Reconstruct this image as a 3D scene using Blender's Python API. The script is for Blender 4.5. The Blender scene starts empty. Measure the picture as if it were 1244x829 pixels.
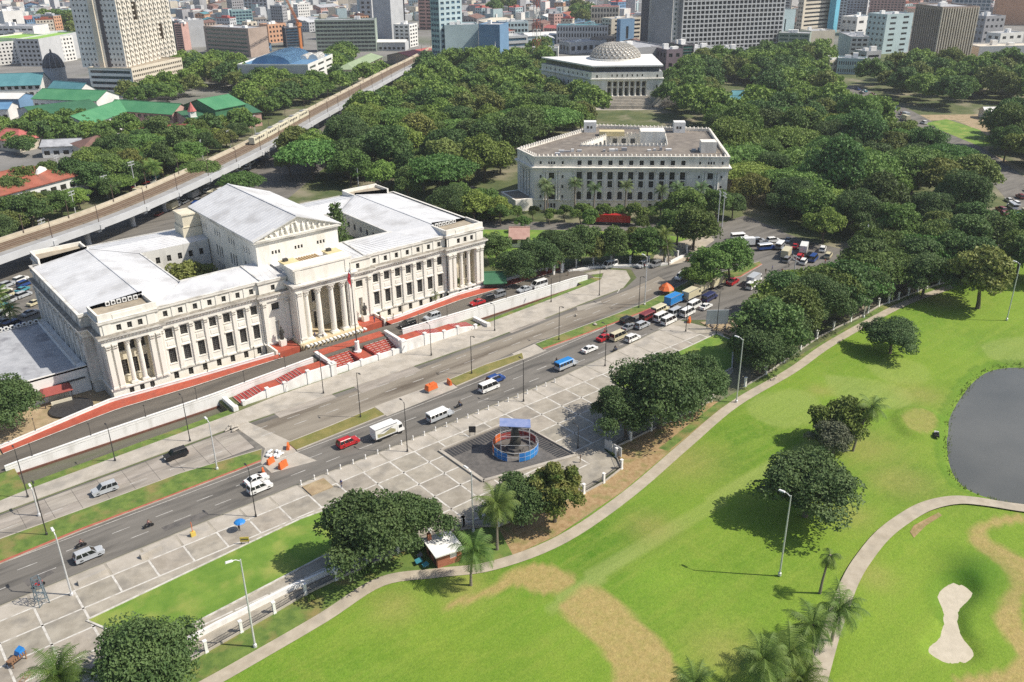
import bpy, bmesh, math, random
from mathutils import Vector, Matrix
random.seed(7)
PI = math.pi
R = math.radians
S = bpy.context.scene
COL = S.collection

# ---------------------------------------------------------------- camera (world: X along the museum front, Y into the building, Z up; metres)
CAM = Vector((-40.803, -187.797, 92.0))
AX = Vector((0.77215211, -0.63536635, -0.00952512))   # image right
AY = Vector((0.27070072, 0.31534337, 0.90954916))     # image up
AZ = Vector((0.57489324, 0.70488876, -0.41548718))    # view direction
FPX, CX, CY = 1075.0, 622.0, 414.5
cam = bpy.data.cameras.new('camera')
cam.sensor_width = 36.0
cam.lens = 36.0 * FPX / 1244.0
cam.clip_start = 1.0
cam.clip_end = 30000.0
camo = bpy.data.objects.new('camera', cam)
COL.objects.link(camo)
camo.matrix_world = Matrix(((AX.x, AY.x, -AZ.x, CAM.x), (AX.y, AY.y, -AZ.y, CAM.y), (AX.z, AY.z, -AZ.z, CAM.z), (0, 0, 0, 1)))
S.camera = camo

# ---------------------------------------------------------------- sky, sun, exposure
SUN_EL, SUN_AZ = R(48.5), R(-46.0)       # sun stands towards +x -y
sd = Vector((math.cos(SUN_EL) * math.cos(SUN_AZ), math.cos(SUN_EL) * math.sin(SUN_AZ), math.sin(SUN_EL)))
W = bpy.data.worlds.new('World')
S.world = W
W.use_nodes = True
wn = W.node_tree
wn.nodes.clear()
sky = wn.nodes.new('ShaderNodeTexSky')
sky.sky_type = 'NISHITA'
sky.sun_disc = False
sky.sun_elevation = SUN_EL
sky.sun_rotation = math.atan2(sd.x, sd.y)
sky.altitude = 20.0
sky.air_density = 1.0
sky.dust_density = 1.6
bg = wn.nodes.new('ShaderNodeBackground')
bg.inputs['Strength'].default_value = 0.11
wo = wn.nodes.new('ShaderNodeOutputWorld')
wn.links.new(sky.outputs[0], bg.inputs[0])
wn.links.new(bg.outputs[0], wo.inputs[0])
sl = bpy.data.lights.new('sun', 'SUN')
sl.energy = 5.0
sl.angle = R(0.6)
sl.color = (1.0, 0.93, 0.82)
so = bpy.data.objects.new('sun', sl)
COL.objects.link(so)
so.rotation_euler = sd.to_track_quat('Z', 'Y').to_euler()
so.location = (0, -50, 300)
S.view_settings.view_transform = 'Standard'
S.view_settings.look = 'None'
S.view_settings.gamma = 1.0
S.view_settings.exposure = 0.15
S.view_settings.use_curve_mapping = False
S.render.engine = 'CYCLES'
S.cycles.use_denoising = False
S.cycles.max_bounces = 6
S.cycles.diffuse_bounces = 3
S.cycles.transparent_max_bounces = 6

# ---------------------------------------------------------------- positions: a place on the ground plan (height z) from the surveyed photograph
def P(x, y, z=0.0):
	d = AX * ((x - CX) / FPX) - AY * ((y - CY) / FPX) + AZ
	return CAM + d * ((z - CAM.z) / d.z)
def proj(p):
	d = Vector(p) - CAM
	w = d.dot(AZ)
	return CX + FPX * d.dot(AX) / w, CY - FPX * d.dot(AY) / w
NADIR = (646.64, 2767.8)
def base_of(t, yb):
	k = (yb - t[1]) / (NADIR[1] - t[1])
	return (t[0] + (NADIR[0] - t[0]) * k, yb)
def height_at(g, ytop):
	lo, hi = 0.0, 400.0
	for _ in range(40):
		m = (lo + hi) / 2
		p = Vector((g.x, g.y, m))
		if (p - CAM).dot(AZ) > 5 and proj(p)[1] > ytop: lo = m
		else: hi = m
	return lo

# ---------------------------------------------------------------- materials
MAT = {}
def _n(nt, t, **kw):
	n = nt.nodes.new(t)
	for k, v in kw.items(): setattr(n, k, v)
	return n
def mat(name, col, rough=0.8, col2=None, scale=1.0, amt=0.5, bump=0.0, bscale=None, metal=0.0, spec=0.5, stretch=None, rand=0.0, detail=4.0, coord='Object', trans=0.0, col3=None, scale3=0.15, amt3=0.5):
	if name in MAT: return MAT[name]
	m = bpy.data.materials.new(name)
	m.use_nodes = True
	nt = m.node_tree
	b = nt.nodes['Principled BSDF']
	b.inputs['Roughness'].default_value = rough
	b.inputs['Metallic'].default_value = metal
	b.inputs['Specular IOR Level'].default_value = spec
	L = nt.links.new
	tc = _n(nt, 'ShaderNodeTexCoord')
	if coord == 'World':
		ge = _n(nt, 'ShaderNodeNewGeometry'); vec = ge.outputs['Position']
	else: vec = tc.outputs['Object']
	if stretch:
		mp = _n(nt, 'ShaderNodeMapping'); mp.inputs['Scale'].default_value = stretch
		L(vec, mp.inputs['Vector']); vec = mp.outputs[0]
	c = None
	if col2 is not None:
		no = _n(nt, 'ShaderNodeTexNoise'); no.inputs['Scale'].default_value = scale; no.inputs['Detail'].default_value = detail
		no.inputs['Roughness'].default_value = 0.6
		L(vec, no.inputs['Vector'])
		rp = _n(nt, 'ShaderNodeValToRGB')
		rp.color_ramp.elements[0].position = max(0.0, 0.5 - 0.25 * (1.2 - amt)); rp.color_ramp.elements[1].position = min(1.0, 0.5 + 0.25 * (1.2 - amt))
		rp.color_ramp.elements[0].color = (*col, 1); rp.color_ramp.elements[1].color = (*col2, 1)
		L(no.outputs['Fac'], rp.inputs[0]); c = rp.outputs[0]
	if col3 is not None:
		n3 = _n(nt, 'ShaderNodeTexNoise'); n3.inputs['Scale'].default_value = scale3; n3.inputs['Detail'].default_value = 5.0
		L(vec, n3.inputs['Vector'])
		r3 = _n(nt, 'ShaderNodeValToRGB'); r3.color_ramp.elements[0].position = 0.5; r3.color_ramp.elements[1].position = 0.68
		r3.color_ramp.elements[0].color = (0, 0, 0, 1); r3.color_ramp.elements[1].color = (amt3, amt3, amt3, 1)
		L(n3.outputs['Fac'], r3.inputs[0])
		mx = _n(nt, 'ShaderNodeMix', data_type='RGBA'); mx.inputs[7].default_value = (*col3, 1)
		if c is None: mx.inputs[6].default_value = (*col, 1)
		else: L(c, mx.inputs[6])
		L(r3.outputs[0], mx.inputs[0]); c = mx.outputs[2]
	if rand:
		oi = _n(nt, 'ShaderNodeObjectInfo')
		mr = _n(nt, 'ShaderNodeMapRange'); mr.inputs[3].default_value = 1 - rand; mr.inputs[4].default_value = 1 + rand
		L(oi.outputs['Random'], mr.inputs[0])
		hs = _n(nt, 'ShaderNodeHueSaturation')
		if c is None: hs.inputs['Color'].default_value = (*col, 1)
		else: L(c, hs.inputs['Color'])
		L(mr.outputs[0], hs.inputs['Value'])
		mh = _n(nt, 'ShaderNodeMapRange'); mh.inputs[3].default_value = 0.5 - rand * 0.09; mh.inputs[4].default_value = 0.5 + rand * 0.07
		mu = _n(nt, 'ShaderNodeMath', operation='FRACT'); mm = _n(nt, 'ShaderNodeMath', operation='MULTIPLY'); mm.inputs[1].default_value = 7.31
		L(oi.outputs['Random'], mm.inputs[0]); L(mm.outputs[0], mu.inputs[0]); L(mu.outputs[0], mh.inputs[0]); L(mh.outputs[0], hs.inputs['Hue'])
		c = hs.outputs[0]
	if c is None: b.inputs['Base Color'].default_value = (*col, 1)
	else: L(c, b.inputs['Base Color'])
	if bump:
		nb = _n(nt, 'ShaderNodeTexNoise'); nb.inputs['Scale'].default_value = bscale or scale * 3; nb.inputs['Detail'].default_value = 4
		L(vec, nb.inputs['Vector'])
		bp = _n(nt, 'ShaderNodeBump'); bp.inputs['Strength'].default_value = bump; bp.inputs['Distance'].default_value = 0.1
		L(nb.outputs['Fac'], bp.inputs['Height']); L(bp.outputs[0], b.inputs['Normal'])
	if trans:
		tr = _n(nt, 'ShaderNodeBsdfTranslucent'); ms = _n(nt, 'ShaderNodeMixShader'); ms.inputs[0].default_value = trans
		if c is None: tr.inputs[0].default_value = (*col, 1)
		else: L(c, tr.inputs[0])
		out = nt.nodes['Material Output']
		L(b.outputs[0], ms.inputs[1]); L(tr.outputs[0], ms.inputs[2]); L(ms.outputs[0], out.inputs[0])
	MAT[name] = m
	return m
def glass(name, col, rough=0.12):
	return mat(name, col, rough, spec=0.6, col2=tuple(min(1, c * 1.9 + 0.01) for c in col), scale=0.35, amt=0.8)

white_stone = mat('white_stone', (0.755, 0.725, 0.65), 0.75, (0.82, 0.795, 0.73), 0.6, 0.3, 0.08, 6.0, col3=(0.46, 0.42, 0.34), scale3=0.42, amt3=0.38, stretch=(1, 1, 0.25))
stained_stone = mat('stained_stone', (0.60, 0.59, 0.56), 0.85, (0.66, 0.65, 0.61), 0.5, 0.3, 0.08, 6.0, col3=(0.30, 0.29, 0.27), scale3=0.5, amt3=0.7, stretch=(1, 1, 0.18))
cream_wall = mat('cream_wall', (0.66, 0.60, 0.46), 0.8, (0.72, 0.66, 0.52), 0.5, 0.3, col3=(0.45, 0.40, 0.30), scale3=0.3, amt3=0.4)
white_paint = mat('white_paint', (0.78, 0.77, 0.74), 0.6, (0.84, 0.83, 0.80), 0.7, 0.3, col3=(0.55, 0.54, 0.50), scale3=0.4, amt3=0.35)
wall_paint = mat('wall_paint', (0.74, 0.73, 0.70), 0.65, (0.82, 0.81, 0.785), 0.5, 0.3, col3=(0.46, 0.44, 0.40), scale3=0.45, amt3=0.5, stretch=(1, 1, 0.4))
grey_stone = mat('grey_stone', (0.75, 0.71, 0.635), 0.8, (0.82, 0.78, 0.70), 0.5, 0.3, 0.05, 5.0, col3=(0.46, 0.44, 0.40), scale3=0.4, amt3=0.5, stretch=(1, 1, 0.3))
roof_sheet = mat('roof_sheet', (0.60, 0.605, 0.615), 0.5, (0.67, 0.675, 0.68), 0.25, 0.4, 0.2, 2.0, col3=(0.36, 0.35, 0.34), scale3=0.16, amt3=0.5, spec=0.35)
flat_roof = mat('flat_roof', (0.30, 0.255, 0.19), 0.9, (0.42, 0.36, 0.27), 0.5, 0.6, 0.2, 3.0, col3=(0.20, 0.17, 0.13), scale3=0.3, amt3=0.6)
grey_roof = mat('grey_roof', (0.34, 0.35, 0.37), 0.85, (0.44, 0.45, 0.47), 0.35, 0.6, 0.1, 3.0, col3=(0.18, 0.18, 0.20), scale3=0.25, amt3=0.7)
dark_roof = mat('dark_roof', (0.15, 0.13, 0.11), 0.9, (0.22, 0.19, 0.16), 0.4, 0.6, 0.15, 3.0, col3=(0.26, 0.23, 0.19), scale3=0.2, amt3=0.6)
pane = mat('pane', (0.012, 0.013, 0.015), 0.18, (0.05, 0.045, 0.035), 0.8, 0.7, spec=0.5, rand=0.35)
muntin = mat('muntin', (0.10, 0.10, 0.095), 0.6)
bronze = mat('bronze', (0.035, 0.033, 0.030), 0.5, (0.06, 0.058, 0.05), 3.0, 0.5)
dark_metal = mat('dark_metal', (0.030, 0.030, 0.032), 0.5, (0.055, 0.052, 0.05), 2.0, 0.5)
grey_metal = mat('grey_metal', (0.30, 0.30, 0.30), 0.45, (0.42, 0.42, 0.42), 1.5, 0.5, metal=0.4)
pale_metal = mat('pale_metal', (0.55, 0.56, 0.57), 0.45, (0.66, 0.66, 0.66), 1.5, 0.5, metal=0.2)
red_floor = mat('red_floor', (0.34, 0.065, 0.035), 0.8, (0.44, 0.095, 0.05), 0.7, 0.5, 0.05, 5.0, col3=(0.24, 0.07, 0.05), scale3=0.4, amt3=0.6)
red_step = mat('red_step', (0.27, 0.03, 0.028), 0.75, (0.36, 0.045, 0.035), 1.0, 0.5, col3=(0.46, 0.14, 0.11), scale3=0.5, amt3=0.5)
tan_marble = mat('tan_marble', (0.52, 0.42, 0.26), 0.6, (0.60, 0.50, 0.33), 0.8, 0.5)
asphalt = mat('asphalt', (0.128, 0.119, 0.104), 0.9, (0.19, 0.176, 0.155), 0.35, 0.5, 0.1, 8.0, col3=(0.066, 0.062, 0.056), scale3=0.4, amt3=0.8, stretch=(0.16, 1, 1), coord='World')
asphalt_worn = mat('asphalt_worn', (0.205, 0.178, 0.14), 0.9, (0.285, 0.253, 0.205), 0.3, 0.5, 0.1, 8.0, col3=(0.095, 0.075, 0.055), scale3=0.25, amt3=0.9, stretch=(0.12, 1, 1), coord='World')
drive_asphalt = mat('drive_asphalt', (0.105, 0.092, 0.075), 0.9, (0.15, 0.133, 0.11), 0.35, 0.5, 0.1, 8.0, col3=(0.065, 0.058, 0.05), scale3=0.3, amt3=0.6, stretch=(0.16, 1, 1), coord='World')
concrete = mat('concrete', (0.365, 0.33, 0.275), 0.9, (0.47, 0.43, 0.37), 0.4, 0.5, 0.1, 6.0, col3=(0.25, 0.235, 0.21), scale3=0.25, amt3=0.6, coord='World')
slab_concrete = mat('slab_concrete', (0.275, 0.245, 0.205), 0.9, (0.375, 0.34, 0.295), 0.5, 0.6, 0.1, 6.0, col3=(0.165, 0.15, 0.13), scale3=0.4, amt3=0.8, stretch=(0.25, 1, 1), coord='World', rand=0.07)
panel_concrete = mat('panel_concrete', (0.285, 0.255, 0.205), 0.9, (0.38, 0.345, 0.285), 0.45, 0.6, 0.1, 6.0, col3=(0.20, 0.185, 0.16), scale3=0.3, amt3=0.7, coord='World', rand=0.09)
white_line = mat('white_line', (0.50, 0.475, 0.43), 0.8, (0.63, 0.61, 0.56), 0.8, 0.6, coord='World', col3=(0.33, 0.30, 0.25), scale3=0.9, amt3=0.8)
faded_line = mat('faded_line', (0.36, 0.345, 0.32), 0.85, (0.55, 0.54, 0.51), 0.8, 0.8, coord='World')
path_concrete = mat('path_concrete', (0.36, 0.31, 0.235), 0.9, (0.45, 0.395, 0.31), 0.5, 0.6, 0.1, 6.0, coord='World', col3=(0.27, 0.245, 0.20), scale3=0.3, amt3=0.5)
dark_paver = mat('dark_paver', (0.085, 0.08, 0.075), 0.9, (0.13, 0.12, 0.11), 1.2, 0.6, 0.2, 6.0, coord='World', col3=(0.18, 0.165, 0.15), scale3=0.25, amt3=0.5)
red_kerb = mat('red_kerb', (0.33, 0.085, 0.05), 0.8, (0.42, 0.15, 0.10), 0.8, 0.6, coord='World')
verge_grass = mat('verge_grass', (0.075, 0.135, 0.022), 0.95, (0.15, 0.215, 0.04), 0.5, 0.6, 0.6, 7.0, coord='World', col3=(0.26, 0.20, 0.075), scale3=0.22, amt3=0.85)
dry_verge = mat('dry_verge', (0.16, 0.155, 0.04), 0.95, (0.24, 0.205, 0.065), 0.5, 0.6, 0.6, 7.0, coord='World', col3=(0.12, 0.16, 0.03), scale3=0.22, amt3=0.6)
park_ground = mat('park_ground', (0.055, 0.085, 0.022), 0.95, (0.12, 0.135, 0.05), 0.12, 0.6, 0.4, 3.0, coord='World', col3=(0.30, 0.255, 0.19), scale3=0.05, amt3=0.8)
dirt = mat('dirt', (0.30, 0.22, 0.13), 0.95, (0.40, 0.31, 0.19), 0.6, 0.6, 0.4, 5.0, coord='World', col3=(0.17, 0.155, 0.06), scale3=0.25, amt3=0.6)
orange_soil = mat('orange_soil', (0.27, 0.175, 0.08), 0.95, (0.38, 0.27, 0.14), 1.2, 0.6, 0.6, 5.0, coord='World', col3=(0.17, 0.19, 0.05), scale3=0.4, amt3=0.7)
city_ground = mat('city_ground', (0.16, 0.155, 0.145), 0.95, (0.25, 0.24, 0.225), 0.03, 0.6, coord='World', col3=(0.09, 0.11, 0.06), scale3=0.012, amt3=0.8)
moat_mud = mat('moat_mud', (0.095, 0.09, 0.068), 0.7, (0.145, 0.135, 0.10), 0.5, 0.6, coord='World', stretch=(0.2, 1, 1), col3=(0.06, 0.075, 0.03), scale3=0.5, amt3=0.6)
sand = mat('sand', (0.45, 0.40, 0.31), 0.95, (0.54, 0.48, 0.38), 0.9, 0.5, 0.3, 8.0, coord='World')
cornice_stone = mat('cornice_stone', (0.70, 0.675, 0.61), 0.8, (0.77, 0.745, 0.69), 0.6, 0.3, 0.08, 6.0, col3=(0.26, 0.24, 0.205), scale3=0.55, amt3=0.75, stretch=(0.35, 0.35, 1))
grime_and_shade = mat('grime_and_shade', (0.17, 0.155, 0.13), 0.9, (0.34, 0.31, 0.26), 0.7, 0.6)  # grime on the ledge; also the painted shade line under the parapet
bark = mat('bark', (0.10, 0.078, 0.055), 0.95, (0.17, 0.14, 0.105), 3.0, 0.6, 0.4, 8.0, stretch=(1, 1, 0.3))
palm_bark = mat('palm_bark', (0.19, 0.16, 0.125), 0.95, (0.27, 0.235, 0.19), 3.0, 0.6, 0.4, 8.0, stretch=(0.4, 0.4, 2))
brick = mat('brick', (0.30, 0.105, 0.055), 0.9, (0.42, 0.17, 0.10), 3.0, 0.6, 0.2, 8.0)
tyre = mat('tyre', (0.012, 0.012, 0.012), 0.85)
rim = mat('rim', (0.35, 0.35, 0.36), 0.35, metal=0.7)
car_glass = mat('car_glass', (0.010, 0.012, 0.014), 0.08, spec=0.7)
lamp_white = mat('lamp_white', (0.72, 0.72, 0.70), 0.4)
tail_red = mat('tail_red', (0.35, 0.01, 0.01), 0.3)
orange_plastic = mat('orange_plastic', (0.62, 0.12, 0.025), 0.5, (0.70, 0.17, 0.04), 1.0, 0.5)
blue_tarp = mat('blue_tarp', (0.02, 0.17, 0.52), 0.5, (0.03, 0.26, 0.62), 0.8, 0.5, 0.3, 2.0)
tin_red = mat('tin_red', (0.26, 0.055, 0.045), 0.6, (0.33, 0.08, 0.06), 0.5, 0.5, 0.15, 2.0)
skin = mat('skin', (0.30, 0.17, 0.11), 0.6)
hair = mat('hair', (0.012, 0.010, 0.009), 0.6)

# ---------------------------------------------------------------- mesh builder
class MB:
	def __init__(s): s.v, s.f, s.m = [], [], []
	def face(s, pts, m=0):
		n = len(s.v); s.v.extend([tuple(p) for p in pts]); s.f.append(tuple(range(n, n + len(pts)))); s.m.append(m)
	def box(s, x0, x1, y0, y1, z0, z1, m=0):
		n = len(s.v)
		s.v.extend([(x0, y0, z0), (x1, y0, z0), (x1, y1, z0), (x0, y1, z0), (x0, y0, z1), (x1, y0, z1), (x1, y1, z1), (x0, y1, z1)])
		for q in ((0, 3, 2, 1), (4, 5, 6, 7), (0, 1, 5, 4), (1, 2, 6, 5), (2, 3, 7, 6), (3, 0, 4, 7)):
			s.f.append(tuple(n + i for i in q)); s.m.append(m)
	def hexa(s, b, t, m=0):            # four bottom and four top points, both counter-clockwise from above
		n = len(s.v); s.v.extend([tuple(p) for p in b] + [tuple(p) for p in t])
		for q in ((0, 3, 2, 1), (4, 5, 6, 7), (0, 1, 5, 4), (1, 2, 6, 5), (2, 3, 7, 6), (3, 0, 4, 7)):
			s.f.append(tuple(n + i for i in q)); s.m.append(m)
	def prism(s, poly, z0, z1, m=0, mt=None):
		n = len(s.v); k = len(poly)
		a = sum(poly[i][0] * poly[(i + 1) % k][1] - poly[(i + 1) % k][0] * poly[i][1] for i in range(k))
		if a < 0: poly = poly[::-1]
		s.v.extend([(p[0], p[1], z0) for p in poly] + [(p[0], p[1], z1) for p in poly])
		s.f.append(tuple(n + i for i in range(k - 1, -1, -1))); s.m.append(m)
		s.f.append(tuple(n + k + i for i in range(k))); s.m.append(m if mt is None else mt)
		for i in range(k):
			j = (i + 1) % k; s.f.append((n + i, n + j, n + k + j, n + k + i)); s.m.append(m)
	def bar(s, a, b, w, h, m=0, up=(0, 0, 1)):     # a straight bar of rectangular section
		a, b = Vector(a), Vector(b); d = (b - a).normalized(); u = Vector(up)
		x = d.cross(u)
		if x.length < 1e-4: x = d.cross(Vector((1, 0, 0)))
		x.normalize(); y = x.cross(d).normalized(); x = x * w / 2; y = y * h / 2
		n = len(s.v)
		for c in (a, b): s.v.extend([tuple(c - x - y), tuple(c + x - y), tuple(c + x + y), tuple(c - x + y)])
		for q in ((0, 1, 2, 3), (7, 6, 5, 4), (4, 5, 1, 0), (5, 6, 2, 1), (6, 7, 3, 2), (7, 4, 0, 3)):
			s.f.append(tuple(n + i for i in q)); s.m.append(m)
	def tube(s, pts, rs, k=8, m=0, cap=True):
		pts = [Vector(p) for p in pts]
		if not isinstance(rs, (list, tuple)): rs = [rs] * len(pts)
		n = len(s.v); prev = None
		for i, p in enumerate(pts):
			d = (pts[min(i + 1, len(pts) - 1)] - pts[max(i - 1, 0)]).normalized()
			x = prev - d * prev.dot(d) if prev is not None else d.orthogonal()
			x.normalize(); prev = x; y = d.cross(x)
			for j in range(k):
				a = 2 * PI * j / k; q = p + (x * math.cos(a) + y * math.sin(a)) * rs[i]; s.v.append(tuple(q))
		for i in range(len(pts) - 1):
			for j in range(k):
				a = n + i * k + j; b = n + i * k + (j + 1) % k; s.f.append((a, b, b + k, a + k)); s.m.append(m)
		if cap:
			s.f.append(tuple(n + j for j in range(k - 1, -1, -1))); s.m.append(m)
			e = n + (len(pts) - 1) * k; s.f.append(tuple(e + j for j in range(k))); s.m.append(m)
	def lathe(s, prof, k=16, m=0, o=(0, 0, 0)):     # profile of (radius, z) from bottom to top
		n = len(s.v)
		for r, z in prof:
			for j in range(k):
				a = 2 * PI * j / k; s.v.append((o[0] + r * math.cos(a), o[1] + r * math.sin(a), o[2] + z))
		for i in range(len(prof) - 1):
			for j in range(k):
				a = n + i * k + j; b = n + i * k + (j + 1) % k; s.f.append((a, b, b + k, a + k)); s.m.append(m)
		s.f.append(tuple(n + j for j in range(k - 1, -1, -1))); s.m.append(m)
		e = n + (len(prof) - 1) * k; s.f.append(tuple(e + j for j in range(k))); s.m.append(m)
	def blob(s, c, r, m=0, k=8, l=5):
		prof = []
		c = Vector(c); r = Vector(r) if not isinstance(r, (int, float)) else Vector((r, r, r)); n = len(s.v)
		for i in range(l + 1):
			t = PI * i / l
			for j in range(k):
				a = 2 * PI * j / k
				s.v.append((c.x + r.x * math.sin(t) * math.cos(a), c.y + r.y * math.sin(t) * math.sin(a), c.z - r.z * math.cos(t)))
		for i in range(l):
			for j in range(k):
				a = n + i * k + j; b = n + i * k + (j + 1) % k; s.f.append((a, b, b + k, a + k)); s.m.append(m)
	def mesh(s, name, mats, smooth=False):
		me = bpy.data.meshes.new(name)
		me.from_pydata(s.v, [], s.f)
		if not isinstance(mats, (list, tuple)): mats = [mats]
		for m in mats: me.materials.append(m)
		if len(mats) > 1: me.polygons.foreach_set('material_index', s.m)
		if smooth: me.polygons.foreach_set('use_smooth', [True] * len(s.f))
		me.update()
		return me
	def build(s, name, mats, parent=None, loc=None, rz=0.0, smooth=False):
		return put(s.mesh(name, mats, smooth), name, parent, loc, rz)
def put(me, name, parent=None, loc=None, rz=0.0):
	o = bpy.data.objects.new(name, me); COL.objects.link(o)
	if parent is not None: o.parent = parent
	if loc is not None: o.location = loc
	if rz: o.rotation_euler = (0, 0, rz)
	return o
def tag(o, label=None, cat=None, group=None, kind=None):
	if label: o['label'] = label
	if cat: o['category'] = cat
	if group: o['group'] = group
	if kind: o['kind'] = kind
	return o
def empty(name, loc=(0, 0, 0), rz=0.0, label=None, cat=None, group=None):
	o = bpy.data.objects.new(name, None); COL.objects.link(o); o.location = loc; o.rotation_euler = (0, 0, rz)
	o.empty_display_size = 0.5
	return tag(o, label, cat, group)
def copy_tree(o, parent=None):
	c = o.copy(); COL.objects.link(c); c.parent = parent
	for ch in list(o.children): copy_tree(ch, c)
	return c
def sheet(name, pts, z, m, kind='structure', holes=(), parent=None):
	"""a flat ground sheet with optional holes; points are ground positions"""
	bm = bmesh.new(); edges = []
	for loop in [pts] + list(holes):
		vs = [bm.verts.new((p[0], p[1], z)) for p in loop]
		for i in range(len(vs)): edges.append(bm.edges.new((vs[i], vs[(i + 1) % len(vs)])))
	bmesh.ops.triangle_fill(bm, use_beauty=True, use_dissolve=False, edges=edges, normal=(0, 0, 1))
	for f in bm.faces:
		if f.normal.z < 0: f.normal_flip()
	me = bpy.data.meshes.new(name); bm.to_mesh(me); bm.free(); me.materials.append(m)
	o = put(me, name, parent)
	if kind: o['kind'] = kind
	return o
def G(lst, z=0.0): return [P(x, y, z) for x, y in lst]
def spline(pts, n=8):
	"""Catmull-Rom through points"""
	pts = [Vector((p[0], p[1], 0)) for p in pts]; out = []
	for i in range(len(pts) - 1):
		p0, p1, p2, p3 = pts[max(i - 1, 0)], pts[i], pts[i + 1], pts[min(i + 2, len(pts) - 1)]
		for k in range(n):
			t = k / n
			out.append(0.5 * ((2 * p1) + (p2 - p0) * t + (2 * p0 - 5 * p1 + 4 * p2 - p3) * t * t + (3 * p1 - p0 - 3 * p2 + p3) * t ** 3))
	out.append(pts[-1]); return out
def ribbon(line, w0, w1=None):
	"""left and right edges of a strip along a line"""
	Lf, Rt = [], []; n = len(line)
	for i, p in enumerate(line):
		d = (line[min(i + 1, n - 1)] - line[max(i - 1, 0)]).normalized(); nn = Vector((-d.y, d.x, 0))
		w = w0 if w1 is None else w0 + (w1 - w0) * i / (n - 1)
		Lf.append(p + nn * w / 2); Rt.append(p - nn * w / 2)
	return Lf, Rt
def inside(x, y, poly):
	c = False; n = len(poly); j = n - 1
	for i in range(n):
		xi, yi = poly[i][0], poly[i][1]; xj, yj = poly[j][0], poly[j][1]
		if (yi > y) != (yj > y) and x < (xj - xi) * (y - yi) / (yj - yi) + xi: c = not c
		j = i
	return c
def dist_poly(x, y, poly):
	best = 1e9; n = len(poly)
	for i in range(n):
		ax, ay = poly[i][0], poly[i][1]; bx, by = poly[(i + 1) % n][0], poly[(i + 1) % n][1]
		dx, dy = bx - ax, by - ay; L2 = dx * dx + dy * dy
		t = 0 if L2 == 0 else max(0, min(1, ((x - ax) * dx + (y - ay) * dy) / L2))
		d = (x - ax - t * dx) ** 2 + (y - ay - t * dy) ** 2
		if d < best: best = d
	return math.sqrt(best)
# ================================================================ THE SETTING
# ---- golf course: one height-field sheet with mown and dry grass
path_line = spline([(-52, -93), (-30, -92), (-16.3, -91.4), (-10, -91), (2, -90), (13, -88.6), (21, -92.6), (29, -96.9), (42, -99.0), (60, -97), (81, -92.5), (102, -88.2), (125, -86.7), (146, -84), (181, -82.4), (200, -84), (230, -86), (330, -90)], 6)
golf_edge = [(p.x, p.y + 1.6) for p in path_line]
golf_poly = golf_edge + [(330, -300), (-52, -300)]
pond = spline(G([(1360, 640), (1300, 618), (1244, 612), (1203, 603), (1172, 590), (1156, 570), (1152, 540), (1155, 508), (1166, 484), (1180, 464), (1197, 450), (1218, 444), (1244, 443), (1330, 446), (1420, 480), (1430, 580), (1360, 640)]), 4)[:-1]
bunker = spline(G([(1143, 710), (1155, 703), (1175, 704), (1185, 716), (1178, 728), (1168, 738), (1166, 755), (1172, 772), (1184, 785), (1183, 797), (1165, 803), (1145, 800), (1130, 790), (1128, 780), (1140, 770), (1146, 755), (1145, 735), (1139, 722), (1143, 710)]), 4)[:-1]
dry_a = spline(G([(676, 737), (695, 722), (716, 711), (745, 726), (780, 756), (805, 780), (818, 800), (826, 850), (750, 850), (746, 815), (732, 792), (712, 770), (690, 752), (676, 737)]), 4)[:-1]
dry_b = spline(G([(598, 713), (615, 697), (645, 685), (672, 688), (699, 702), (690, 714), (660, 722), (630, 712), (604, 720), (560, 735), (530, 740), (555, 728), (598, 713)]), 4)[:-1]
dry_c = spline(G([(1244, 624), (1205, 631), (1180, 645), (1178, 660), (1200, 678), (1224, 700), (1226, 716), (1214, 735), (1208, 752), (1222, 775), (1236, 797), (1215, 815), (1160, 830), (1330, 860), (1330, 800), (1262, 790), (1240, 740), (1255, 690), (1225, 668), (1200, 655), (1205, 642), (1244, 634)]), 4)
tee = spline(G([(1092, 508), (1102, 500), (1120, 499), (1137, 507), (1141, 520), (1130, 530), (1110, 529), (1097, 520), (1092, 508)]), 4)[:-1]
stripe = G([(655, 742), (700, 705), (770, 660), (860, 605), (1000, 520), (1012, 528), (880, 612), (790, 668), (716, 718), (672, 746)])
pale_rings = [spline(G(r), 4)[:-1] for r in (
	[(918, 480), (960, 472), (990, 480), (1000, 500), (985, 515), (950, 520), (920, 510), (905, 495), (918, 480)],
	[(1000, 455), (1050, 460), (1095, 470), (1110, 485), (1095, 498), (1050, 492), (1010, 480), (1000, 455)],
	[(1050, 445), (1090, 435), (1125, 445), (1130, 460), (1105, 468), (1070, 462), (1050, 445)],
	[(1190, 420), (1215, 411), (1260, 411), (1260, 440), (1225, 442), (1200, 434), (1190, 420)])]
worn = [(P(830, 560), 9.0), (P(790, 640), 5.0), (P(480, 735), 5.0), (P(1050, 545), 8.0), (P(1095, 585), 7.0), (P(1120, 480), 6.0), (P(995, 475), 3.0), (P(1010, 390), 5.0), (P(1060, 700), 4.0), (P(880, 790), 6.0), (P(560, 715), 5.0), (P(1140, 365), 7.0), (P(1030, 625), 5.0)]
def bb(poly, m=0.0):
	return min(p[0] for p in poly) - m, max(p[0] for p in poly) + m, min(p[1] for p in poly) - m, max(p[1] for p in poly) + m
def inbb(x, y, b): return b[0] <= x <= b[1] and b[2] <= y <= b[3]
BBp, BBb, BBt = bb(pond, 6), bb(bunker, 5), bb(tee, 6)
bunk_c = Vector((sum(p[0] for p in bunker) / len(bunker), sum(p[1] for p in bunker) / len(bunker), 0))
bunk_lip = P(1190, 695)
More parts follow.
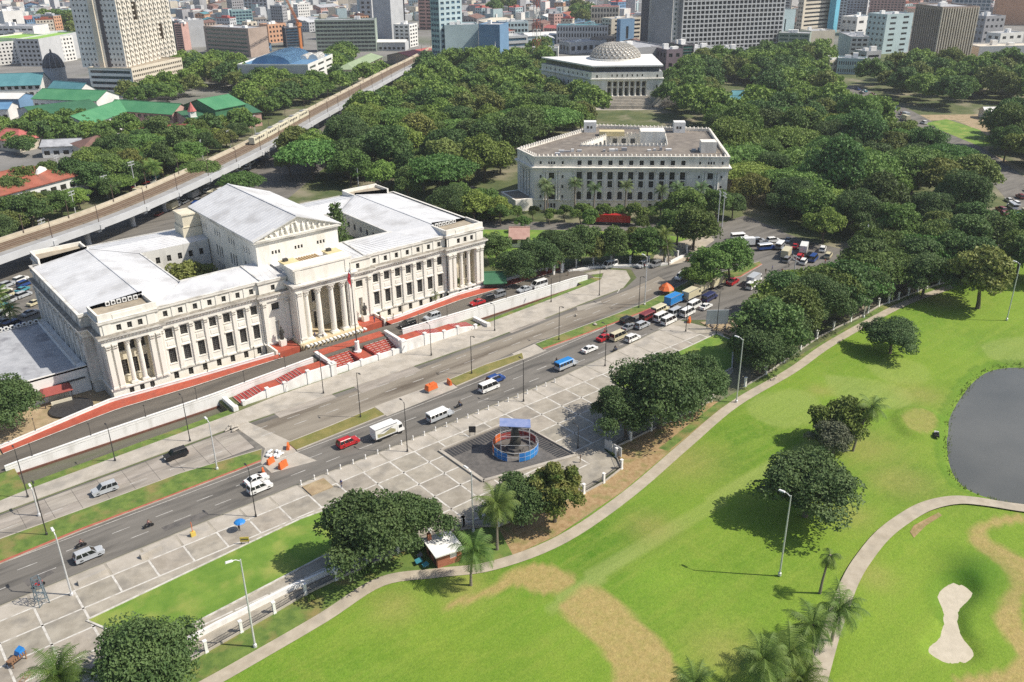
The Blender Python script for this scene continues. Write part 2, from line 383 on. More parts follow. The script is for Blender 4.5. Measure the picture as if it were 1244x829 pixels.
def sstep(t): t = max(0.0, min(1.0, t)); return t * t * (3 - 2 * t)
def hgolf(x, y):
	z = -0.03
	z += 0.28 * math.sin(x * 0.071 + 1.3) * math.sin(y * 0.083) * sstep((dist_edge(x, y) - 4) / 14)
	if inbb(x, y, BBp):
		d = dist_poly(x, y, pond); z -= (1.3 * sstep((d + 2.2) / 4.5) if inside(x, y, pond) else 1.3 * sstep((2.2 - d) / 4.5))
	if inbb(x, y, BBb):
		d = dist_poly(x, y, bunker); t_ = sstep((d + 1.0) / 1.6) if inside(x, y, bunker) else sstep((1.0 - d) / 1.6)
		z = z * (1 - t_) - 0.95 * t_
	q = (x - bunk_lip.x) ** 2 + (y - bunk_lip.y) ** 2
	if q < 150: z += 0.9 * math.exp(-q / 12.0)
	if inbb(x, y, BBt):
		d = dist_poly(x, y, tee); z += 0.8 * (sstep((d + 2.2) / 2.4) if inside(x, y, tee) else sstep((2.2 - d) / 2.4))
	return z
def dist_edge(x, y):
	# depth below the golf boundary (approximate)
	for i in range(len(golf_edge) - 1):
		if golf_edge[i][0] <= x < golf_edge[i + 1][0]: return golf_edge[i][1] - y
	return 0.0
gx0, gx1, gy0, gy1, gs = -52, 330, -236, -78, 1.0
nx, ny = int((gx1 - gx0) / gs), int((gy1 - gy0) / gs)
gv, gf, dry, pale, lush = [], [], [], [], []
BBd = [(bb(q, 3), q) for q in (dry_a, dry_b, dry_c)]
BBr = [(bb(q, 3), q) for q in pale_rings]
BBs = bb(stripe, 3)
for j in range(ny + 1):
	for i in range(nx + 1):
		x, y = gx0 + i * gs, gy0 + j * gs
		gv.append((x, y, hgolf(x, y)))
		d = 0.0
		for b_, q in BBd:
			if inbb(x, y, b_):
				s_ = dist_poly(x, y, q); s_ = s_ if inside(x, y, q) else -s_
				d = max(d, sstep((s_ + 0.4) / 0.8))
		if inbb(x, y, BBt) and inside(x, y, tee): d = max(d, 0.55 * sstep(dist_poly(x, y, tee) / 0.8))
		for c_, r_ in worn:
			q_ = ((x - c_.x) ** 2 + (y - c_.y) ** 2) / (r_ * r_)
			if q_ < 4: d = max(d, 0.42 * math.exp(-1.3 * q_))
		dry.append(d)
		p_ = 0.0
		for b_, q in BBr:
			if inbb(x, y, b_):
				s_ = dist_poly(x, y, q); s_ = s_ if inside(x, y, q) else -s_
				p_ = max(p_, 0.8 * sstep((s_ + 0.5) / 1.5))
		if inbb(x, y, BBs) and inside(x, y, stripe): p_ = max(p_, 0.9)
		pale.append(p_)
		lush.append(math.exp(-((x - bunk_lip.x) ** 2 + (y - bunk_lip.y) ** 2) / 26.0) + (.6 * sstep((3.0 - dist_poly(x, y, bunker)) / 2.5) if inbb(x, y, BBb) and x > bunk_c.x - 2 else 0) + (0.6 if inbb(x, y, BBp) and not inside(x, y, pond) and dist_poly(x, y, pond) < 2.5 else 0))
for j in range(ny):
	for i in range(nx):
		x, y = gx0 + (i + .5) * gs, gy0 + (j + .5) * gs
		if dist_edge(x, y) < -4: continue
		a = j * (nx + 1) + i; gf.append((a, a + 1, a + nx + 2, a + nx + 1))
me = bpy.data.meshes.new('golf_lawn'); me.from_pydata(gv, [], gf); me.update()
me.polygons.foreach_set('use_smooth', [True] * len(gf))
for nm, arr in (('dry', dry), ('pale', pale), ('lush', lush)):
	at_ = me.attributes.new(nm, 'FLOAT', 'POINT'); at_.data.foreach_set('value', arr)
def lawn_material():
	m = bpy.data.materials.new('golf_grass'); m.use_nodes = True; nt = m.node_tree; L = nt.links.new
	b = nt.nodes['Principled BSDF']; b.inputs['Roughness'].default_value = 0.95; b.inputs['Specular IOR Level'].default_value = 0.2
	ge = _n(nt, 'ShaderNodeNewGeometry')
	def noise(sc, det=5, rough=0.6, st=None):
		v = ge.outputs['Position']
		if st:
			mp = _n(nt, 'ShaderNodeMapping'); mp.inputs['Scale'].default_value = st[0]; mp.inputs['Rotation'].default_value = (0, 0, st[1]); L(v, mp.inputs[0]); v = mp.outputs[0]
		n = _n(nt, 'ShaderNodeTexNoise'); n.inputs['Scale'].default_value = sc; n.inputs['Detail'].default_value = det; n.inputs['Roughness'].default_value = rough
		L(v, n.inputs['Vector']); return n.outputs['Fac']
	def ramp(f, a, ca, b_, cb):
		r = _n(nt, 'ShaderNodeValToRGB'); e = r.color_ramp.elements
		e[0].position, e[1].position = a, b_; e[0].color, e[1].color = (*ca, 1), (*cb, 1); L(f, r.inputs[0]); return r.outputs[0]
	def mix(f, a, c):
		x = _n(nt, 'ShaderNodeMix', data_type='RGBA')
		for s_, v in ((0, f), (6, a), (7, c)):
			if isinstance(v, tuple): x.inputs[s_].default_value = (*v, 1)
			elif isinstance(v, float): x.inputs[s_].default_value = v
			else: L(v, x.inputs[s_])
		return x.outputs[2]
	def math_(op, a, c):
		x = _n(nt, 'ShaderNodeMath', operation=op)
		for i_, v in enumerate((a, c)):
			if isinstance(v, float): x.inputs[i_].default_value = v
			else: L(v, x.inputs[i_])
		x.use_clamp = True
		return x.outputs[0]
	def attr(n_):
		a = _n(nt, 'ShaderNodeAttribute'); a.attribute_name = n_; return a.outputs['Fac']
	base = ramp(noise(0.045, 6, 0.65), 0.36, (0.082, 0.188, 0.014), 0.66, (0.165, 0.290, 0.030))
	base = mix(math_('MULTIPLY', ramp(noise(0.55, 5, 0.7), 0.4, (0, 0, 0), 0.75, (1, 1, 1)), 0.5), base, (0.205, 0.285, 0.048))
	base = mix(math_('MULTIPLY', ramp(noise(0.35, 4, 0.6, ((0.12, 1.6, 1), 0.75)), 0.48, (0, 0, 0), 0.62, (1, 1, 1)), 0.4), base, (0.215, 0.29, 0.05))
	base = mix(math_('MULTIPLY', ramp(noise(0.11, 5, 0.7), 0.53, (0, 0, 0), 0.72, (1, 1, 1)), 0.42), base, (0.28, 0.30, 0.065))
	base = mix(math_('MULTIPLY', attr('pale'), 0.75), base, (0.275, 0.335, 0.10))
	base = mix(math_('MULTIPLY', ramp(noise(0.5, 3, 0.5, ((0.05, 1.0, 1), -0.35)), 0.50, (0, 0, 0), 0.56, (1, 1, 1)), 0.16), base, (0.12, 0.20, 0.022))
	base = mix(math_('MULTIPLY', ramp(noise(0.25, 6, 0.8), 0.56, (0, 0, 0), 0.70, (1, 1, 1)), 0.5), base, (0.085, 0.165, 0.018))
	base = mix(math_('MULTIPLY', ramp(noise(0.018, 3, 0.5), 0.42, (0, 0, 0), 0.62, (1, 1, 1)), 0.5), base, (0.225, 0.325, 0.038))
	dryc = ramp(noise(1.0, 6, 0.75), 0.3, (0.30, 0.235, 0.085), 0.7, (0.42, 0.335, 0.14))
	dn = math_('MULTIPLY', attr('dry'), ramp(noise(0.6, 6, 0.75), 0.25, (0.7, 0.7, 0.7), 0.55, (1, 1, 1)))
	base = mix(dn, base, dryc)
	base = mix(math_('MULTIPLY', attr('lush'), 0.8), base, (0.06, 0.15, 0.012))
	fine = ramp(noise(2.2, 6, 0.85), 0.3, (0.72, 0.74, 0.72), 0.7, (1.24, 1.20, 1.18))
	x = _n(nt, 'ShaderNodeMix', data_type='RGBA', blend_type='MULTIPLY'); x.inputs[0].default_value = 1.0
	L(base, x.inputs[6]); L(fine, x.inputs[7]); L(x.outputs[2], b.inputs['Base Color'])
	bp = _n(nt, 'ShaderNodeBump'); bp.inputs['Strength'].default_value = 0.7; bp.inputs['Distance'].default_value = 0.15
	L(noise(4.0, 4, 0.7), bp.inputs['Height']); L(bp.outputs[0], b.inputs['Normal'])
	return m
me.materials.append(lawn_material())
lawn = put(me, 'golf_lawn'); lawn['kind'] = 'structure'
def drape(name, Lf, Rt, m, dz):
	mb = MB()
	for i in range(len(Lf) - 1):
		q = []
		for p in (Rt[i], Rt[i + 1], Lf[i + 1], Lf[i]): q.append((p.x, p.y, max(hgolf(p.x, p.y), -0.03) + dz))
		mb.face(q)
	o = mb.build(name, m); o['kind'] = 'structure'; return o
drape('cart_path', *ribbon(path_line, 2.3), path_concrete, 0.07)
cp2 = spline(G([(1290, 622), (1244, 619), (1195, 612), (1160, 610), (1125, 618), (1095, 635), (1070, 655), (1048, 682), (1034, 705), (1022, 735), (1008, 775), (990, 840)]), 6)
drape('cart_path', *ribbon(cp2, 2.5), path_concrete, 0.30)
bk = MB(); bk.face([(p[0], p[1], hgolf(p[0], p[1]) + 0.02) for p in bunker]) if False else None
sb = sheet('sand_bunker', [(p[0], p[1]) for p in bunker], -0.72, sand)
water_m = mat('pond_water', (0.085, 0.088, 0.080), 0.08, (0.135, 0.135, 0.122), 0.025, 0.6, 0.06, 1.6, coord='World', spec=0.5)
sheet('pond_water', [(bunk[0], bunk[1]) for bunk in spline(G([(1500, 700), (1244, 630), (1150, 600), (1130, 560), (1130, 500), (1150, 470), (1190, 435), (1244, 425), (1500, 430), (1500, 700)]), 3)[:-1]], -0.72, water_m)

# ---- the base ground, with openings for the golf course and for the sunken strips in front of the museum
def vwall(u): return -14.6 + 0.015 * u
moat_l = [(-23.5, vwall(-23.5)), (-23.5, -22.2), (17.5, -19.6), (17.5, vwall(17.5))]
moat_r = [(88.5, vwall(88.5)), (88.5, -17.3), (112, -15.6), (127, -14.4), (127, vwall(127))]
ground = sheet('ground', [(-2500, -1500), (9000, -1500), (9000, 9000), (-2500, 9000)], 0.0, city_ground, holes=[golf_poly, moat_l, moat_r])
for nm, mo in (('sunken_strip', moat_l), ('sunken_strip', moat_r)):
	mb = MB(); mb.face([(p[0], p[1], -1.4) for p in mo])
	for i in range(len(mo) - 1):
		a, b = mo[i], mo[(i + 1) % len(mo)]; mb.face([(a[0], a[1], -1.4), (b[0], b[1], -1.4), (b[0], b[1], 0.0), (a[0], a[1], 0.0)])
	mb.build(nm, moat_mud)['kind'] = 'structure'
# grassy strip beside each sunken strip
sheet('grass_verge', [(-40, -27.0), (-23.5, -24.6), (17.5, -21.9), (17.5, -19.6), (-23.5, -22.2), (-23.5, vwall(-23.5)), (-40, -17.5)], 0.024, verge_grass)
sheet('grass_verge', [(88.5, -18.8), (112, -17.2), (127, -16.0), (134, -15.2), (138, -11.8), (134, -10.4), (127, -11.5), (127, -14.4), (112, -15.6), (88.5, -17.3)], 0.024, verge_grass)
park = sheet('park_ground', G([(-250, 620), (-60, 330), (0, 285), (150, 210), (300, 140), (480, 75), (640, 72), (780, 80), (900, 68), (1000, 62), (1150, 66), (1400, 60)]) + [Vector((330, -88.5, 0))] + [Vector((p[0], p[1] + 0.05, 0)) for p in golf_edge[::-1]] + [Vector((-52, -70, 0))], 0.008, park_ground, holes=[moat_l, moat_r])

# ---- roads
swk = [(-90, -33.6), (-29, -29.7), (17, -27.8), (54, -28.2), (84, -27.7), (134.5, -24.6), (143, -21), (147, -15), (143, -9.5), (136, -7.5), (128, -6.5), (126, -2.2)]
roadS = [(-90, -58), (-34.8, -55.8), (-1.8, -55.2), (40.6, -55.2), (72, -54.5), (93.4, -53.5), (116, -51.2), (128, -50.0)]
main_road = sheet('road', [Vector((a, b, 0)) for a, b in swk] + G([(692, 330), (718, 324.5), (790, 326), (815, 322), (832, 312), (843, 304), (852, 290), (872, 278), (885, 268), (905, 262), (935, 275), (975, 292), (1020, 302), (1100, 296), (1160, 284), (1210, 268), (1244, 245), (1290, 225), (1330, 240), (1300, 280), (1244, 300), (1180, 308), (1120, 313), (1050, 322), (1000, 335), (960, 350), (930, 368), (905, 388)]) + [Vector((a, b, 0)) for a, b in roadS[::-1]], 0.02, asphalt)
worn = sheet('worn_asphalt', [Vector((15.5, -29.5, 0))] + [Vector((a, b - 1.6, 0)) for a, b in swk[3:6]] + G([(800, 336), (815, 345), (790, 362), (700, 398), (650, 416), (620, 430), (545, 462), (470, 492), (350, 537), (322, 540)]), 0.026, asphalt_worn)
# concrete slabs of the near-side of the museum carriageway
slab_road = sheet('slab_base', [(-90, -33.2), (-29, -29.9), (15, -28.0), (15.3, -38.2), (0.5, -37.7), (-31, -37.8), (-90, -41)], 0.024, dark_paver)
slab_road.name = 'concrete_carriageway'
slabs = {}
for i in range(18):
	u0 = -68 + i * 4.62; u1 = u0 + 4.55
	for r in range(3):
		def kk(u): return -28.0 - (max(0, 15 - u)) * 0.046
		def mm(u): return -37.8 - max(0, (-31 - u)) * 0.05
		va0, vb0 = kk(u0) - 0.15, mm(u0); va1, vb1 = kk(u1) - 0.15, mm(u1)
		t0, t1 = (0, 0.16, 0.58, 1.0)[r], (0, 0.16, 0.58, 1.0)[r + 1]
		g = 0.04
		q = [(u0, va0 + (vb0 - va0) * t1 + g), (u1, va1 + (vb1 - va1) * t1 + g), (u1, va1 + (vb1 - va1) * t0 - g), (u0, va0 + (vb0 - va0) * t0 - g)]
		mb = MB(); mb.prism(q, 0.024, 0.05 + random.uniform(-0.004, 0.004)); mb.build('concrete_slab', slab_concrete, slab_road)
# museum-side pavement
def raised(name, poly, m, z=0.14, z0=-0.02):
	mb = MB(); mb.prism([(p[0], p[1]) for p in poly], z0, z); o = mb.build(name, m); o['kind'] = 'structure'; return o
raised('sidewalk', [(-90, -30.5), (-40, -27.0), (-23.5, -24.6), (17.5, -21.9), (28, -20.6), (88, -19.0), (112, -17.25), (127, -16.05), (134, -15.25), (138.5, -11.8), (134, -10.2), (134, -8.2), (141, -10), (145, -14.8), (141, -20.4), (134, -24.2), (84, -27.3), (54, -27.8), (17, -27.3), (-29, -29.3), (-90, -33.1)], concrete)
# medians with kerbs
def median(N, Sd, m, kerb, rk=True):
	poly = N + Sd[::-1]
	k = raised('median_kerb', poly, kerb, 0.16, 0.0)
	c = Vector((sum(p.x for p in poly) / len(poly), sum(p.y for p in poly) / len(poly), 0))
	n = len(N)
	def ins(a, b, t=0.35):
		d = (b - a).normalized(); return a + d * t
	N2 = [ins(N[i], Sd[i], 0.3) for i in range(n)]; S2 = [ins(Sd[i], N[i], 0.75 if rk else 0.3) for i in range(n)]
	sh = sheet('median_grass', N2 + S2[::-1], 0.175, m)
	if rk:
		S3 = [ins(Sd[i], N[i], 0.12) for i in range(n)]
		sheet('median_kerb_paint', S2 + S3[::-1], 0.168, red_kerb)
	return sh
median([Vector((-90, -43.0, 0))] + G([(0, 655), (100, 619), (220, 575), (318, 546)]), [Vector((-90, -49.5, 0))] + G([(0, 686), (100, 645), (200, 607), (317, 562)]), verge_grass, concrete)
median(G([(349, 538), (400, 518), (454, 495.5)]), G([(361, 548), (413, 527), (468, 505)]), dry_verge, concrete, False)
median(G([(544, 462), (590, 443), (634, 429)]), G([(555, 470), (600, 451), (636, 437)]), dry_verge, concrete, False)
median(G([(650, 418), (700, 399.5), (745, 383), (785, 367.5), (812, 354), (838, 341), (860, 334), (890, 328), (922, 318)]), G([(661, 425.5), (720, 404), (765, 387), (805, 370.5), (830, 358), (850, 350), (870, 343), (900, 337), (926, 322)]), verge_grass, concrete)
# concrete crossings between the medians
sheet('crossing', G([(282, 516), (299, 512), (352, 536), (360, 549), (385, 560), (330, 575), (317, 563), (322, 545)]), 0.030, concrete)
sheet('crossing', G([(455, 494), (545, 461), (556, 471), (470, 506)]), 0.032, concrete)
sheet('crossing', G([(622, 430), (652, 417), (664, 426), (634, 438)]), 0.032, concrete)

# lane dashes
def dash(u0, v0, u1, v1, w=0.14, m=faded_line, z=0.034):
	d = Vector((u1 - u0, v1 - v0, 0)).normalized(); n = Vector((-d.y, d.x, 0)) * w / 2
	return [(u0 - n.x, v0 - n.y, z), (u1 - n.x, v1 - n.y, z), (u1 + n.x, v1 + n.y, z), (u0 + n.x, v0 + n.y, z)]
def lane_line(name, fn, u0, u1, L_=3.0, gap=4.4, m=faded_line, z=0.034, w=0.15):
	root = None; u = u0; me_ = None
	root = empty(name, (0, 0, 0)); root['kind'] = 'structure'
	while u < u1:
		mb = MB(); mb.face(dash(u, fn(u), u + L_, fn(u + L_), w, m, z)); mb.build('lane_dash', m, root)
		u += L_ + gap
lane_line('lane_marking', lambda u: -48.4 + 0.0002 * max(0, u - 40) ** 2, -60, 128)
lane_line('lane_marking', lambda u: -51.8 + 0.0002 * max(0, u - 40) ** 2, -58, 128)
lane_line('lane_marking', lambda u: -34.6 + 0.00045 * max(0, u - 40) ** 2, 18, 150, m=faded_line)
lane_line('lane_marking', lambda u: -31.3 + 0.0004 * max(0, u - 40) ** 2, 18, 150, m=faded_line)
lane_line('lane_marking', lambda u: -35.0, -60, 12, m=faded_line, z=0.06)
# worn edge line beside the median and a curved line at the turning
ml = MB()
for i in range(40):
	u = -60 + i * 4.6; ml.face(dash(u, -44.9 + 0.0005 * max(0, u - 20) ** 2, u + 4.6, -44.9 + 0.0005 * max(0, u + 4.6 - 20) ** 2, 0.12, white_line, 0.036))
ml.build('edge_line', white_line)['kind'] = 'structure'
cl = spline(G([(705, 338), (722, 337.5), (742, 339), (754, 346), (750, 356)]), 6); a_, b_ = ribbon(cl, 0.25)
ml = MB()
for i in range(len(a_) - 1): ml.face([(p.x, p.y, 0.034) for p in (b_[i], b_[i + 1], a_[i + 1], a_[i])])
ml.build('turning_line', white_line)['kind'] = 'structure'
# dark repair patches in the asphalt
for q in ([(28, 706), (60, 690), (66, 696), (34, 713)], [(196, 641), (250, 621), (254, 626), (200, 646)], [(262, 560), (277, 574), (272, 577), (257, 563)], [(540, 535), (600, 512), (606, 517), (546, 541)], [(395, 588), (440, 571), (446, 577), (400, 594)]):
	sheet('asphalt_patch', G(q), 0.062 if q[0][0] == 262 else 0.031, dark_paver if q[0][0] != 395 else asphalt)
for q in ([(700, 373), (730, 366), (733, 371), (702, 378)], [(610, 400), (650, 384), (664, 388), (622, 405)], [(430, 470), (500, 444), (512, 450), (440, 478)], [(330, 500), (400, 477), (410, 484), (340, 508)]):
	sheet('asphalt_patch', G(q), 0.031, slab_concrete)

# ---- plaza: paving panels between white strips
lawn1 = [Vector((-25.3, -68.0, 0)), Vector((5.8, -65.9, 0)), Vector((11, -65.6, 0)), Vector((20, -66.5, 0)), Vector((20, -76.5, 0)), Vector((-20, -79.5, 0))]
plaza_poly = [Vector((a, b - 0.25, 0)) for a, b in roadS] + [Vector(p) for p in ((131, -62, 0), (115, -78, 0), (100, -84, 0), (67.5, -83.2, 0), (66, -89.6, 0), (54.5, -91.2, 0), (48, -89.5, 0), (36, -88.8, 0), (28, -84.8, 0), (8, -83.2, 0), (-3, -83.9, 0), (-26, -86.5, 0), (-60, -89, 0), (-90, -80, 0))]
plaza = raised('plaza', plaza_poly, panel_concrete, 0.14)
mono_poly = [(42.4, -62.9), (61.2, -62.9), (61.8, -81.6), (42.4, -77.0)]
def in_plaza(x, y): return inside(x, y, plaza_poly) and not inside(x, y, lawn1)
U0, DU, DV = -1.8, 5.76, 5.08
for i in range(-10, 24):
	for j in range(-1, 6):
		u0, u1 = U0 + i * DU + 0.19, U0 + (i + 1) * DU - 0.19
		if j == -1: v1, v0 = None, -59.8 + 0.16
		else: v1, v0 = -59.8 - j * DV - 0.16, -59.8 - (j + 1) * DV + 0.16
		if v1 is None:
			def rs(u):
				for k in range(len(roadS) - 1):
					if roadS[k][0] <= u <= roadS[k + 1][0]:
						t = (u - roadS[k][0]) / (roadS[k + 1][0] - roadS[k][0]); return roadS[k][1] + t * (roadS[k + 1][1] - roadS[k][1]) - 0.6
				return -50.6
			q = [(u0, v0), (u1, v0), (u1, rs(u1)), (u0, rs(u0))]; m_ = concrete
		else: q = [(u0, v0), (u1, v0), (u1, v1), (u0, v1)]; m_ = panel_concrete
		cx_, cy_ = (u0 + u1) / 2, (q[0][1] + q[2][1]) / 2
		if cx_ > 128: continue
		if not all(in_plaza(a * .96 + cx_ * .04, b * .96 + cy_ * .04) for a, b in q): continue
		if any(inside(a, b, mono_poly) for a, b in q) and inside(cx_, cy_, mono_poly): continue
		mb = MB(); mb.prism(q, 0.14, 0.165); mb.build('paving_panel', m_, plaza)
for i in range(-10, 23):
	for j in range(0, 6):
		u, v = U0 + i * DU, -59.8 - j * DV
		for (x0, x1, y0, y1) in ((u + 0.17, u + DU - 0.17, v - 0.15, v + 0.15), (u - 0.17, u + 0.17, v - DV - 0.15, v + 0.15)):
			c_ = ((x0 + x1) / 2, (y0 + y1) / 2)
			if not (in_plaza(x0, y0) and in_plaza(x1, y1)) or inside(c_[0], c_[1], mono_poly) or c_[0] > 126: continue
			mb = MB(); mb.prism([(x0, y0), (x1, y0), (x1, y1), (x0, y1)], 0.14, 0.158); mb.build('white_strip', white_line, plaza)
sheet('plaza_lawn', lawn1, 0.20, MAT.get('lawn') or mat('lawn', (0.095, 0.195, 0.018), 0.95, (0.17, 0.27, 0.035), 0.25, 0.5, 0.5, 6.0, coord='World', col3=(0.33, 0.33, 0.085), scale3=0.18, amt3=0.6))
lawn_m = MAT['lawn']
lawn2 = G([(742, 464), (833, 424), (870, 406.5), (891, 415), (889, 448), (850, 470), (800, 480), (757, 473)])
mb = MB(); wl = G([(222, 786), (262, 764), (300, 745), (350, 720), (402, 697), (436, 688)])
for i in range(5): mb.bar((wl[i].x, wl[i].y, .55), (wl[i + 1].x, wl[i + 1].y, .55), .45, 1.0)
tag(mb.build('balustrade_wall', wall_paint), 'long low white wall along the near side of the fenced lawn', 'wall')
sheet('plaza_lawn', lawn2, 0.20, lawn_m)
for lw in (lawn1, lawn2):
	mb = MB(); n = len(lw)
	for i in range(n):
		a, b = lw[i], lw[(i + 1) % n]; mb.bar((a.x, a.y, 0.2), (b.x, b.y, 0.2), 0.3, 0.24)
	mb.build('lawn_kerb', white_line)['kind'] = 'structure'
# the monument's sunken dark court with its low rim
mb = MB(); mb.prism(mono_poly, 0.14, 0.17); mono_court = mb.build('monument_court', dark_paver); mono_court['kind'] = 'structure'
mb = MB()
for i in (0, 1, 2, 3):
	a, b = mono_poly[i], mono_poly[(i + 1) % 4]; mb.bar((a[0], a[1], 0.25), (b[0], b[1], 0.25), 0.7 if i in (2, 3) else 0.4, 0.5)
mb.build('court_rim', concrete, mono_court)
mb = MB()
for k in range(26):
	mb.box(43 + k * 0.7, 43.45 + k * 0.7, -66.4, -63.6, 0.17, 0.20)
	mb.box(58.4, 61.0, -63.8 - k * 0.66, -63.4 - k * 0.66, 0.17, 0.20)
mb.build('grating', concrete if False else dark_metal, mono_court)
# earth between the fence and the cart path
sheet('fence_soil', [Vector((36, -89.2, 0)), Vector((54.5, -91.7, 0)), Vector((66, -90.0, 0)), Vector((69, -84, 0)), Vector((100, -84.3, 0)), Vector((101, -87.0, 0)), Vector((81, -91.2, 0)), Vector((60, -95.7, 0)), Vector((42, -97.7, 0)), Vector((33, -97, 0))], 0.016, orange_soil)
sheet('fence_grass', [Vector((-52, -90.5, 0)), Vector((-26, -87, 0)), Vector((-3, -84.3, 0)), Vector((8, -83.5, 0)), Vector((28, -85.2, 0)), Vector((36, -89.2, 0)), Vector((33, -97.0, 0)), Vector((29, -95.7, 0)), Vector((21, -91.4, 0)), Vector((13, -87.4, 0)), Vector((2, -88.8, 0)), Vector((-16.3, -90.2, 0)), Vector((-52, -91.8, 0))], 0.016, verge_grass)
sheet('fence_grass', G([(800, 545), (870, 490), (950, 445), (1000, 415), (1080, 366), (1140, 345), (1150, 349), (1090, 368), (1010, 417), (955, 449), (885, 489), (812, 548)]), 0.018, verge_grass)

# ---- the museum's lot, street along the viaduct and other paved ground
sheet('museum_lot', [Vector((-60, -16, 0)), Vector((-23.5, vwall(-23.5) + .3, 0)), Vector((17.4, vwall(17.4) + .3, 0)), Vector((88.6, vwall(88) + .3, 0)), Vector((126.5, vwall(126) + .3, 0)), Vector((126, 2, 0)), Vector((106, 4, 0)), Vector((106, 62, 0)), Vector((-4, 62, 0)), Vector((-60, 40, 0))], 0.014, dirt)
sheet('taft_avenue', [Vector(p) for p in ((-60, 45, 0), (-4, 62, 0), (50, 78, 0), (95, 118, 0), (180, 205, 0), (330, 350, 0), (420, 440, 0), (420, 480, 0), (300, 385, 0), (180, 268, 0), (100, 198, 0), (40, 150, 0), (-60, 105, 0))], 0.018, asphalt)
sheet('finance_street', G([(520, 262), (585, 268), (700, 271), (870, 272), (905, 266), (900, 276), (865, 284), (700, 280), (580, 279), (510, 274)]), 0.022, asphalt)
sheet('side_lawn', G([(585, 278), (700, 280), (800, 284), (835, 290), (790, 310), (700, 312), (640, 318), (596, 324), (588, 300)]), 0.020, lawn_m)
sheet('diagonal_avenue', G([(1020, 104), (1042, 104), (1110, 136), (1190, 178), (1210, 190), (1244, 215), (1290, 235), (1250, 260), (1225, 245), (1190, 205), (1120, 165), (1060, 132)]), 0.022, asphalt)
sheet('park_lawn', G([(1122, 150), (1150, 145), (1190, 158), (1205, 170), (1205, 178), (1190, 178)]), 0.024, lawn_m)
sheet('sandy_walk', G([(1100, 140), (1300, 138), (1300, 152), (1215, 152), (1200, 185), (1300, 230), (1300, 238), (1190, 186), (1200, 172), (1192, 160), (1160, 146), (1120, 147)]), 0.020, dirt)
sheet('court_apron', G([(640, 134), (800, 134), (870, 110), (830, 88), (820, 100), (806, 122), (735, 128)]), 0.016, concrete)
sheet('plaza_east', G([(800, 300), (862, 285), (868, 292), (850, 305), (835, 318), (815, 322), (790, 322)]), 0.024, path_concrete)
sheet('rubble_ground', G([(850, 392), (905, 388), (935, 372), (915, 400), (895, 412), (868, 402)]), 0.15, dirt)
# ================================================================ FACADE TOOLS
def facade(mb, o, ex, nr, Wd, z0, z1, ops, depth=0.35, m=0, mr=None):
	"""a wall face with rectangular openings (x0,x1,za,zb) and their reveals; panes are separate"""
	o, ex, nr = Vector(o), Vector(ex), Vector(nr)
	xs = sorted(set([0.0, Wd] + [q for op in ops for q in op[:2]])); zs = sorted(set([z0, z1] + [q for op in ops for q in op[2:4]]))
	def pt(x, z, d=0.0): return (o.x + ex.x * x - nr.x * d, o.y + ex.y * x - nr.y * d, z)
	for k in range(len(zs) - 1):
		za, zb = zs[k], zs[k + 1]; zm = (za + zb) / 2; row = [op for op in ops if op[2] < zm < op[3]]
		start = 0.0
		for op in sorted(row):
			if op[0] > start + 1e-6: mb.face([pt(start, za), pt(op[0], za), pt(op[0], zb), pt(start, zb)], m)
			start = op[1]
		if start < Wd - 1e-6: mb.face([pt(start, za), pt(Wd, za), pt(Wd, zb), pt(start, zb)], m)
	mr = m if mr is None else mr
	for (a, b, za, zb) in [op[:4] for op in ops]:
		mb.face([pt(a, za), pt(a, zb), pt(a, zb, depth), pt(a, za, depth)], mr); mb.face([pt(b, zb), pt(b, za), pt(b, za, depth), pt(b, zb, depth)], mr)
		mb.face([pt(b, za), pt(a, za), pt(a, za, depth), pt(b, za, depth)], mr); mb.face([pt(a, zb), pt(b, zb), pt(b, zb, depth), pt(a, zb, depth)], mr)
def panes(mb, o, ex, nr, ops, depth=0.33, m=0):
	o, ex, nr = Vector(o), Vector(ex), Vector(nr)
	for (a, b, za, zb) in [op[:4] for op in ops]:
		q = [(o.x + ex.x * x - nr.x * depth, o.y + ex.y * x - nr.y * depth, z) for x, z in ((a, za), (b, za), (b, zb), (a, zb))]
		mb.face(q, m)
_win = {}
def window_meshes(w, h, nxm, nzm, sill=True, fm=None, pm=None, arch=False):
	key = (round(w, 2), round(h, 2), nxm, nzm, sill, fm.name if fm else '', pm.name if pm else '', arch)
	if key in _win: return _win[key]
	f = MB(); t = 0.07          # frame and bars; local x along the wall, -y outwards, origin bottom centre
	f.box(-w / 2, w / 2, 0.02, 0.10, 0, t); f.box(-w / 2, w / 2, 0.02, 0.10, h - t, h)
	f.box(-w / 2, -w / 2 + t, 0.02, 0.10, t, h - t); f.box(w / 2 - t, w / 2, 0.02, 0.10, t, h - t)
	for i in range(1, nxm): x = -w / 2 + w * i / nxm; f.box(x - 0.035, x + 0.035, 0.03, 0.09, t, h - t)
	for i in range(1, nzm): z = h * i / nzm; f.box(-w / 2 + t, w / 2 - t, 0.035, 0.085, z - 0.035, z + 0.035)
	p = MB(); p.box(-w / 2, w / 2, 0.11, 0.14, 0, h)
	s = None
	if sill: s = MB(); s.box(-w / 2 - 0.15, w / 2 + 0.15, -0.5, 0.02, -0.16, -0.01); s = s.mesh('sill', white_stone)
	_win[key] = (f.mesh('window', fm or muntin), p.mesh('pane', pm or pane), s)
	return _win[key]
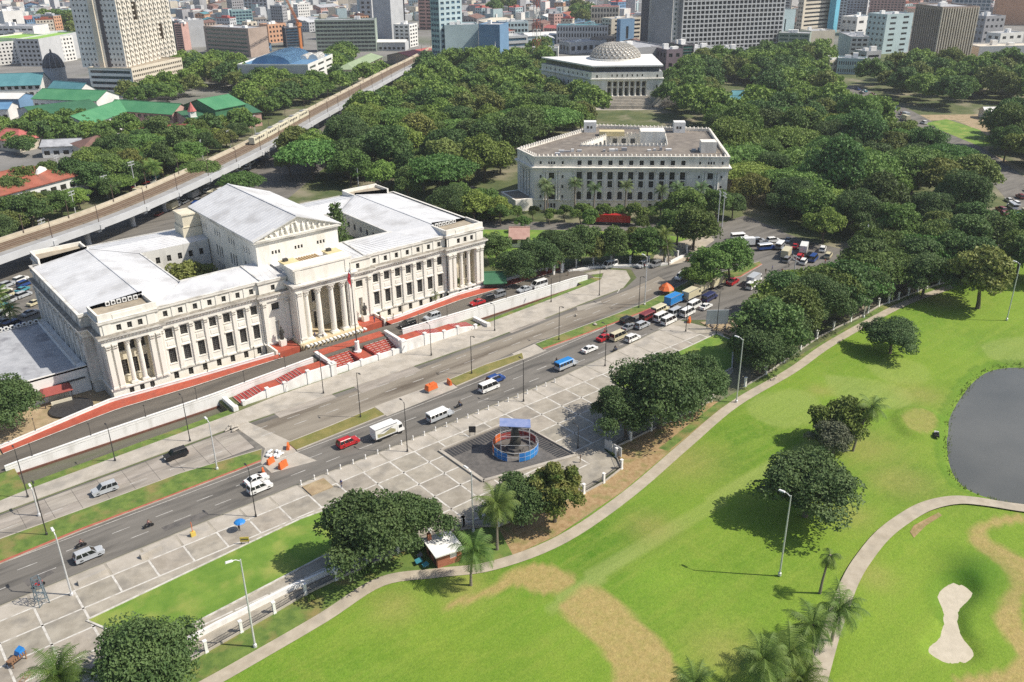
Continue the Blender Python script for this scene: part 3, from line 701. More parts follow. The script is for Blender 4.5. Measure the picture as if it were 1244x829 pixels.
def window(parent, o, ex, nr, op, nxm=2, nzm=3, depth=0.42, sill=True, fm=None, pm=None):
	a, b, za, zb = op[:4]; w, h = b - a, zb - za
	o, ex, nr = Vector(o), Vector(ex), Vector(nr)
	fme, pme, sme = window_meshes(w, h, nxm, nzm, sill, fm, pm)
	c = o + ex * ((a + b) / 2) - nr * (depth - 0.12)
	wdw = put(fme, 'window', parent, (c.x, c.y, za), math.atan2(ex.y, ex.x))
	put(pme, 'pane', wdw)
	if sme: put(sme, 'sill', wdw)
	return wdw
def column_mesh(h, r, name='column', k=14):
	key = ('col', round(h, 2), round(r, 2), k)
	if key in _win: return _win[key]
	c = MB(); c.box(-r * 1.45, r * 1.45, -r * 1.45, r * 1.45, 0, r * 0.5)
	prof = [(r * 1.35, r * .5), (r * 1.4, r * .7), (r * 1.15, r * .95), (r, r * 1.1), (r * 1.0, h * .35), (r * .96, h * .6), (r * .86, h - r * 2.3), (r * .95, h - r * 2.25), (r * .84, h - r * 2.2), (r * .95, h - r * 1.6), (r * 1.02, h - r * 1.2), (r * 1.35, h - r * .45)]
	c.lathe(prof, k)
	for t in range(2):
		for j in range(8):
			a = 2 * PI * (j + .5 * t) / 8; zz = h - r * (2.0 - 0.75 * t); rr = r * (0.98 + 0.12 * t)
			c.bar((rr * math.cos(a), rr * math.sin(a), zz), (rr * 1.22 * math.cos(a), rr * 1.22 * math.sin(a), zz + r * .55), r * .42, r * .16)
	c.box(-r * 1.3, r * 1.3, -r * 1.3, r * 1.3, h - r * .42, h)
	_win[key] = c.mesh(name, white_stone, False)
	return _win[key]
def pilaster_mesh(h, w, d, mtl=None):
	key = ('pil', round(h, 2), w, d, mtl.name if mtl else '')
	if key in _win: return _win[key]
	c = MB(); c.box(-w * .62, w * .62, -d * 1.35, 0.02, 0, .45); c.box(-w / 2, w / 2, -d, 0.02, .45, h - 1.15)
	for t in range(2):
		for j in range(3):
			x = (j - 1) * w * .36; c.bar((x, -d * 1.0, h - 1.1 + t * .45), (x * 1.15, -d * 1.7, h - .75 + t * .45), .26, .1)
	c.box(-w * .46, w * .46, -d, 0.02, h - 1.15, h - .22); c.box(-w * .64, w * .64, -d * 1.7, 0.02, h - .22, h)
	_win[key] = c.mesh('pilaster', mtl or white_stone)
	return _win[key]
def moulding(mb, pts, prof, m=0, closed=False):
	"""sweep a profile (outward, z) along a plan polyline whose outside is on the right-hand side"""
	pts = [Vector((p[0], p[1], 0)) for p in pts]; n = len(pts); rows = []
	for i in range(n):
		a = pts[i - 1] if (i > 0 or closed) else None; b = pts[(i + 1) % n] if (i < n - 1 or closed) else None
		d1 = (pts[i] - a).normalized() if a is not None else (b - pts[i]).normalized(); d2 = (b - pts[i]).normalized() if b is not None else d1
		n1, n2 = Vector((d1.y, -d1.x, 0)), Vector((d2.y, -d2.x, 0)); bi = (n1 + n2)
		bi = bi.normalized() / max(0.3, bi.normalized().dot(n1)) if bi.length > 1e-4 else n1
		rows.append([(pts[i].x + bi.x * o, pts[i].y + bi.y * o, z) for o, z in prof])
	for i in range(n if closed else n - 1):
		a, b = rows[i], rows[(i + 1) % n]
		for k in range(len(prof) - 1): mb.face([a[k], b[k], b[k + 1], a[k + 1]], m)
	if not closed:
		mb.face(rows[0][::-1], m); mb.face(rows[-1], m)

# ================================================================ THE LONG WHITE MUSEUM
MU = empty('museum_building', (0, 0, 0), 0, 'long white neoclassical museum with columned portico, corner pavilions and pale sheet roofs', 'building')
EX, NF = Vector((1, 0, 0)), Vector((0, -1, 0))
WT = 102.3
def mirror(a, b): return WT - b, WT - a
walls = [MB(), MB()]
# --- wings
PITCH = 3.37
for side in (0, 1):
	a, b = (12.3, 36.0) if side == 0 else mirror(12.3, 36.0)
	o = Vector((a, 1.0, 0)); c0 = 14.2 - 12.3
	ops = []
	for i in range(7):
		c = (c0 if side == 0 else (b - a) - c0 - 6 * PITCH) + i * PITCH
		ops += [(c - .55, c + .55, .7, 2.5), (c - .82, c + .82, 4.7, 8.35), (c - .82, c + .82, 10.9, 13.2), (c - .5, c + .5, 16.1, 17.5)]
	facade(walls[side], o, EX, NF, b - a, 0, 18.9, ops, .5)
	for op in ops:
		h = op[3] - op[2]
		if h > 3: window(MU, o, EX, NF, op, 4, 8, .5)
		elif h > 2: window(MU, o, EX, NF, op, 4, 5, .5)
		elif h < 1.5: window(MU, o, EX, NF, op, 2, 3, .42, False)
		else: window(MU, o, EX, NF, op, 2, 3, .42, False)
	for i in range(8):
		c = (14.2 if side == 0 else WT - 14.2 - 6 * PITCH) + (i - .5) * PITCH
		put(pilaster_mesh(10.6, .8, .32), 'pilaster', MU, (c, 1.0, 2.95))
	for i in range(8):     # narrow strips between the attic windows
		c = (14.2 if side == 0 else WT - 14.2 - 6 * PITCH) + (i - .5) * PITCH
		mb = MB(); mb.box(c - .28, c + .28, .86, 1.02, 15.75, 18.3); mb.build('attic_strip', white_stone, MU)
	for i in range(7):     # panels under the piano and upper windows
		c = (14.2 if side == 0 else WT - 14.2 - 6 * PITCH) + i * PITCH
		mb = MB(); mb.box(c - .8, c + .8, .90, 1.02, 9.2, 10.2); mb.box(c - 1.0, c + 1.0, .72, 1.02, 8.5, 8.72); mb.build('spandrel_panel', white_stone, MU)
# --- niche bays beside the portico
for side in (0, 1):
	a, b = (36.0, 43.2) if side == 0 else mirror(36.0, 43.2)
	o = Vector((a, .4, 0)); c = (b - a) / 2
	ops = [(c - 1.0, c + 1.0, 11.1, 12.9), (c - .55, c + .55, 3.3, 8.2), (c - .5, c + .5, 16.1, 17.5)]
	facade(walls[side], o, EX, NF, b - a, 0, 18.9, ops, .9)
	window(MU, o, EX, NF, ops[0], 3, 1, .5); window(MU, o, EX, NF, ops[2], 2, 3, .42, False)
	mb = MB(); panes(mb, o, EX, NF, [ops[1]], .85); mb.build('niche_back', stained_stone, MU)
	for x in (a + .75, b - .75): put(pilaster_mesh(10.6, .85, .35), 'pilaster', MU, (x, .4, 2.95))
	if True:
		s_ = MB(); x = a + c
		s_.box(x - .75, x + .75, -1.9, -.5, 2.2, 3.9); ped = tag(s_.build('statue_pedestal', white_stone), ('left' if side == 0 else 'right') + ' white statue pedestal beside the museum portico', 'pedestal')
		st = MB(); st.tube([(x, -1.2, 3.9), (x, -1.2, 4.6), (x, -1.2, 5.4), (x + .05, -1.15, 6.1), (x, -1.2, 6.55), (x, -1.2, 6.75)], [.5, .42, .36, .44, .22, .14], 10)
		st.blob((x, -1.22, 7.0), (.22, .24, .3)); st.tube([(x + .4, -1.2, 6.4), (x + .55, -1.4, 5.8), (x + .3, -1.75, 5.5)], [.14, .12, .1], 7); st.tube([(x - .4, -1.2, 6.4), (x - .6, -1.15, 5.7), (x - .5, -1.3, 5.1)], [.14, .12, .1], 7)
		tag(st.build('statue', bronze, None, None, 0, True), 'dark bronze statue on the ' + ('left' if side == 0 else 'right') + ' pedestal beside the museum portico', 'statue')
# --- pavilions: loggia of two columns between paired pilasters
for side in (0, 1):
	a, b = (0.0, 12.3) if side == 0 else mirror(0.0, 12.3)
	o = Vector((a, 0, 0))
	ops = [(2.9, 9.4, 3.0, 13.5)] + [(x - .5, x + .5, .7, 2.4) for x in (3.9, 6.15, 8.4)] + [(x - .5, x + .5, 16.1, 17.5) for x in (3.9, 6.15, 8.4)]
	facade(walls[side], o, EX, NF, 12.3, 0, 20.3, ops, .5)
	for op in ops[1:]: window(MU, o, EX, NF, op, 2, 3, .42, False)
	lo = Vector((a + 2.9, 2.2, 0)); lops = [(c - .78, c + .78, z0, z1) for c in (1.05, 3.25, 5.45) for z0, z1 in ((4.6, 8.3), (10.4, 13.0))]
	lw = MB(); facade(lw, lo, EX, NF, 6.5, 3.0, 13.5, lops, .4)
	lw.box(a + 2.9, a + 9.4, .5, 2.3, 2.8, 3.0); lw.box(a + 2.9, a + 9.4, .5, 2.3, 13.5, 13.7); lw.box(a + 2.75, a + 2.9, .5, 2.6, 3.0, 13.5); lw.box(a + 9.4, a + 9.55, .5, 2.6, 3.0, 13.5)
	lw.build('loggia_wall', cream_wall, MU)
	for op in lops: window(MU, lo, EX, NF, op, 3, 6 if op[3] < 9 else 4, .4)
	for x in (4.95, 7.35): put(column_mesh(10.3, .52), 'column', MU, (a + x, .55, 3.2))
	for x in (.75, 2.2, 10.1, 11.55): put(pilaster_mesh(10.5, .95, .4), 'pilaster', MU, (a + x, 0, 3.05))
	mb = MB()
	for x in (1.5, 10.8): mb.box(a + x - .9, a + x + .9, -.16, .02, 15.8, 18.2)
	mb.box(a + 3.0, a + 9.3, -.1, .02, 18.8, 20.0); mb.build('attic_panel', white_stone, MU)
# --- plan outline for mouldings (outside on the right-hand side when walking +u along the front)
front = [(0, 56.0), (0, 48.7), (-1.9, 48.7), (-1.9, 7.5), (0, 7.5), (0, 0), (12.3, 0), (12.3, 1.0), (36.0, 1.0), (36.0, .4), (43.2, .4)]
frontR = [(WT - x, y) for x, y in front][::-1]
for pl in (front, frontR):
	mo = MB()
	moulding(mo, pl, [(0, 2.65), (.28, 2.7), (.28, 3.05), (.05, 3.15), (0, 3.15)])
	mo.build('plinth_moulding', cornice_stone, MU)
	mo = MB()
	moulding(mo, pl, [(0, 13.55), (.38, 13.6), (.38, 14.5), (.5, 14.6), (.55, 15.0), (1.0, 15.15), (1.05, 15.55), (.1, 15.75), (0, 15.75)])
	mo.build('cornice', cornice_stone, MU)
	mo = MB(); moulding(mo, pl, [(.06, 15.79), (1.0, 15.58), (1.0, 15.60), (.06, 15.82)]); mo.build('ledge', grime_and_shade, MU)
	mo = MB()
	for i in range(len(pl) - 1):       # small blocks under the cornice
		A, B = Vector((*pl[i], 0)), Vector((*pl[i + 1], 0)); L_ = (B - A).length; d = (B - A) / L_; nn = Vector((d.y, -d.x, 0)); k = int(L_ / .75)
		for j in range(k):
			c = A + d * ((j + .5) * L_ / k) + nn * .62; mo.box(c.x - .14, c.x + .14, c.y - .14, c.y + .14, 14.72, 15.0)
	mo.build('dentils', white_stone, MU)['kind'] = 'stuff'
	mo = MB()
	w_ = [p for p in pl if True]
	moulding(mo, pl, [(0, 18.2), (.22, 18.3), (.25, 18.75), (.3, 18.95), (-.35, 18.95)])
	mo.build('parapet_moulding', cornice_stone, MU)
	mo = MB(); moulding(mo, pl, [(.2, 18.21), (.24, 18.19), (.24, 18.27), (.2, 18.28)]); mo.build('shade_line', grime_and_shade, MU)  # dark line under the parapet moulding, its colour standing in for shade
# --- side and back walls
for sgn in (0, 1):
	side_w = MB()
	def X(u): return u if sgn == 0 else WT - u
	nL = Vector((-1, 0, 0)) if sgn == 0 else Vector((1, 0, 0)); exL = Vector((0, -1, 0)) if sgn == 0 else Vector((0, 1, 0))
	# central projecting part
	o = Vector((X(-1.9), 48.7 if sgn == 0 else 7.5, 0)); ops = []
	for i in range(9):
		c = 2.6 + i * 4.5; ops += [(c - .55, c + .55, 16.0, 17.4), (c - .8, c + .8, 10.6, 13.0), (c - .8, c + .8, 4.6, 8.2)]
	facade(side_w, o, exL, nL, 41.2, 0, 18.9, ops, .4)
	for op in ops: window(MU, o, exL, nL, op, 2, 3, .4, False)
	for i in range(10):
		y = o.y + exL.y * (.35 + i * 4.5); put(pilaster_mesh(10.5, .9, .35, stained_stone), 'pilaster', MU, (o.x, y, 3.05), math.atan2(exL.y, exL.x))
	for ya, yb in ((7.5, 0.0), (56.0, 48.7)):
		if sgn == 1: ya, yb = yb, ya
		facade(side_w, Vector((X(0), ya, 0)), exL, nL, 7.5 if 0 in (ya, yb) else 7.3, 0, 20.3, [], .4)
	for y in (7.5, 48.7): side_w.face([(X(0), y, 0), (X(-1.9), y, 0), (X(-1.9), y, 18.9), (X(0), y, 18.9)] if (y == 7.5) == (sgn == 1) else [(X(-1.9), y, 0), (X(0), y, 0), (X(0), y, 18.9), (X(-1.9), y, 18.9)])
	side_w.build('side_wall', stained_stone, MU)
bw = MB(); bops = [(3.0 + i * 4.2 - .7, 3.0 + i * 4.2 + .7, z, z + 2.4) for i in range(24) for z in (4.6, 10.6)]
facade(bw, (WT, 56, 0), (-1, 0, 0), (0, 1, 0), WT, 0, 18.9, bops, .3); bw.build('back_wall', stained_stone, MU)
bp_ = MB(); panes(bp_, (WT, 56, 0), (-1, 0, 0), (0, 1, 0), bops, .28); bp_.build('back_windows', pane, MU)['kind'] = 'stuff'
for w_ in walls: w_.build('front_wall', white_stone, MU)
# --- portico
PU0, PU1, PV = 43.2, 59.1, -3.6
po = MB()
po.box(PU0 - .6, PU1 + .6, PV - 1.0, 3.0, 0.0, 2.45); po.build('portico_platform', tan_marble, MU)
for x0, x1 in ((PU0, PU0 + 1.9), (PU1 - 1.9, PU1)):
	po = MB(); po.box(x0 - .15, x1 + .15, PV - .15, 0.5, 2.45, 3.3); po.box(x0, x1, PV, .5, 3.3, 15.6)
	po.build('corner_pier', white_stone, MU)
for x in (46.15, 49.35, 52.95, 56.15): put(column_mesh(13.1, .72, k=16), 'column', MU, (x, PV + .95, 2.45))
for x in (PU0 + .95, PU1 - .95): put(pilaster_mesh(12.3, 1.3, .22), 'pier_front', MU, (x, PV, 3.3))
po = MB(); moulding(po, [(PU0, .45), (PU0, PV), (PU1, PV), (PU1, .45)], [(0, 15.6), (.12, 15.6), (.12, 16.3), (.2, 16.35), (.25, 16.9), (.85, 17.05), (.9, 17.45), (0, 17.6)])
po.box(PU0 + .02, PU1 - .02, PV + .02, .45, 15.62, 17.5); po.build('portico_entablature', cornice_stone, MU)
po = MB()
for i in range(22): x = PU0 + .4 + i * .72; po.box(x - .13, x + .13, PV - .62, PV - .2, 16.72, 16.98)
po.build('dentils', stained_stone, MU)['kind'] = 'stuff'
po = MB(); po.box(PU0 + .3, PU1 - .3, PV + .25, 1.0, 17.5, 20.9); po.box(PU0 + .05, PU1 - .05, PV + .05, 1.15, 20.9, 21.35); po.box(PU0 + .5, PU0 + 2.0, PV + .1, PV + .3, 17.7, 20.8); po.box(PU1 - 2.0, PU1 - .5, PV + .1, PV + .3, 17.7, 20.8); po.build('portico_attic', white_stone, MU)
po = MB(); pops = [(c - .65, c + .65, 2.5, 6.8) for c in (3.1, 7.95, 12.8)] + [(c - .7, c + .7, 9.6, 12.6) for c in (3.1, 7.95, 12.8)]
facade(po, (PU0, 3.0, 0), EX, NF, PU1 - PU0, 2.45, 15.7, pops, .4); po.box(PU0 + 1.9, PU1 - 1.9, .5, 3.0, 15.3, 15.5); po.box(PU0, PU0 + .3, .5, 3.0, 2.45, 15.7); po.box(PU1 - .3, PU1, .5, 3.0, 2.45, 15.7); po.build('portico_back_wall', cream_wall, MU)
for i, op in enumerate(pops):
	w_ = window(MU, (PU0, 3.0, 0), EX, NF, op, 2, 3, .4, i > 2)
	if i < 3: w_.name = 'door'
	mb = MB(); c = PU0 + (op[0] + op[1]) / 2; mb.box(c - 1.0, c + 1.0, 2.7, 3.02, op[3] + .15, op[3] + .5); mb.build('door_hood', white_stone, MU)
# --- hall rising behind the portico
HU0, HU1, HV0, HV1, HE, HR = 40.4, 62.7, 9.4, 49.3, 25.7, 30.0
hm = (HU0 + HU1) / 2
hw = MB()
tri = []
for gc in (5.0, 11.15, 17.3):
	for k in (-1, 0, 1): tri.append((gc + k * .85 - .26, gc + k * .85 + .26, 21.6, 22.5))
facade(hw, (HU0, HV0, 0), EX, NF, HU1 - HU0, 14, HE, tri, .3)
facade(hw, (HU1, HV1, 0), (-1, 0, 0), (0, 1, 0), HU1 - HU0, 14, HE, [], .3)
tl = []
for gc in (7.0, 16.0, 25.0, 34.0):
	for k in (-1, 0, 1): tl += [(gc + k * 1.5 - .3, gc + k * 1.5 + .3, 21.4, 23.0), (gc + k * 1.6 - .45, gc + k * 1.6 + .45, 15.8, 18.8), (gc + k * 1.6 - .45, gc + k * 1.6 + .45, 11, 14)]
facade(hw, (HU0, HV1, 0), (0, -1, 0), (-1, 0, 0), HV1 - HV0, 5, HE, tl, .35); facade(hw, (HU1, HV0, 0), (0, 1, 0), (1, 0, 0), HV1 - HV0, 5, HE, tl, .35)
hw.build('hall_wall', white_stone, MU)
for op in tri: window(MU, (HU0, HV0, 0), EX, NF, op, 1, 2, .3, False)
for op in tl: window(MU, (HU0, HV1, 0), (0, -1, 0), (-1, 0, 0), op, 1, 2, .35, False)
hp = MB(); panes(hp, (HU1, HV0, 0), (0, 1, 0), (1, 0, 0), tl, .3); hp.build('hall_side_windows', pane, MU)['kind'] = 'stuff'
hw = MB(); moulding(hw, [(HU0, HV1), (HU0, HV0), (HU1, HV0), (HU1, HV1)], [(0, HE - 1.3), (.1, HE - 1.3), (.15, HE - .6), (.7, HE - .45), (.75, HE), (0, HE + .05)], closed=True); hw.build('hall_cornice', cornice_stone, MU)
hw = MB()
for yv in (HV0 - .1, HV1 + .1):
	q = [(HU0 - .75, yv, HE), (HU1 + .75, yv, HE), (hm, yv, HR - .1)]; hw.face(q if yv < 20 else q[::-1])
hw.build('pediment', white_stone, MU)
hw = MB()
for sg in (-1, 1): hw.bar((hm + sg * 11.9, HV0 - .45, HE + .12), (hm, HV0 - .45, HR + .02), .7, .42)
hw.box(HU0 - .8, HU1 + .8, HV0 - .8, HV0 - .1, HE - .05, HE + .28); hw.build('pediment_cornice', white_stone, MU)
random.seed(3)
for k in range(13):
	x = hm + (k - 6) * 1.45; hmax = (1 - abs(k - 6) * 1.45 / 11.9) * (HR - HE) - .55
	if hmax < .5: continue
	f_ = MB(); hh = hmax * random.uniform(.75, .95); b0 = HE + .28; y = HV0 - .35; lean = random.uniform(-.25, .25)
	f_.tube([(x, y, b0), (x + lean * .4, y, b0 + hh * .45), (x + lean, y, b0 + hh * .72), (x + lean, y, b0 + hh * .82)], [.34, .28, .3, .1], 7); f_.blob((x + lean, y - .05, b0 + hh * .92), .16, 0, 6, 4)
	f_.tube([(x + lean, y, b0 + hh * .68), (x + lean + .55 * random.choice((-1, 1)), y - .1, b0 + hh * random.uniform(.4, .9))], [.12, .08], 5)
	f_.build('relief_figure', white_stone, MU, None, 0, True)
rf = MB()
for sg in (-1, 1):
	a, b = hm, hm + sg * 12.0; y0, y1 = HV0 - .95, HV1 + .6
	q = [(a, y0, HR + .25), (b, y0, HE + .30), (b, y1, HE + .30), (a, y1, HR + .25)]; rf.face(q if sg < 0 else q[::-1])
	q2 = [(p[0], p[1], p[2] - .22) for p in q]; rf.face(q2[::-1] if sg < 0 else q2)
	rf.face([q[1], q2[1], q2[2], q[2]] if sg < 0 else [q[2], q2[2], q2[1], q[1]]); rf.face([q[0], q2[0], q2[1], q[1]]); rf.face([q[3], q[2], q2[2], q2[3]])
hall_roof = rf.build('hall_roof', roof_sheet, MU)
rc = MB()
for k in range(1, 27):
	for sg in (-1, 1): rc.bar((hm, HV0 - .95 + k * 1.53, HR + .27), (hm + sg * 12.0, HV0 - .95 + k * 1.53, HE + .32), .07, .07)
rc.build('seams', roof_sheet, hall_roof)['kind'] = 'stuff'
rc = MB(); rc.bar((hm, HV0 - .95, HR + .27), (hm, HV1 + .6, HR + .27), .5, .12); rc.build('ridge_cap', roof_sheet, hall_roof)
# stepped cream stair block at the hall's back corner
sb_ = MB(); sb_.box(34.6, 40.3, 43.5, 50.5, 14, 18.6); sb_.box(35.2, 40.3, 44.0, 50.2, 18.6, 22.0); sb_.box(35.6, 40.3, 44.3, 50.0, 22.0, 25.4)
for z in (18.6, 22.0, 25.4): sb_.box(34.9 if z < 20 else 35.4, 40.32, 43.7 if z < 20 else 44.0, 50.4, z - .15, z + .2)
sb_.build('stair_block', cream_wall, MU)
# --- sheet roofs of the four wings (folded planes with thickness)
def roof_strip(name, quads, ribs=None):
	r_ = MB()
	for q in quads:
		r_.face(q); r_.face([(p[0], p[1], p[2] - .15) for p in q][::-1])
	ro_ = r_.build(name, roof_sheet, MU); sm = MB()
	for q in quads:
		if len(q) < 4: continue
		a, b, c, d = [Vector(p) for p in q]
		if 'side' not in name: a, b, c, d = b, c, d, a
		n_ = int(max((d - a).length, (c - b).length) / 1.5)
		for k in range(1, n_): t = k / n_; sm.bar(a.lerp(d, t), b.lerp(c, t), .07, .07)
	if sm.f: sm.build('seams', roof_sheet, ro_)['kind'] = 'stuff'
	return ro_
EV = 18.55
for sgn in (0, 1):
	def X(u): return u if sgn == 0 else WT - u
	def qd(*p): return [(X(a), b, c) for a, b, c in (p if sgn == 0 else p[::-1])]
	ro = roof_strip('side_wing_roof', [qd((-1.3, 7.2, EV), (11.6, 7.2, 20.4), (11.6, 48.5, 20.4), (-1.3, 48.5, EV)), qd((11.6, 7.2, 20.4), (22.0, 12.6, 18.9), (22.0, 40.0, 18.9), (11.6, 48.5, 20.4)),
		qd((11.6, 7.2, 20.4), (12.3, 1.5, 18.75), (22.0, 12.6, 18.9)), qd((11.6, 48.5, 20.4), (22.0, 40.0, 18.9), (12.3, 54.6, 18.75))])
	cp_ = MB(); cp_.bar((X(11.6), 7.4, 20.45), (X(11.6), 48.3, 20.45), .45, .14); cp_.build('ridge_cap', roof_sheet, ro)
	cp_ = MB(); cp_.box(min(X(22.0), X(22.4)), max(X(22.0), X(22.4)), 12.2, 40.4, 18.2, 19.1); cp_.build('court_parapet', dark_metal if False else stained_stone, MU)
	roof_strip('front_wing_roof', [qd((12.3, 1.3, 18.7), (42.9, 1.3, 18.7), (42.9, 11.9, 19.6), (22.2, 11.9, 19.4))])
	cp_ = MB(); cp_.bar((X(22.0), 12.15, 19.2), (X(43.0), 12.15, 19.4), .9, .5); cp_.build('gutter_wall', stained_stone, MU)
	cp_ = MB(); cp_.bar((X(37.0), 1.4, 18.85), (X(37.0), 11.8, 19.75), .35, .22); cp_.build('roof_joint', stained_stone, MU)
	roof_strip('back_wing_roof', [qd((22.2, 40.2, 18.9), (40.3, 40.2, 18.9), (40.3, 47.6, 19.9), (14.0, 47.6, 19.9)), qd((14.0, 47.6, 19.9), (51.15, 47.6, 19.9), (51.15, 55.6, 18.7), (12.3, 55.6, 18.7))])
	# court walls
	cw = MB(); cops = [(1.2 + i * 2.9 - .55, 1.2 + i * 2.9 + .55, z, z + 1.7) for i in range(6) for z in (10.2, 15.2)]
	oX = Vector((22.2, 40.2, 0)) if sgn == 0 else Vector((HU1, 40.2, 0))
	facade(cw, oX, EX, NF, 18.0, 5, 19.0, cops, .3)
	for op in cops:
		if op[2] > 15: window(MU, oX, EX, NF, op, 2, 2, .3, False)
	pp_ = MB(); panes(pp_, oX, EX, NF, [op for op in cops if op[2] < 15], .28); pp_.build('court_windows', pane, MU)['kind'] = 'stuff'
	c2 = [(1.5 + i * 3.4 - .55, 1.5 + i * 3.4 + .55, z, z + 1.7) for i in range(8) for z in (10.2, 15.2)]
	oY = Vector((22.2, 12.4, 0)) if sgn == 0 else Vector((WT - 22.2, 40.2, 0)); eY = Vector((0, 1, 0)) if sgn == 0 else Vector((0, -1, 0)); nY = Vector((1, 0, 0)) if sgn == 0 else Vector((-1, 0, 0))
	facade(cw, oY, eY, nY, 27.8, 5, 19.0, c2, .3)
	pp_ = MB(); panes(pp_, oY, eY, nY, c2, .28); pp_.build('court_windows', pane, MU)['kind'] = 'stuff'
	oZ = Vector((X(22.2), 12.4, 0)); cw.face([(X(22.2), 12.4, 5), (X(40.4), 12.4, 5), (X(40.4), 12.4, 19.2), (X(22.2), 12.4, 19.2)])
	cw.face([(X(22), 12, 5.0), (X(40.4), 12, 5.0), (X(40.4), 40.4, 5.0), (X(22), 40.4, 5.0)] if sgn == 0 else [(X(40.4), 12, 5.0), (X(22), 12, 5.0), (X(22), 40.4, 5.0), (X(40.4), 40.4, 5.0)])
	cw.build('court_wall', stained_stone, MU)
	# sunken roof terraces of the pavilions
	for yA, yB in ((.4, 7.4), (48.8, 55.6)):
		tr = MB(); x0, x1 = sorted((X(.4), X(11.9))); tr.box(x0, x1, yA, yB, 18.2, 19.45); tr.build('roof_terrace', flat_roof, MU)
		tw = MB()
		for xx in (X(0.02), X(12.28)): tw.box(min(xx, xx + (.45 if xx < x0 + 1 else -.45)), max(xx, xx + (.45 if xx < x0 + 1 else -.45)), yA - .36, yB + .1, 18.0, 20.28)
		yo = yA - .38 if yA < 10 else yB + .38
		tw.box(x0 - .4, x1 + .4, min(yo, yo + (.5 if yA < 10 else -.5)), max(yo, yo + (.5 if yA < 10 else -.5)), 18.0, 20.45)
		yi = yB if yA < 10 else yA
		q = [(X(.4), yi, 18.3), (X(11.9), yi, 18.3), (X(11.9), yi, 20.95), (X(.4), yi, 20.1)]; tw.face(q if sgn == 0 else q[::-1]); tw.face(q[::-1] if sgn == 0 else q)
		tw.build('terrace_wall', white_stone, MU)
# portico roof, skylights, small roof houses
pr = MB(); pr.box(PU0 + .4, PU1 - .4, 1.0, HV0, 18.4, 19.0); pr.face([(PU0 + .4, 1.0, 19.01), (PU1 - .4, 1.0, 19.01), (PU1 - .4, HV0, 19.4), (PU0 + .4, HV0, 19.4)]); pr.box(36.9, PU0 + .4, 1.6, 12, 18.3, 18.62); pr.box(PU1 - .4, 65.4, 1.6, 12, 18.3, 18.62); pr.build('portico_roof', roof_sheet, MU)
sk_m = mat('skylight_brown', (0.32, 0.22, 0.11), 0.5, (0.40, 0.29, 0.16), 1.0, 0.5)
for x0 in (49.3,):
	for k in range(9):
		mb = MB(); mb.box(x0 + k * .72, x0 + k * .72 + .42, 5.4, 8.8, 19.3, 19.6); mb.build('skylight', sk_m, MU)
yel = mat('yellow_roof', (0.60, 0.50, 0.26), 0.8, (0.66, 0.56, 0.33), 0.8, 0.5)
for x0 in (44.4, 56.2):
	mb = MB(); mb.box(x0, x0 + 3.6, 2.2, 6.0, 19.0, 20.6, 0); mb.box(x0 - .2, x0 + 3.8, 2.0, 6.2, 20.6, 20.85, 1); mb.box(x0 + .6, x0 + 1.7, 4.4, 5.4, 20.85, 21.5, 2); mb.build('roof_house', [white_stone, yel, dark_metal], MU)
# air conditioners on the terraces and along the annex
acm = None
def ac_mesh():
	a = MB(); a.box(-.45, .45, -.2, .2, 0, .95, 0); a.lathe([(.30, 0), (.30, .05)], 12, 1, (0, 0, 0))
	# turn the fan disc to the front
	n0 = len(a.v) - 24
	for i in range(n0, len(a.v)): x, y, z = a.v[i]; a.v[i] = (x, -.21 - z * .4, .5 + y)
	a.box(-.42, .42, -.16, .16, -.12, 0.0, 1)
	return a.mesh('air_conditioner', [lamp_white, dark_metal])
acm = ac_mesh()
for k in range(6): tag(put(acm, 'air_conditioner', None, (4.2 + k * 1.2, 6.9, 19.6), 0), 'white air conditioner in the row on the museum front left roof terrace', 'air conditioner', 'air conditioners on the left terrace')
for k in range(6): tag(put(acm, 'air_conditioner', None, (91.6 + k * 1.2, 6.9, 19.6), 0), 'white air conditioner in the row on the museum front right roof terrace', 'air conditioner', 'air conditioners on the right terrace')
for k in range(5): tag(put(acm, 'air_conditioner', None, (12.75, 1.9 + k * 1.0, 18.95), -PI / 2), 'white air conditioner standing along the edge of the front wing roof', 'air conditioner', 'air conditioners beside the left terrace')
# --- annex on the left
AN = empty('annex_building', (0, 0, 0), 0, 'low flat-roofed white annex with stained grey roof left of the museum', 'building')
an = MB(); ao = [(2.0, 3.4, 1.2, 2.8), (14.2, 15.6, 0.1, 2.3), (10.8, 11.6, 1.4, 2.4), (6.5, 7.9, 1.2, 2.8)]
an_poly = [(-34, 9.2), (-17.5, 10.0), (-2.0, 11.0), (-2.0, 44.5), (-34, 44.5)]
facade(an, (-34, 9.6, 0), (1, 0, 0), (0, -1, 0), 31.9, 0, 6.0, [(a + 16, b + 16, c, d) for a, b, c, d in ao] + [(3, 4.5, 1.2, 2.8), (9, 10.5, 1.2, 2.8)], .3)
an.box(-34, -2.1, 9.62, 44.5, 0, 5.6); an.box(-34, -2.1, 9.6, 9.9, 5.6, 6.2); an.box(-34, -2.1, 44.2, 44.5, 5.6, 6.2); an.box(-4.2, -3.9, 12, 44.2, 5.6, 6.3); an.box(-3.9, -2.1, 9.9, 12, 5.6, 6.1)
an.build('wall', white_paint, AN)
for op in [(a + 16, b + 16, c, d) for a, b, c, d in ao] + [(3, 4.5, 1.2, 2.8), (9, 10.5, 1.2, 2.8)]: window(AN, (-34, 9.6, 0), (1, 0, 0), (0, -1, 0), op, 2, 2, .3, False)
mb = MB(); mb.box(-33.9, -4.2, 9.9, 44.2, 5.6, 5.75); mb.build('roof', grey_roof, AN)
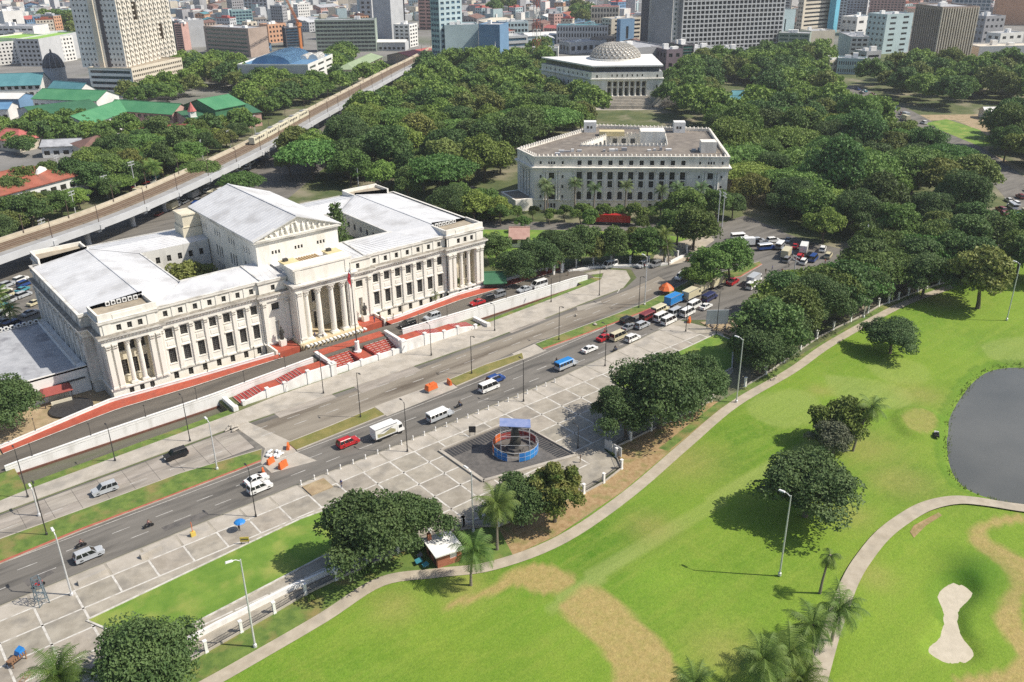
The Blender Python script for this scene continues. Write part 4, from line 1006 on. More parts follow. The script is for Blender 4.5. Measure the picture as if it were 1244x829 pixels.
mb = MB(); mb.bar((-9.5, 9.3, 3.6), (-3.0, 9.3, 3.6), .5, .2); mb.build('canopy', dark_metal, AN)
for k in range(14): tag(put(acm, 'air_conditioner', None, (-22 + k * 1.35, 43.5, 5.9), 0), 'white air conditioner in the row along the back edge of the annex roof', 'air conditioner', 'air conditioners on the annex')
# kiosk with a red roof, round planter
KI = empty('guard_kiosk', (-9.6, 8.4, 0), R(-4), 'small open kiosk with red hipped roof beside the round planter', 'kiosk')
mb = MB(); mb.face([(-3.2, -2.2, 2.9), (3.2, -2.2, 2.9), (2.2, 0, 3.9), (-2.2, 0, 3.9)]); mb.face([(3.2, 2.0, 3.2), (-3.2, 2.0, 3.2), (-2.2, 0, 3.9), (2.2, 0, 3.9)]); mb.face([(3.2, -2.2, 2.9), (3.2, 2.0, 3.2), (2.2, 0, 3.9)]); mb.face([(-3.2, 2.0, 3.2), (-3.2, -2.2, 2.9), (-2.2, 0, 3.9)]); mb.box(-3.1, 3.1, -2.1, 1.9, 2.75, 2.9); mb.build('roof', tin_red, KI)
mb = MB(); mb.box(-1.6, 2.6, -1.9, -1.7, 0, 1.2); mb.box(-1.6, 2.6, .9, 1.1, 0, 2.8); mb.build('wall', cream_wall, KI)
for x, y in ((-2.8, -1.8), (2.8, -1.8), (-2.8, 1.7), (2.8, 1.7)):
	mb = MB(); mb.box(x - .1, x + .1, y - .1, y + .1, 0, 2.8); mb.build('post', dark_metal, KI)
PL = empty('round_planter', (-8.3, 3.0, 0), 0, 'round paved garden bed with dark rim beside the museum corner', 'planter')
mb = MB(); mb.lathe([(4.4, 0), (4.4, .5), (4.05, .5)], 28); mb.build('rim', dark_metal, PL); mb = MB(); mb.lathe([(4.05, 0.0), (4.05, .42)], 28); mb.build('bed', path_concrete, PL)
# ================================================================ RAMPED DRIVE, WHITE WALLS AND STAIRS IN FRONT OF THE MUSEUM
def interp(tab, u):
	if u <= tab[0][0]: return tab[0][1]
	for i in range(len(tab) - 1):
		if u <= tab[i + 1][0]:
			t = (u - tab[i][0]) / (tab[i + 1][0] - tab[i][0]); return tab[i][1] + t * (tab[i + 1][1] - tab[i][1])
	return tab[-1][1]
ZD = [(-26, 0.05), (-23, 0.25), (-6, 0.75), (16, 1.1), (30, 1.75), (40, 2.2), (64, 2.2), (76, 1.9), (90, 1.6), (106, 1.25), (126, 0.9), (134, 0.2)]
RF = [(-26, -8.2), (-22, -7.8), (-1, -5.2), (30, -6.7), (37, -7.3), (68, -7.4), (91, -4.3), (134, -3.2)]
RB = [(-26, -5.8), (-22, -5.6), (-1, -1.2), (16, -2.6), (36, -5.0), (70, -5.0), (92, -1.2), (134, .2)]
def zd(u): return interp(ZD, u)
def strip(name, f0, f1, u0, u1, dz, m, step=2.0, skirt=0.0):
	mb = MB(); n = max(1, int((u1 - u0) / step))
	for i in range(n):
		a, b = u0 + (u1 - u0) * i / n, u0 + (u1 - u0) * (i + 1) / n
		mb.face([(a, f0(a), zd(a) + dz), (b, f0(b), zd(b) + dz), (b, f1(b), zd(b) + dz), (a, f1(a), zd(a) + dz)])
		if skirt:
			for f, fl in ((f0, 0), (f1, 1)):
				q = [(a, f(a), -0.05), (b, f(b), -0.05), (b, f(b), zd(b) + dz), (a, f(a), zd(a) + dz)]; mb.face(q if fl == 0 else q[::-1])
	return mb.build(name, m)
rf_, rb_ = (lambda u: interp(RF, u)), (lambda u: interp(RB, u))
strip('ramped_drive', lambda u: vwall(u) + .1, rf_, -26, 134, 0.0, drive_asphalt, 2.0, .1)['kind'] = 'structure'
for a, b in ((-24, 36.5), (66.5, 131)): strip('red_walk', rf_, rb_, a, b, 0.13, red_floor, 2.0, .1)['kind'] = 'structure'
for a, b in ((-24, 36.5), (66.5, 131)): strip('walk_kerb', lambda u: rf_(u) - .28, lambda u: rf_(u), a, b, 0.14, white_line)['kind'] = 'structure'
def sloped_wall(name, fv, u0, u1, z0, top, th, m, label, step=2.0, cap=True):
	root = empty(name, ((u0 + u1) / 2, fv((u0 + u1) / 2), 0), 0, label, 'wall'); ox, oy = root.location.x, root.location.y
	mb = MB(); cp_ = MB(); n = max(1, int((u1 - u0) / step))
	for i in range(n):
		a, b = u0 + (u1 - u0) * i / n, u0 + (u1 - u0) * (i + 1) / n
		def pt(u, d, z): return (u - ox, fv(u) + d - oy, z)
		za, zb = top(a), top(b)
		mb.hexa([pt(a, 0, z0), pt(b, 0, z0), pt(b, th, z0), pt(a, th, z0)], [pt(a, 0, za), pt(b, 0, zb), pt(b, th, zb), pt(a, th, za)])
		if cap: cp_.hexa([pt(a, -.08, za), pt(b, -.08, zb), pt(b, th + .08, zb), pt(a, th + .08, za)], [pt(a, -.08, za + .12), pt(b, -.08, zb + .12), pt(b, th + .08, zb + .12), pt(a, th + .08, za + .12)])
	mb.build('body', m, root)
	if cap: cp_.build('coping', white_paint, root)
	ln = MB()
	for i in range(n):       # incised band below the coping
		a, b = u0 + (u1 - u0) * i / n, u0 + (u1 - u0) * (i + 1) / n
		def pt(u, d, z): return (u - ox, fv(u) + d - oy, z)
		ln.hexa([pt(a, -.03, top(a) - .62), pt(b, -.03, top(b) - .62), pt(b, 0.01, top(b) - .62), pt(a, 0.01, top(a) - .62)], [pt(a, -.03, top(a) - .52), pt(b, -.03, top(b) - .52), pt(b, .01, top(b) - .52), pt(a, .01, top(a) - .52)])
	ln.build('band', stained_stone, root)
	return root
sloped_wall('ramp_wall', vwall, -25, 41, -1.45, lambda u: zd(u) + .85, .35, wall_paint, 'long white ramp wall left of the grand stair, above the sunken strip')
sloped_wall('ramp_wall', vwall, 66, 131, -1.45, lambda u: zd(u) + .85, .35, wall_paint, 'long white ramp wall right of the grand stair, above the sunken strip')
for a, b, q in ((-24, 35.5, 'left'), (67, 130, 'right')): sloped_wall('garden_wall', lambda u: rb_(u) + .02, a, b, -.05, lambda u: zd(u) + .7, .4, wall_paint, 'low white wall between the red walk and the museum, %s side' % q, 2.0)
# rust-coloured footing along the sunken strips
mb = MB()
for a, b in ((-23.4, 17.4), (88.6, 126.9)):
	n = 12
	for i in range(n):
		u0, u1 = a + (b - a) * i / n, a + (b - a) * (i + 1) / n
		mb.hexa([(u0, vwall(u0) - .3, -1.42), (u1, vwall(u1) - .3, -1.42), (u1, vwall(u1) - .01, -1.42), (u0, vwall(u0) - .01, -1.42)], [(u0, vwall(u0) - .3, -1.0), (u1, vwall(u1) - .3, -1.0), (u1, vwall(u1) - .01, -1.0), (u0, vwall(u0) - .01, -1.0)])
rust = mat('rust_footing', (0.11, 0.045, 0.03), 0.9, (0.16, 0.07, 0.045), 1.0, 0.5, coord='World')
tag(mb.build('wall_footing', rust), kind='structure')
# --- side stairs (two flights with a landing) left and right
def side_stair(sg):
	c = 52.6
	def U(u): return u if sg == 0 else 2 * c - u
	nm = 'left' if sg == 0 else 'right'
	root = empty('side_stair', (U(29), -17.4, 0), 0, 'red side stair climbing between white walls, %s of the grand stair' % nm, 'stair'); ox, oy = root.location.x, root.location.y
	prof = [(20.6, 0.14), (26.6, 1.15), (30.8, 1.15), (36.6, 2.2), (41.0, 2.2)]
	def tb(x0, x1, y0, y1, z0, z1, name, m):
		mb = MB(); a, b = sorted((U(x0), U(x1))); mb.box(a - ox, b - ox, y0 - oy, y1 - oy, z0, z1); return mb.build(name, m, root)
	for (u0, z0), (u1, z1) in ((prof[0], prof[1]), (prof[2], prof[3])):
		n = 8
		for i in range(n):
			zt = z0 + (z1 - z0) * (i + 1) / n; a, b = u0 + (u1 - u0) * i / n, u0 + (u1 - u0) * (i + 1) / n
			tb(a, b, -19.3, -14.75, 0, zt, 'step', red_step)
			mb = MB(); xa, xb = sorted((U(a - .02), U(a + .045))); mb.box(xa - ox, xb - ox, -19.3 - oy, -14.75 - oy, zt - .03, zt + .012); mb.build('nosing', white_line, root)
	tb(26.6, 30.8, -19.3, -14.75, 0, 1.15, 'landing', red_floor); tb(36.6, 43.2, -19.3, -14.75, 0, 2.2, 'landing', red_floor)
	w = MB(); seg = [(21.0, .75), (26.6, 1.9), (30.8, 1.9), (36.6, 2.95), (43.4, 2.95)]
	for i in range(4):
		(a, za), (b, zb) = seg[i], seg[i + 1]
		q = [(U(a) - ox, -19.85 - oy, 0, za), (U(b) - ox, -19.85 - oy, 0, zb)]
		if sg: q = q[::-1]
		w.hexa([(q[0][0], q[0][1], 0), (q[1][0], q[1][1], 0), (q[1][0], q[1][1] + .5, 0), (q[0][0], q[0][1] + .5, 0)], [(q[0][0], q[0][1], q[0][3]), (q[1][0], q[1][1], q[1][3]), (q[1][0], q[1][1] + .5, q[1][3]), (q[0][0], q[0][1] + .5, q[0][3])])
	w.build('outer_wall', wall_paint, root)
	for u in (21.0, 26.6, 30.8, 36.6, 43.2):
		mb = MB(); h = interp(seg, u) + .35; mb.box(U(u) - .35 - ox, U(u) + .35 - ox, -20.0 - oy, -19.25 - oy, 0, h); mb.box(U(u) - .42 - ox, U(u) + .42 - ox, -20.07 - oy, -19.18 - oy, h, h + .12); mb.build('pillar', wall_paint, root)
side_stair(0); side_stair(1)
for u, sg, nm in ((18.6, 0, 'left'), (87.4, 1, 'right')):
	mb = MB(); mb.box(u - .4, u + .4, -20.6, -14.8, -1.4, .85); mb.box(u - .55, u + .55, -21.2, -20.2, -1.4, 1.1); mb.box(u - .46, u + .46, -20.2, -14.8, .85, .97)
	tag(mb.build('abutment_wall', wall_paint), 'short white abutment wall at the foot of the %s side stair' % nm, 'wall')
# --- grand stair
GS = empty('grand_stair', (52.6, -15, 0), 0, 'wide red grand stair with white edges in front of the museum portico', 'stair')
gx, gy = 52.6, -15.0
def gb(x0, x1, y0, y1, z0, z1, name, m):
	mb = MB(); mb.box(x0 - gx, x1 - gx, y0 - gy, y1 - gy, z0, z1); return mb.build(name, m, GS)
gb(43.4, 61.8, -12.4, -9.4, 0, 2.34, 'upper_landing', red_floor)
for i in range(9):
	zt = 2.16 - i * .22; y1 = -12.4 - i * .72; y0 = y1 - .72
	for a, b in ((43.6, 50.6), (54.6, 61.6)):
		s_ = gb(a, b, y0, y1, 0, zt, 'step', red_step if i % 2 == 0 else red_floor)
		for k in range(5):
			xa = a + .5 + k * 1.35; mb = MB(); mb.box(xa - gx, xa + .95 - gx, y0 + .03 - gy, y0 + .17 - gy, zt, zt + .035); mb.build('white_seat_mark', white_line, s_)
gb(50.6, 54.6, -18.9, -12.4, 0, 1.2, 'centre_block', red_floor)
for a, b in ((50.3, 50.65), (54.55, 54.9), (43.25, 43.6), (61.6, 61.95)): gb(a, b, -18.9, -12.4, 0, 1.9 if a in (50.3, 54.55) else 2.6, 'cheek_wall', red_step if a in (50.3, 54.55) else wall_paint)
for a, b in ((43.6, 47.0), (47.8, 50.3), (51.2, 55.2), (55.9, 59.2), (59.9, 61.8)): gb(a, b, -19.6, -18.95, 0, 1.35, 'front_wall', wall_paint)
for x in (47.4, 50.7, 55.5, 59.5): gb(x - .4, x + .4, -19.75, -18.85, 0, 1.6, 'pillar', wall_paint)
for x in (43.0, 62.2):
	gb(x - .7, x + .7, -20.1, -18.6, 0, 3.0, 'end_pillar', wall_paint); gb(x - .8, x + .8, -20.2, -18.5, 3.0, 3.2, 'end_cap', wall_paint)
	mb = MB(); mb.bar((x - gx, -18.6 - gy, 2.9), (x - gx, -11.5 - gy, 3.0), .8, .5); mb.bar((x - gx, -18.6 - gy, 1.3), (x - gx, -11.5 - gy, 1.3), .6, 2.6); mb.build('side_wall', wall_paint, GS)
# flag pole on its pedestal
FP = empty('flag_pole', (52.6, -14.2, 1.2), 0, 'tall dark flagpole with a limp red and blue flag before the portico', 'flagpole')
mb = MB(); mb.lathe([(1.0, 0), (1.0, .35), (.62, .5), (.5, 2.6), (.62, 2.75), (.3, 2.9)], 12); mb.build('pedestal', white_paint, FP)
mb = MB(); mb.tube([(0, 0, 2.8), (0, 0, 12), (0, 0, 22.5)], [.16, .12, .06], 8); mb.blob((0, 0, 22.6), .14); mb.build('pole', dark_metal, FP)
fl_r, fl_b, fl_w = mat('flag_red', (0.42, 0.02, 0.03), 0.8), mat('flag_blue', (0.02, 0.03, 0.18), 0.8), mat('flag_white', (0.7, 0.7, 0.68), 0.8)
for (nm, m_, off, top, bot, wd) in (('red_field', fl_r, -.05, 21.0, 17.0, .8), ('blue_field', fl_b, .1, 21.4, 19.2, .5), ('white_field', fl_w, -.18, 21.4, 20.4, .3)):
	f_ = MB(); n = 10
	for i in range(n):
		def pp(t, s_): zz = top + (bot - top) * t; return (-.12 - wd * s_ * (.35 + .65 * math.sin(PI * min(1, t * 1.1 + .12))), off * s_ + .22 * s_ * math.sin(t * 9 + s_ * 4), zz - s_ * .6)
		for s0, s1 in ((0, .33), (.33, .66), (.66, 1.0)): f_.face([pp(i / n, s0), pp((i + 1) / n, s0), pp((i + 1) / n, s1), pp(i / n, s1)])
	f_.build(nm, m_, FP, None, 0, True)
# white and dark kerb in front of the portico
for k in range(16):
	mb = MB(); x = 43.6 + k * 1.06; mb.box(x, x + .55, -6.4, -5.3, 2.22, 2.55); tag(mb.build('kerb_block', white_paint), 'white kerb block in the row before the portico steps', 'kerb block', 'kerb blocks before the portico')
ps = MB(); ps.box(43.0, 59.3, -5.2, -4.5, 0, 2.32); ps.build('portico_step', tan_marble, MU)
for x0, x1 in ((36.6, 42.4), (60.0, 66.3)):
	mb = MB(); mb.box(x0, x1, -4.4, .3, 0, 2.33); mb.build('side_terrace', red_floor, MU)
	mb = MB(); mb.box(x0 - (0 if x0 > 50 else .9), x0 + (.5 if x0 > 50 else -.4) if False else x0 - .4, -4.4, .9, 0, 3.0)
	xx = 36.3 if x0 < 50 else 66.3; mb = MB(); mb.box(xx - .25, xx + .25, -4.9, .4, 0, 3.0); mb.build('terrace_wall', white_stone, MU)
# ================================================================ OTHER BUILDINGS
def rot90(v): return Vector((-v.y, v.x, 0))
def footprint(N, L, R_):
	d = R_ - N; d.z = 0; p = rot90(d.normalized()); l = (L - N).dot(p); l = max(6.0, l)
	return N, N + p * l, R_, R_ + p * l
def tbox(TL, TN, TR, yb, depth=None):
	"""near corner from its top pixel and base row; other corners at the same height"""
	bx = base_of(TN, yb); N = P(*bx); h = height_at(N, TN[1]); Rr = P(TR[0], TR[1], h); Rr.z = 0
	Lf = P(TL[0], TL[1], h) if TL else N + rot90((Rr - N).normalized()) * depth
	Lf.z = 0
	return footprint(N, Lf, Rr) + (h,)
def gbox(L, N, R_, z):
	return footprint(*[Vector((q.x, q.y, 0)) for q in (P(*N, z), P(*L, z), P(*R_, z))])
def wall_ops(Wd, h, nb, nf, z0, ww, wh, mx=0.6, gz=0.0):
	ops = []
	if nb <= 0 or nf <= 0: return ops
	fh = (h - z0 - gz) / nf; bw = (Wd - 2 * mx) / nb
	for i in range(nb):
		for j in range(nf):
			a = mx + (i + .5 - ww / 2) * bw; zb = z0 + gz + (j + .5 - wh / 2) * fh; ops.append((a, a + ww * bw, zb, zb + wh * fh))
	return ops
def block(root, fp, z0, h, spec_l, spec_r, wm, gm, depth=0.5, roofm=None, para=0.9, wm_l=None, names=('wall', 'windows')):
	"""one box of a building with windows on its two seen faces; spec = (bays, floors, wfrac, hfrac)"""
	N, L, R_, B = fp; o = root.location
	w = MB(); g = MB()
	for (a, b, spec, mi) in ((L, N, spec_l, 1 if wm_l else 0), (N, R_, spec_r, 0)):
		ex = (b - a); Wd = ex.length; ex.normalize(); nr = Vector((ex.y, -ex.x, 0)); oo = a - o
		ops = wall_ops(Wd, h, *spec[:2], z0, *spec[2:]) if spec else []
		facade(w, oo, ex, nr, Wd, z0, h, ops, depth, mi); panes(g, oo, ex, nr, ops, depth - .02)
	for a, b in ((R_, B), (B, L)):
		p, q = a - o, b - o; w.face([(p.x, p.y, z0), (q.x, q.y, z0), (q.x, q.y, h), (p.x, p.y, h)])
	if para:
		loop = [L - o, N - o, R_ - o, B - o]
		for i in range(4):
			a, b = loop[i], loop[(i + 1) % 4]; d = (b - a).normalized(); nr = Vector((d.y, -d.x, 0)) * -.2
			w.bar((a.x + nr.x, a.y + nr.y, h + para / 2 - .06), (b.x + nr.x, b.y + nr.y, h + para / 2 - .06), .42, para)
	wo_ = w.build(names[0], [wm, wm_l or wm], root)
	if g.f: g.build(names[1], gm, root)['kind'] = 'stuff'
	r_ = MB(); r_.face([(q.x - o.x, q.y - o.y, h + .03) for q in (L, N, R_, B)]); r_.build('roof', roofm or grey_roof, root)
	return wo_
def roof_units(root, fp, h, n=3, m=None, seed=1):
	rnd = random.Random(seed); N, L, R_, B = fp; o = root.location
	for k in range(n):
		s, t = rnd.uniform(.15, .7), rnd.uniform(.15, .7); p = N + (R_ - N) * s + (L - N) * t - o
		ex = (R_ - N).normalized(); a, b, c = rnd.uniform(2, 5), rnd.uniform(2, 4), rnd.uniform(1.5, 3.6); q = rot90(ex)
		mb = MB(); mb.prism([(p.x, p.y), (p.x + ex.x * a, p.y + ex.y * a), (p.x + ex.x * a + q.x * b, p.y + ex.y * a + q.y * b), (p.x + q.x * b, p.y + q.y * b)], h + .02, h + c); mb.build('roof_unit', m or white_paint, root)
def simple(name, label, fp, h, sl, sr, wm, gm, roofm=None, depth=.5, units=2, cat='building', wm_l=None, para=.9, group=None, z0=0):
	root = empty(name, (fp[0].x, fp[0].y, 0), 0, label, cat, group)
	block(root, fp, z0, h, sl, sr, wm, gm, depth, roofm, para, wm_l)
	if units: roof_units(root, fp, h, units, None, hash(label) % 1000 if False else len(label) * 7)
	return root
def gable(name, label, A, B, zr, width, ze, rm, wm, hip=0.0, cat='building', group=None, win=True, over=0.8):
	"""long pitched-roof building; A, B are the ridge ends seen in the photograph at height zr"""
	a, b = P(*A, zr), P(*B, zr); a.z = b.z = 0; c = (a + b) / 2; ex = (b - a); Ln = ex.length; ex.normalize(); rz = math.atan2(ex.y, ex.x)
	root = empty(name, (c.x, c.y, 0), rz, label, cat, group); h2, w2 = Ln / 2 + hip, width / 2
	w = MB(); ops = []
	if win:
		n = max(2, int(2 * h2 / 4.0)); bw = 2 * h2 / n
		for f in range(max(1, int(ze / 4))):
			for i in range(n): ops.append(((i + .5) * bw - bw * .3, (i + .5) * bw + bw * .3, 1.2 + f * 4, min(ze - .5, 3.2 + f * 4)))
	o = Vector((-h2, -w2, 0)); facade(w, o, (1, 0, 0), (0, -1, 0), 2 * h2, 0, ze, ops, .3)
	facade(w, (h2, w2, 0), (-1, 0, 0), (0, 1, 0), 2 * h2, 0, ze, ops, .3)
	for sg in (-1, 1):
		q = [(sg * h2, -w2, 0), (sg * h2, w2, 0), (sg * h2, w2, ze), (sg * h2, -w2, ze)]; w.face(q if sg > 0 else q[::-1])
		if not hip: q = [(sg * h2, -w2, ze), (sg * h2, w2, ze), (sg * h2, 0, zr - .1)]; w.face(q if sg > 0 else q[::-1])
	w.build('wall', wm, root)
	if ops:
		g = MB(); panes(g, o, (1, 0, 0), (0, -1, 0), ops, .28); panes(g, (h2, w2, 0), (-1, 0, 0), (0, 1, 0), ops, .28); g.build('windows', pane, root)['kind'] = 'stuff'
	r_ = MB(); e = over; hx = h2 + (0.5 if not hip else e); rx = h2 - (hip * 2 if hip else -0.5) if hip else hx; zl = ze - e * (zr - ze) / w2
	for sg in (-1, 1):
		q = [(-hx, sg * (w2 + e), zl), (hx, sg * (w2 + e), zl), (rx, 0, zr), (-rx, 0, zr)]; r_.face(q if sg < 0 else q[::-1]); r_.face([(x, y, z - .2) for x, y, z in (q[::-1] if sg < 0 else q)])
		if hip: q = [(sg * hx, -(w2 + e), zl), (sg * hx, w2 + e, zl), (sg * rx, 0, zr)]; r_.face(q if sg > 0 else q[::-1])
	ro = r_.build('roof', rm, root); rc_ = MB(); rc_.bar((-rx, 0, zr + .03), (rx, 0, zr + .03), .5, .16); rc_.build('ridge_cap', rm, ro)
	return root

def pm(n, c, **k): return mat(n, c, 0.75, tuple(min(1, q * 1.18 + .01) for q in c), 0.15, 0.4, col3=tuple(q * .7 for q in c), scale3=0.08, amt3=0.45, **k)
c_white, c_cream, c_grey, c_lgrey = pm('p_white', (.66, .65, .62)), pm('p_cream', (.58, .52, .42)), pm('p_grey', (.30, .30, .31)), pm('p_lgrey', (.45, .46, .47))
c_blue, c_pale, c_green, c_teal = pm('p_blue', (.13, .24, .38)), pm('p_pale_blue', (.38, .48, .50)), pm('p_green', (.26, .31, .26)), pm('p_teal', (.22, .36, .37))
c_brown, c_pink, c_dark, c_orange = pm('p_brown', (.33, .26, .215)), pm('p_pink', (.47, .29, .25)), pm('p_dark', (.08, .075, .085)), pm('p_orange', (.50, .28, .17))
g_dark, g_blue, g_green, g_grey = glass('g_dark', (.018, .020, .024)), glass('g_blue', (.03, .07, .11)), glass('g_green', (.02, .075, .06)), glass('g_grey', (.06, .065, .07))
r_green, r_lime, r_dgreen = mat('r_green', (.055, .22, .10), .6, (.09, .28, .13), .1, .5, .1, 1.5), mat('r_lime', (.24, .44, .07), .7, (.30, .50, .10), .1, .5), mat('r_dgreen', (.03, .115, .055), .6, (.05, .16, .08), .1, .5, .1, 1.5)
r_red, r_rust, r_blue, r_pink = mat('r_red', (.27, .075, .045), .75, (.36, .12, .075), .25, .6, .2, 2.0, col3=(.16, .07, .05), scale3=.15, amt3=.6), mat('r_rust', (.14, .075, .06), .8, (.21, .12, .095), .2, .6, .2, 2.0), mat('r_blue', (.09, .20, .36), .5, (.15, .30, .46), .15, .5), mat('r_pink', (.40, .10, .09), .7, (.47, .15, .13), .15, .5, .1, 2.0)
r_teal = mat('r_teal', (.07, .21, .24), .6, (.11, .28, .31), .15, .5)

# ---- the trapezoid museum across the street
FA, FB, FC, FD, FE_, FF = [Vector((x, y, 0)) for x, y in ((167.1, 53.3), (218.5, 6.1), (225.0, 13.0), (253.5, 43.6), (224.8, 80.0), (171.0, 67.5))]
FB_ = empty('trapezoid_museum', (167.1, 53.3, 0), 0, 'large pale grey-white trapezoid museum with dark flat roof and inner court', 'building'); fo = FB_.location
loopF = [FA, FB, FC, FD, FE_, FF]
ex = (FB - FA).normalized(); nr = Vector((ex.y, -ex.x, 0)); LF = (FB - FA).length
def arch_fill(mb, o, ex, nr, a, b, zs, zt):
	c, r_ = (a + b) / 2, (b - a) / 2; o, ex = Vector(o), Vector(ex); pt = lambda x, z: (o.x + ex.x * x, o.y + ex.y * x, z)
	for sg in (-1, 1):
		arc = [pt(c + sg * r_ * math.cos(t), zs + (zt - zs) * math.sin(t)) for t in [PI / 2 * k / 6 for k in range(7)]]; q = [pt(c + sg * r_, zt)] + arc
		mb.face(q if sg > 0 else q[::-1])
def fwin(ops, o, ex, nr, root, depth=.45):
	for op in ops: window(root, o, ex, nr, op, 2, 3, depth, True, muntin, pane)
fw = MB(); ops = []
for i in range(11):
	c = 16.35 + i * 3.72; ops += [(c - .6, c + .6, .8, 2.5), (c - .85, c + .85, 4.05, 7.0), (c - .85, c + .85, 8.5, 10.9), (c - .95, c + .95, 11.4, 14.2), (c - .75, c + .75, 16.7, 18.4)]
for s0 in (0, LF - 12.6):
	for c in (2.3, 10.3): ops += [(s0 + c - .35, s0 + c + .35, z, z + 1.1) for z in (.9, 4.5, 8.2, 11.9, 17.0)]
	ops += [(s0 + 5.0, s0 + 7.6, 4.0, 9.6), (s0 + 5.3, s0 + 7.3, 11.6, 13.9)] + [(s0 + 6.3 + k * .95 - .3, s0 + 6.3 + k * .95 + .3, 17.0, 18.0) for k in (-1, 0, 1)] + [(s0 + 6.3 + k * 1.1 - .4, s0 + 6.3 + k * 1.1 + .4, .8, 2.5) for k in (-1, 0, 1)]
oF = FA - fo
facade(fw, oF, ex, nr, LF, 0, 19.9, ops, .5); fwin(ops, oF, ex, nr, FB_)
for op in ops:
	if abs(op[3] - 9.6) < .01: arch_fill(fw, oF, ex, nr, op[0], op[1], 8.2, 9.6)
	elif abs(op[3] - 7.0) < .01: arch_fill(fw, oF, ex, nr, op[0], op[1], 6.3, 7.0)
for i in range(1, 6):
	a, b = loopF[i], loopF[(i + 1) % 6]; e2 = (b - a); W2 = e2.length; e2.normalize(); n2 = Vector((e2.y, -e2.x, 0)); o2 = []
	if i == 5:
		# the angled corner portico
		o2 = [(2.6, W2 - 2.6, 3.8, 14.4)]
	elif W2 > 12:
		o2 = [(k * 4.0 + 3 - .7, k * 4.0 + 3 + .7, z, z + 2.2) for k in range(int((W2 - 4) / 4)) for z in (4.4, 8.4, 12.0)]
	facade(fw, a - fo, e2, n2, W2, 0, 19.9, o2, 1.6 if i == 5 else .4)
	pn = MB(); panes(pn, a - fo, e2, n2, o2, 1.55 if i == 5 else .38); pn.build('portico_back' if i == 5 else 'side_windows', grey_stone if i == 5 else pane, FB_)
	if i != 5: FB_.children[-1]['kind'] = 'stuff'
	if i == 5:
		for k in range(4):
			p = a - fo + e2 * (3.4 + k * (W2 - 6.8) / 3) - n2 * .5; put(column_mesh(10.4, .5), 'column', FB_, (p.x, p.y, 3.9))
		ped = MB(); p0, p1, pm_ = a - fo + e2 * 1.0 + n2 * .3, b - fo - e2 * 1.0 + n2 * .3, (a + b) / 2 - fo + n2 * .3
		ped.face([(p0.x, p0.y, 16.0), (p1.x, p1.y, 16.0), (pm_.x, pm_.y, 18.6)]); ped.build('pediment', grey_stone, FB_)
fw.build('wall', grey_stone, FB_)
for i in range(12):
	c = FA - fo + ex * (16.35 + (i - .5) * 3.72); put(pilaster_mesh(10.6, .75, .28, grey_stone), 'pilaster', FB_, (c.x, c.y, 3.9), math.atan2(ex.y, ex.x))
for s0 in (0, LF - 12.6):
	for c_ in (3.6, 4.5, 8.1, 9.0):
		c = FA - fo + ex * (s0 + c_) + nr * .2; put(column_mesh(10.5, .36), 'column', FB_, (c.x, c.y, 3.9))
lp = [(p - fo)[:2] for p in loopF]
for nm, prof in (('belt_course', [(0, 3.5), (.3, 3.55), (.3, 3.85), (0, 3.95)]), ('cornice', [(0, 14.6), (.3, 14.65), (.35, 15.3), (.95, 15.5), (1.0, 15.95), (0, 16.15)]), ('parapet', [(0, 19.2), (.22, 19.3), (.25, 19.9), (-.5, 19.9), (-.5, 18.7)])):
	mo = MB(); moulding(mo, lp, prof, 0, True); mo.build(nm, grey_stone, FB_)
court = [Vector((x, y, 0)) for x, y in ((194.6, 58.2), (219, 35.9), (233.8, 50.2), (217.9, 65.5))]
bm = bmesh.new(); ed = []
for lo_ in ([p - fo for p in loopF], [p - fo for p in court]):
	vs = [bm.verts.new((p.x, p.y, 18.75)) for p in lo_]
	for i in range(len(vs)): ed.append(bm.edges.new((vs[i], vs[(i + 1) % len(vs)])))
bmesh.ops.triangle_fill(bm, use_beauty=True, edges=ed, normal=(0, 0, 1))
for f in bm.faces:
	if f.normal.z < 0: f.normal_flip()
me = bpy.data.meshes.new('roof'); bm.to_mesh(me); bm.free(); me.materials.append(dark_roof); put(me, 'roof', FB_)
cw = MB(); cl_ = [p - fo for p in court][::-1]
for i in range(4):
	a, b = cl_[i], cl_[(i + 1) % 4]; e2 = b - a; W2 = e2.length; e2.normalize(); n2 = Vector((e2.y, -e2.x, 0)); o2 = [(k * 3.6 + 1.2, k * 3.6 + 3.0, z, z + 2.0) for k in range(int((W2 - 1) / 3.6)) for z in (11.5, 15.4)]
	facade(cw, a, e2, n2, W2, 6, 19.3, o2, .3)
	for op in o2:
		if op[2] > 15: window(FB_, a, e2, n2, op, 2, 2, .3, False, muntin, g_grey)
cw.face([(p.x, p.y, 6) for p in cl_[::-1]]); cw.build('court_wall', white_stone, FB_)
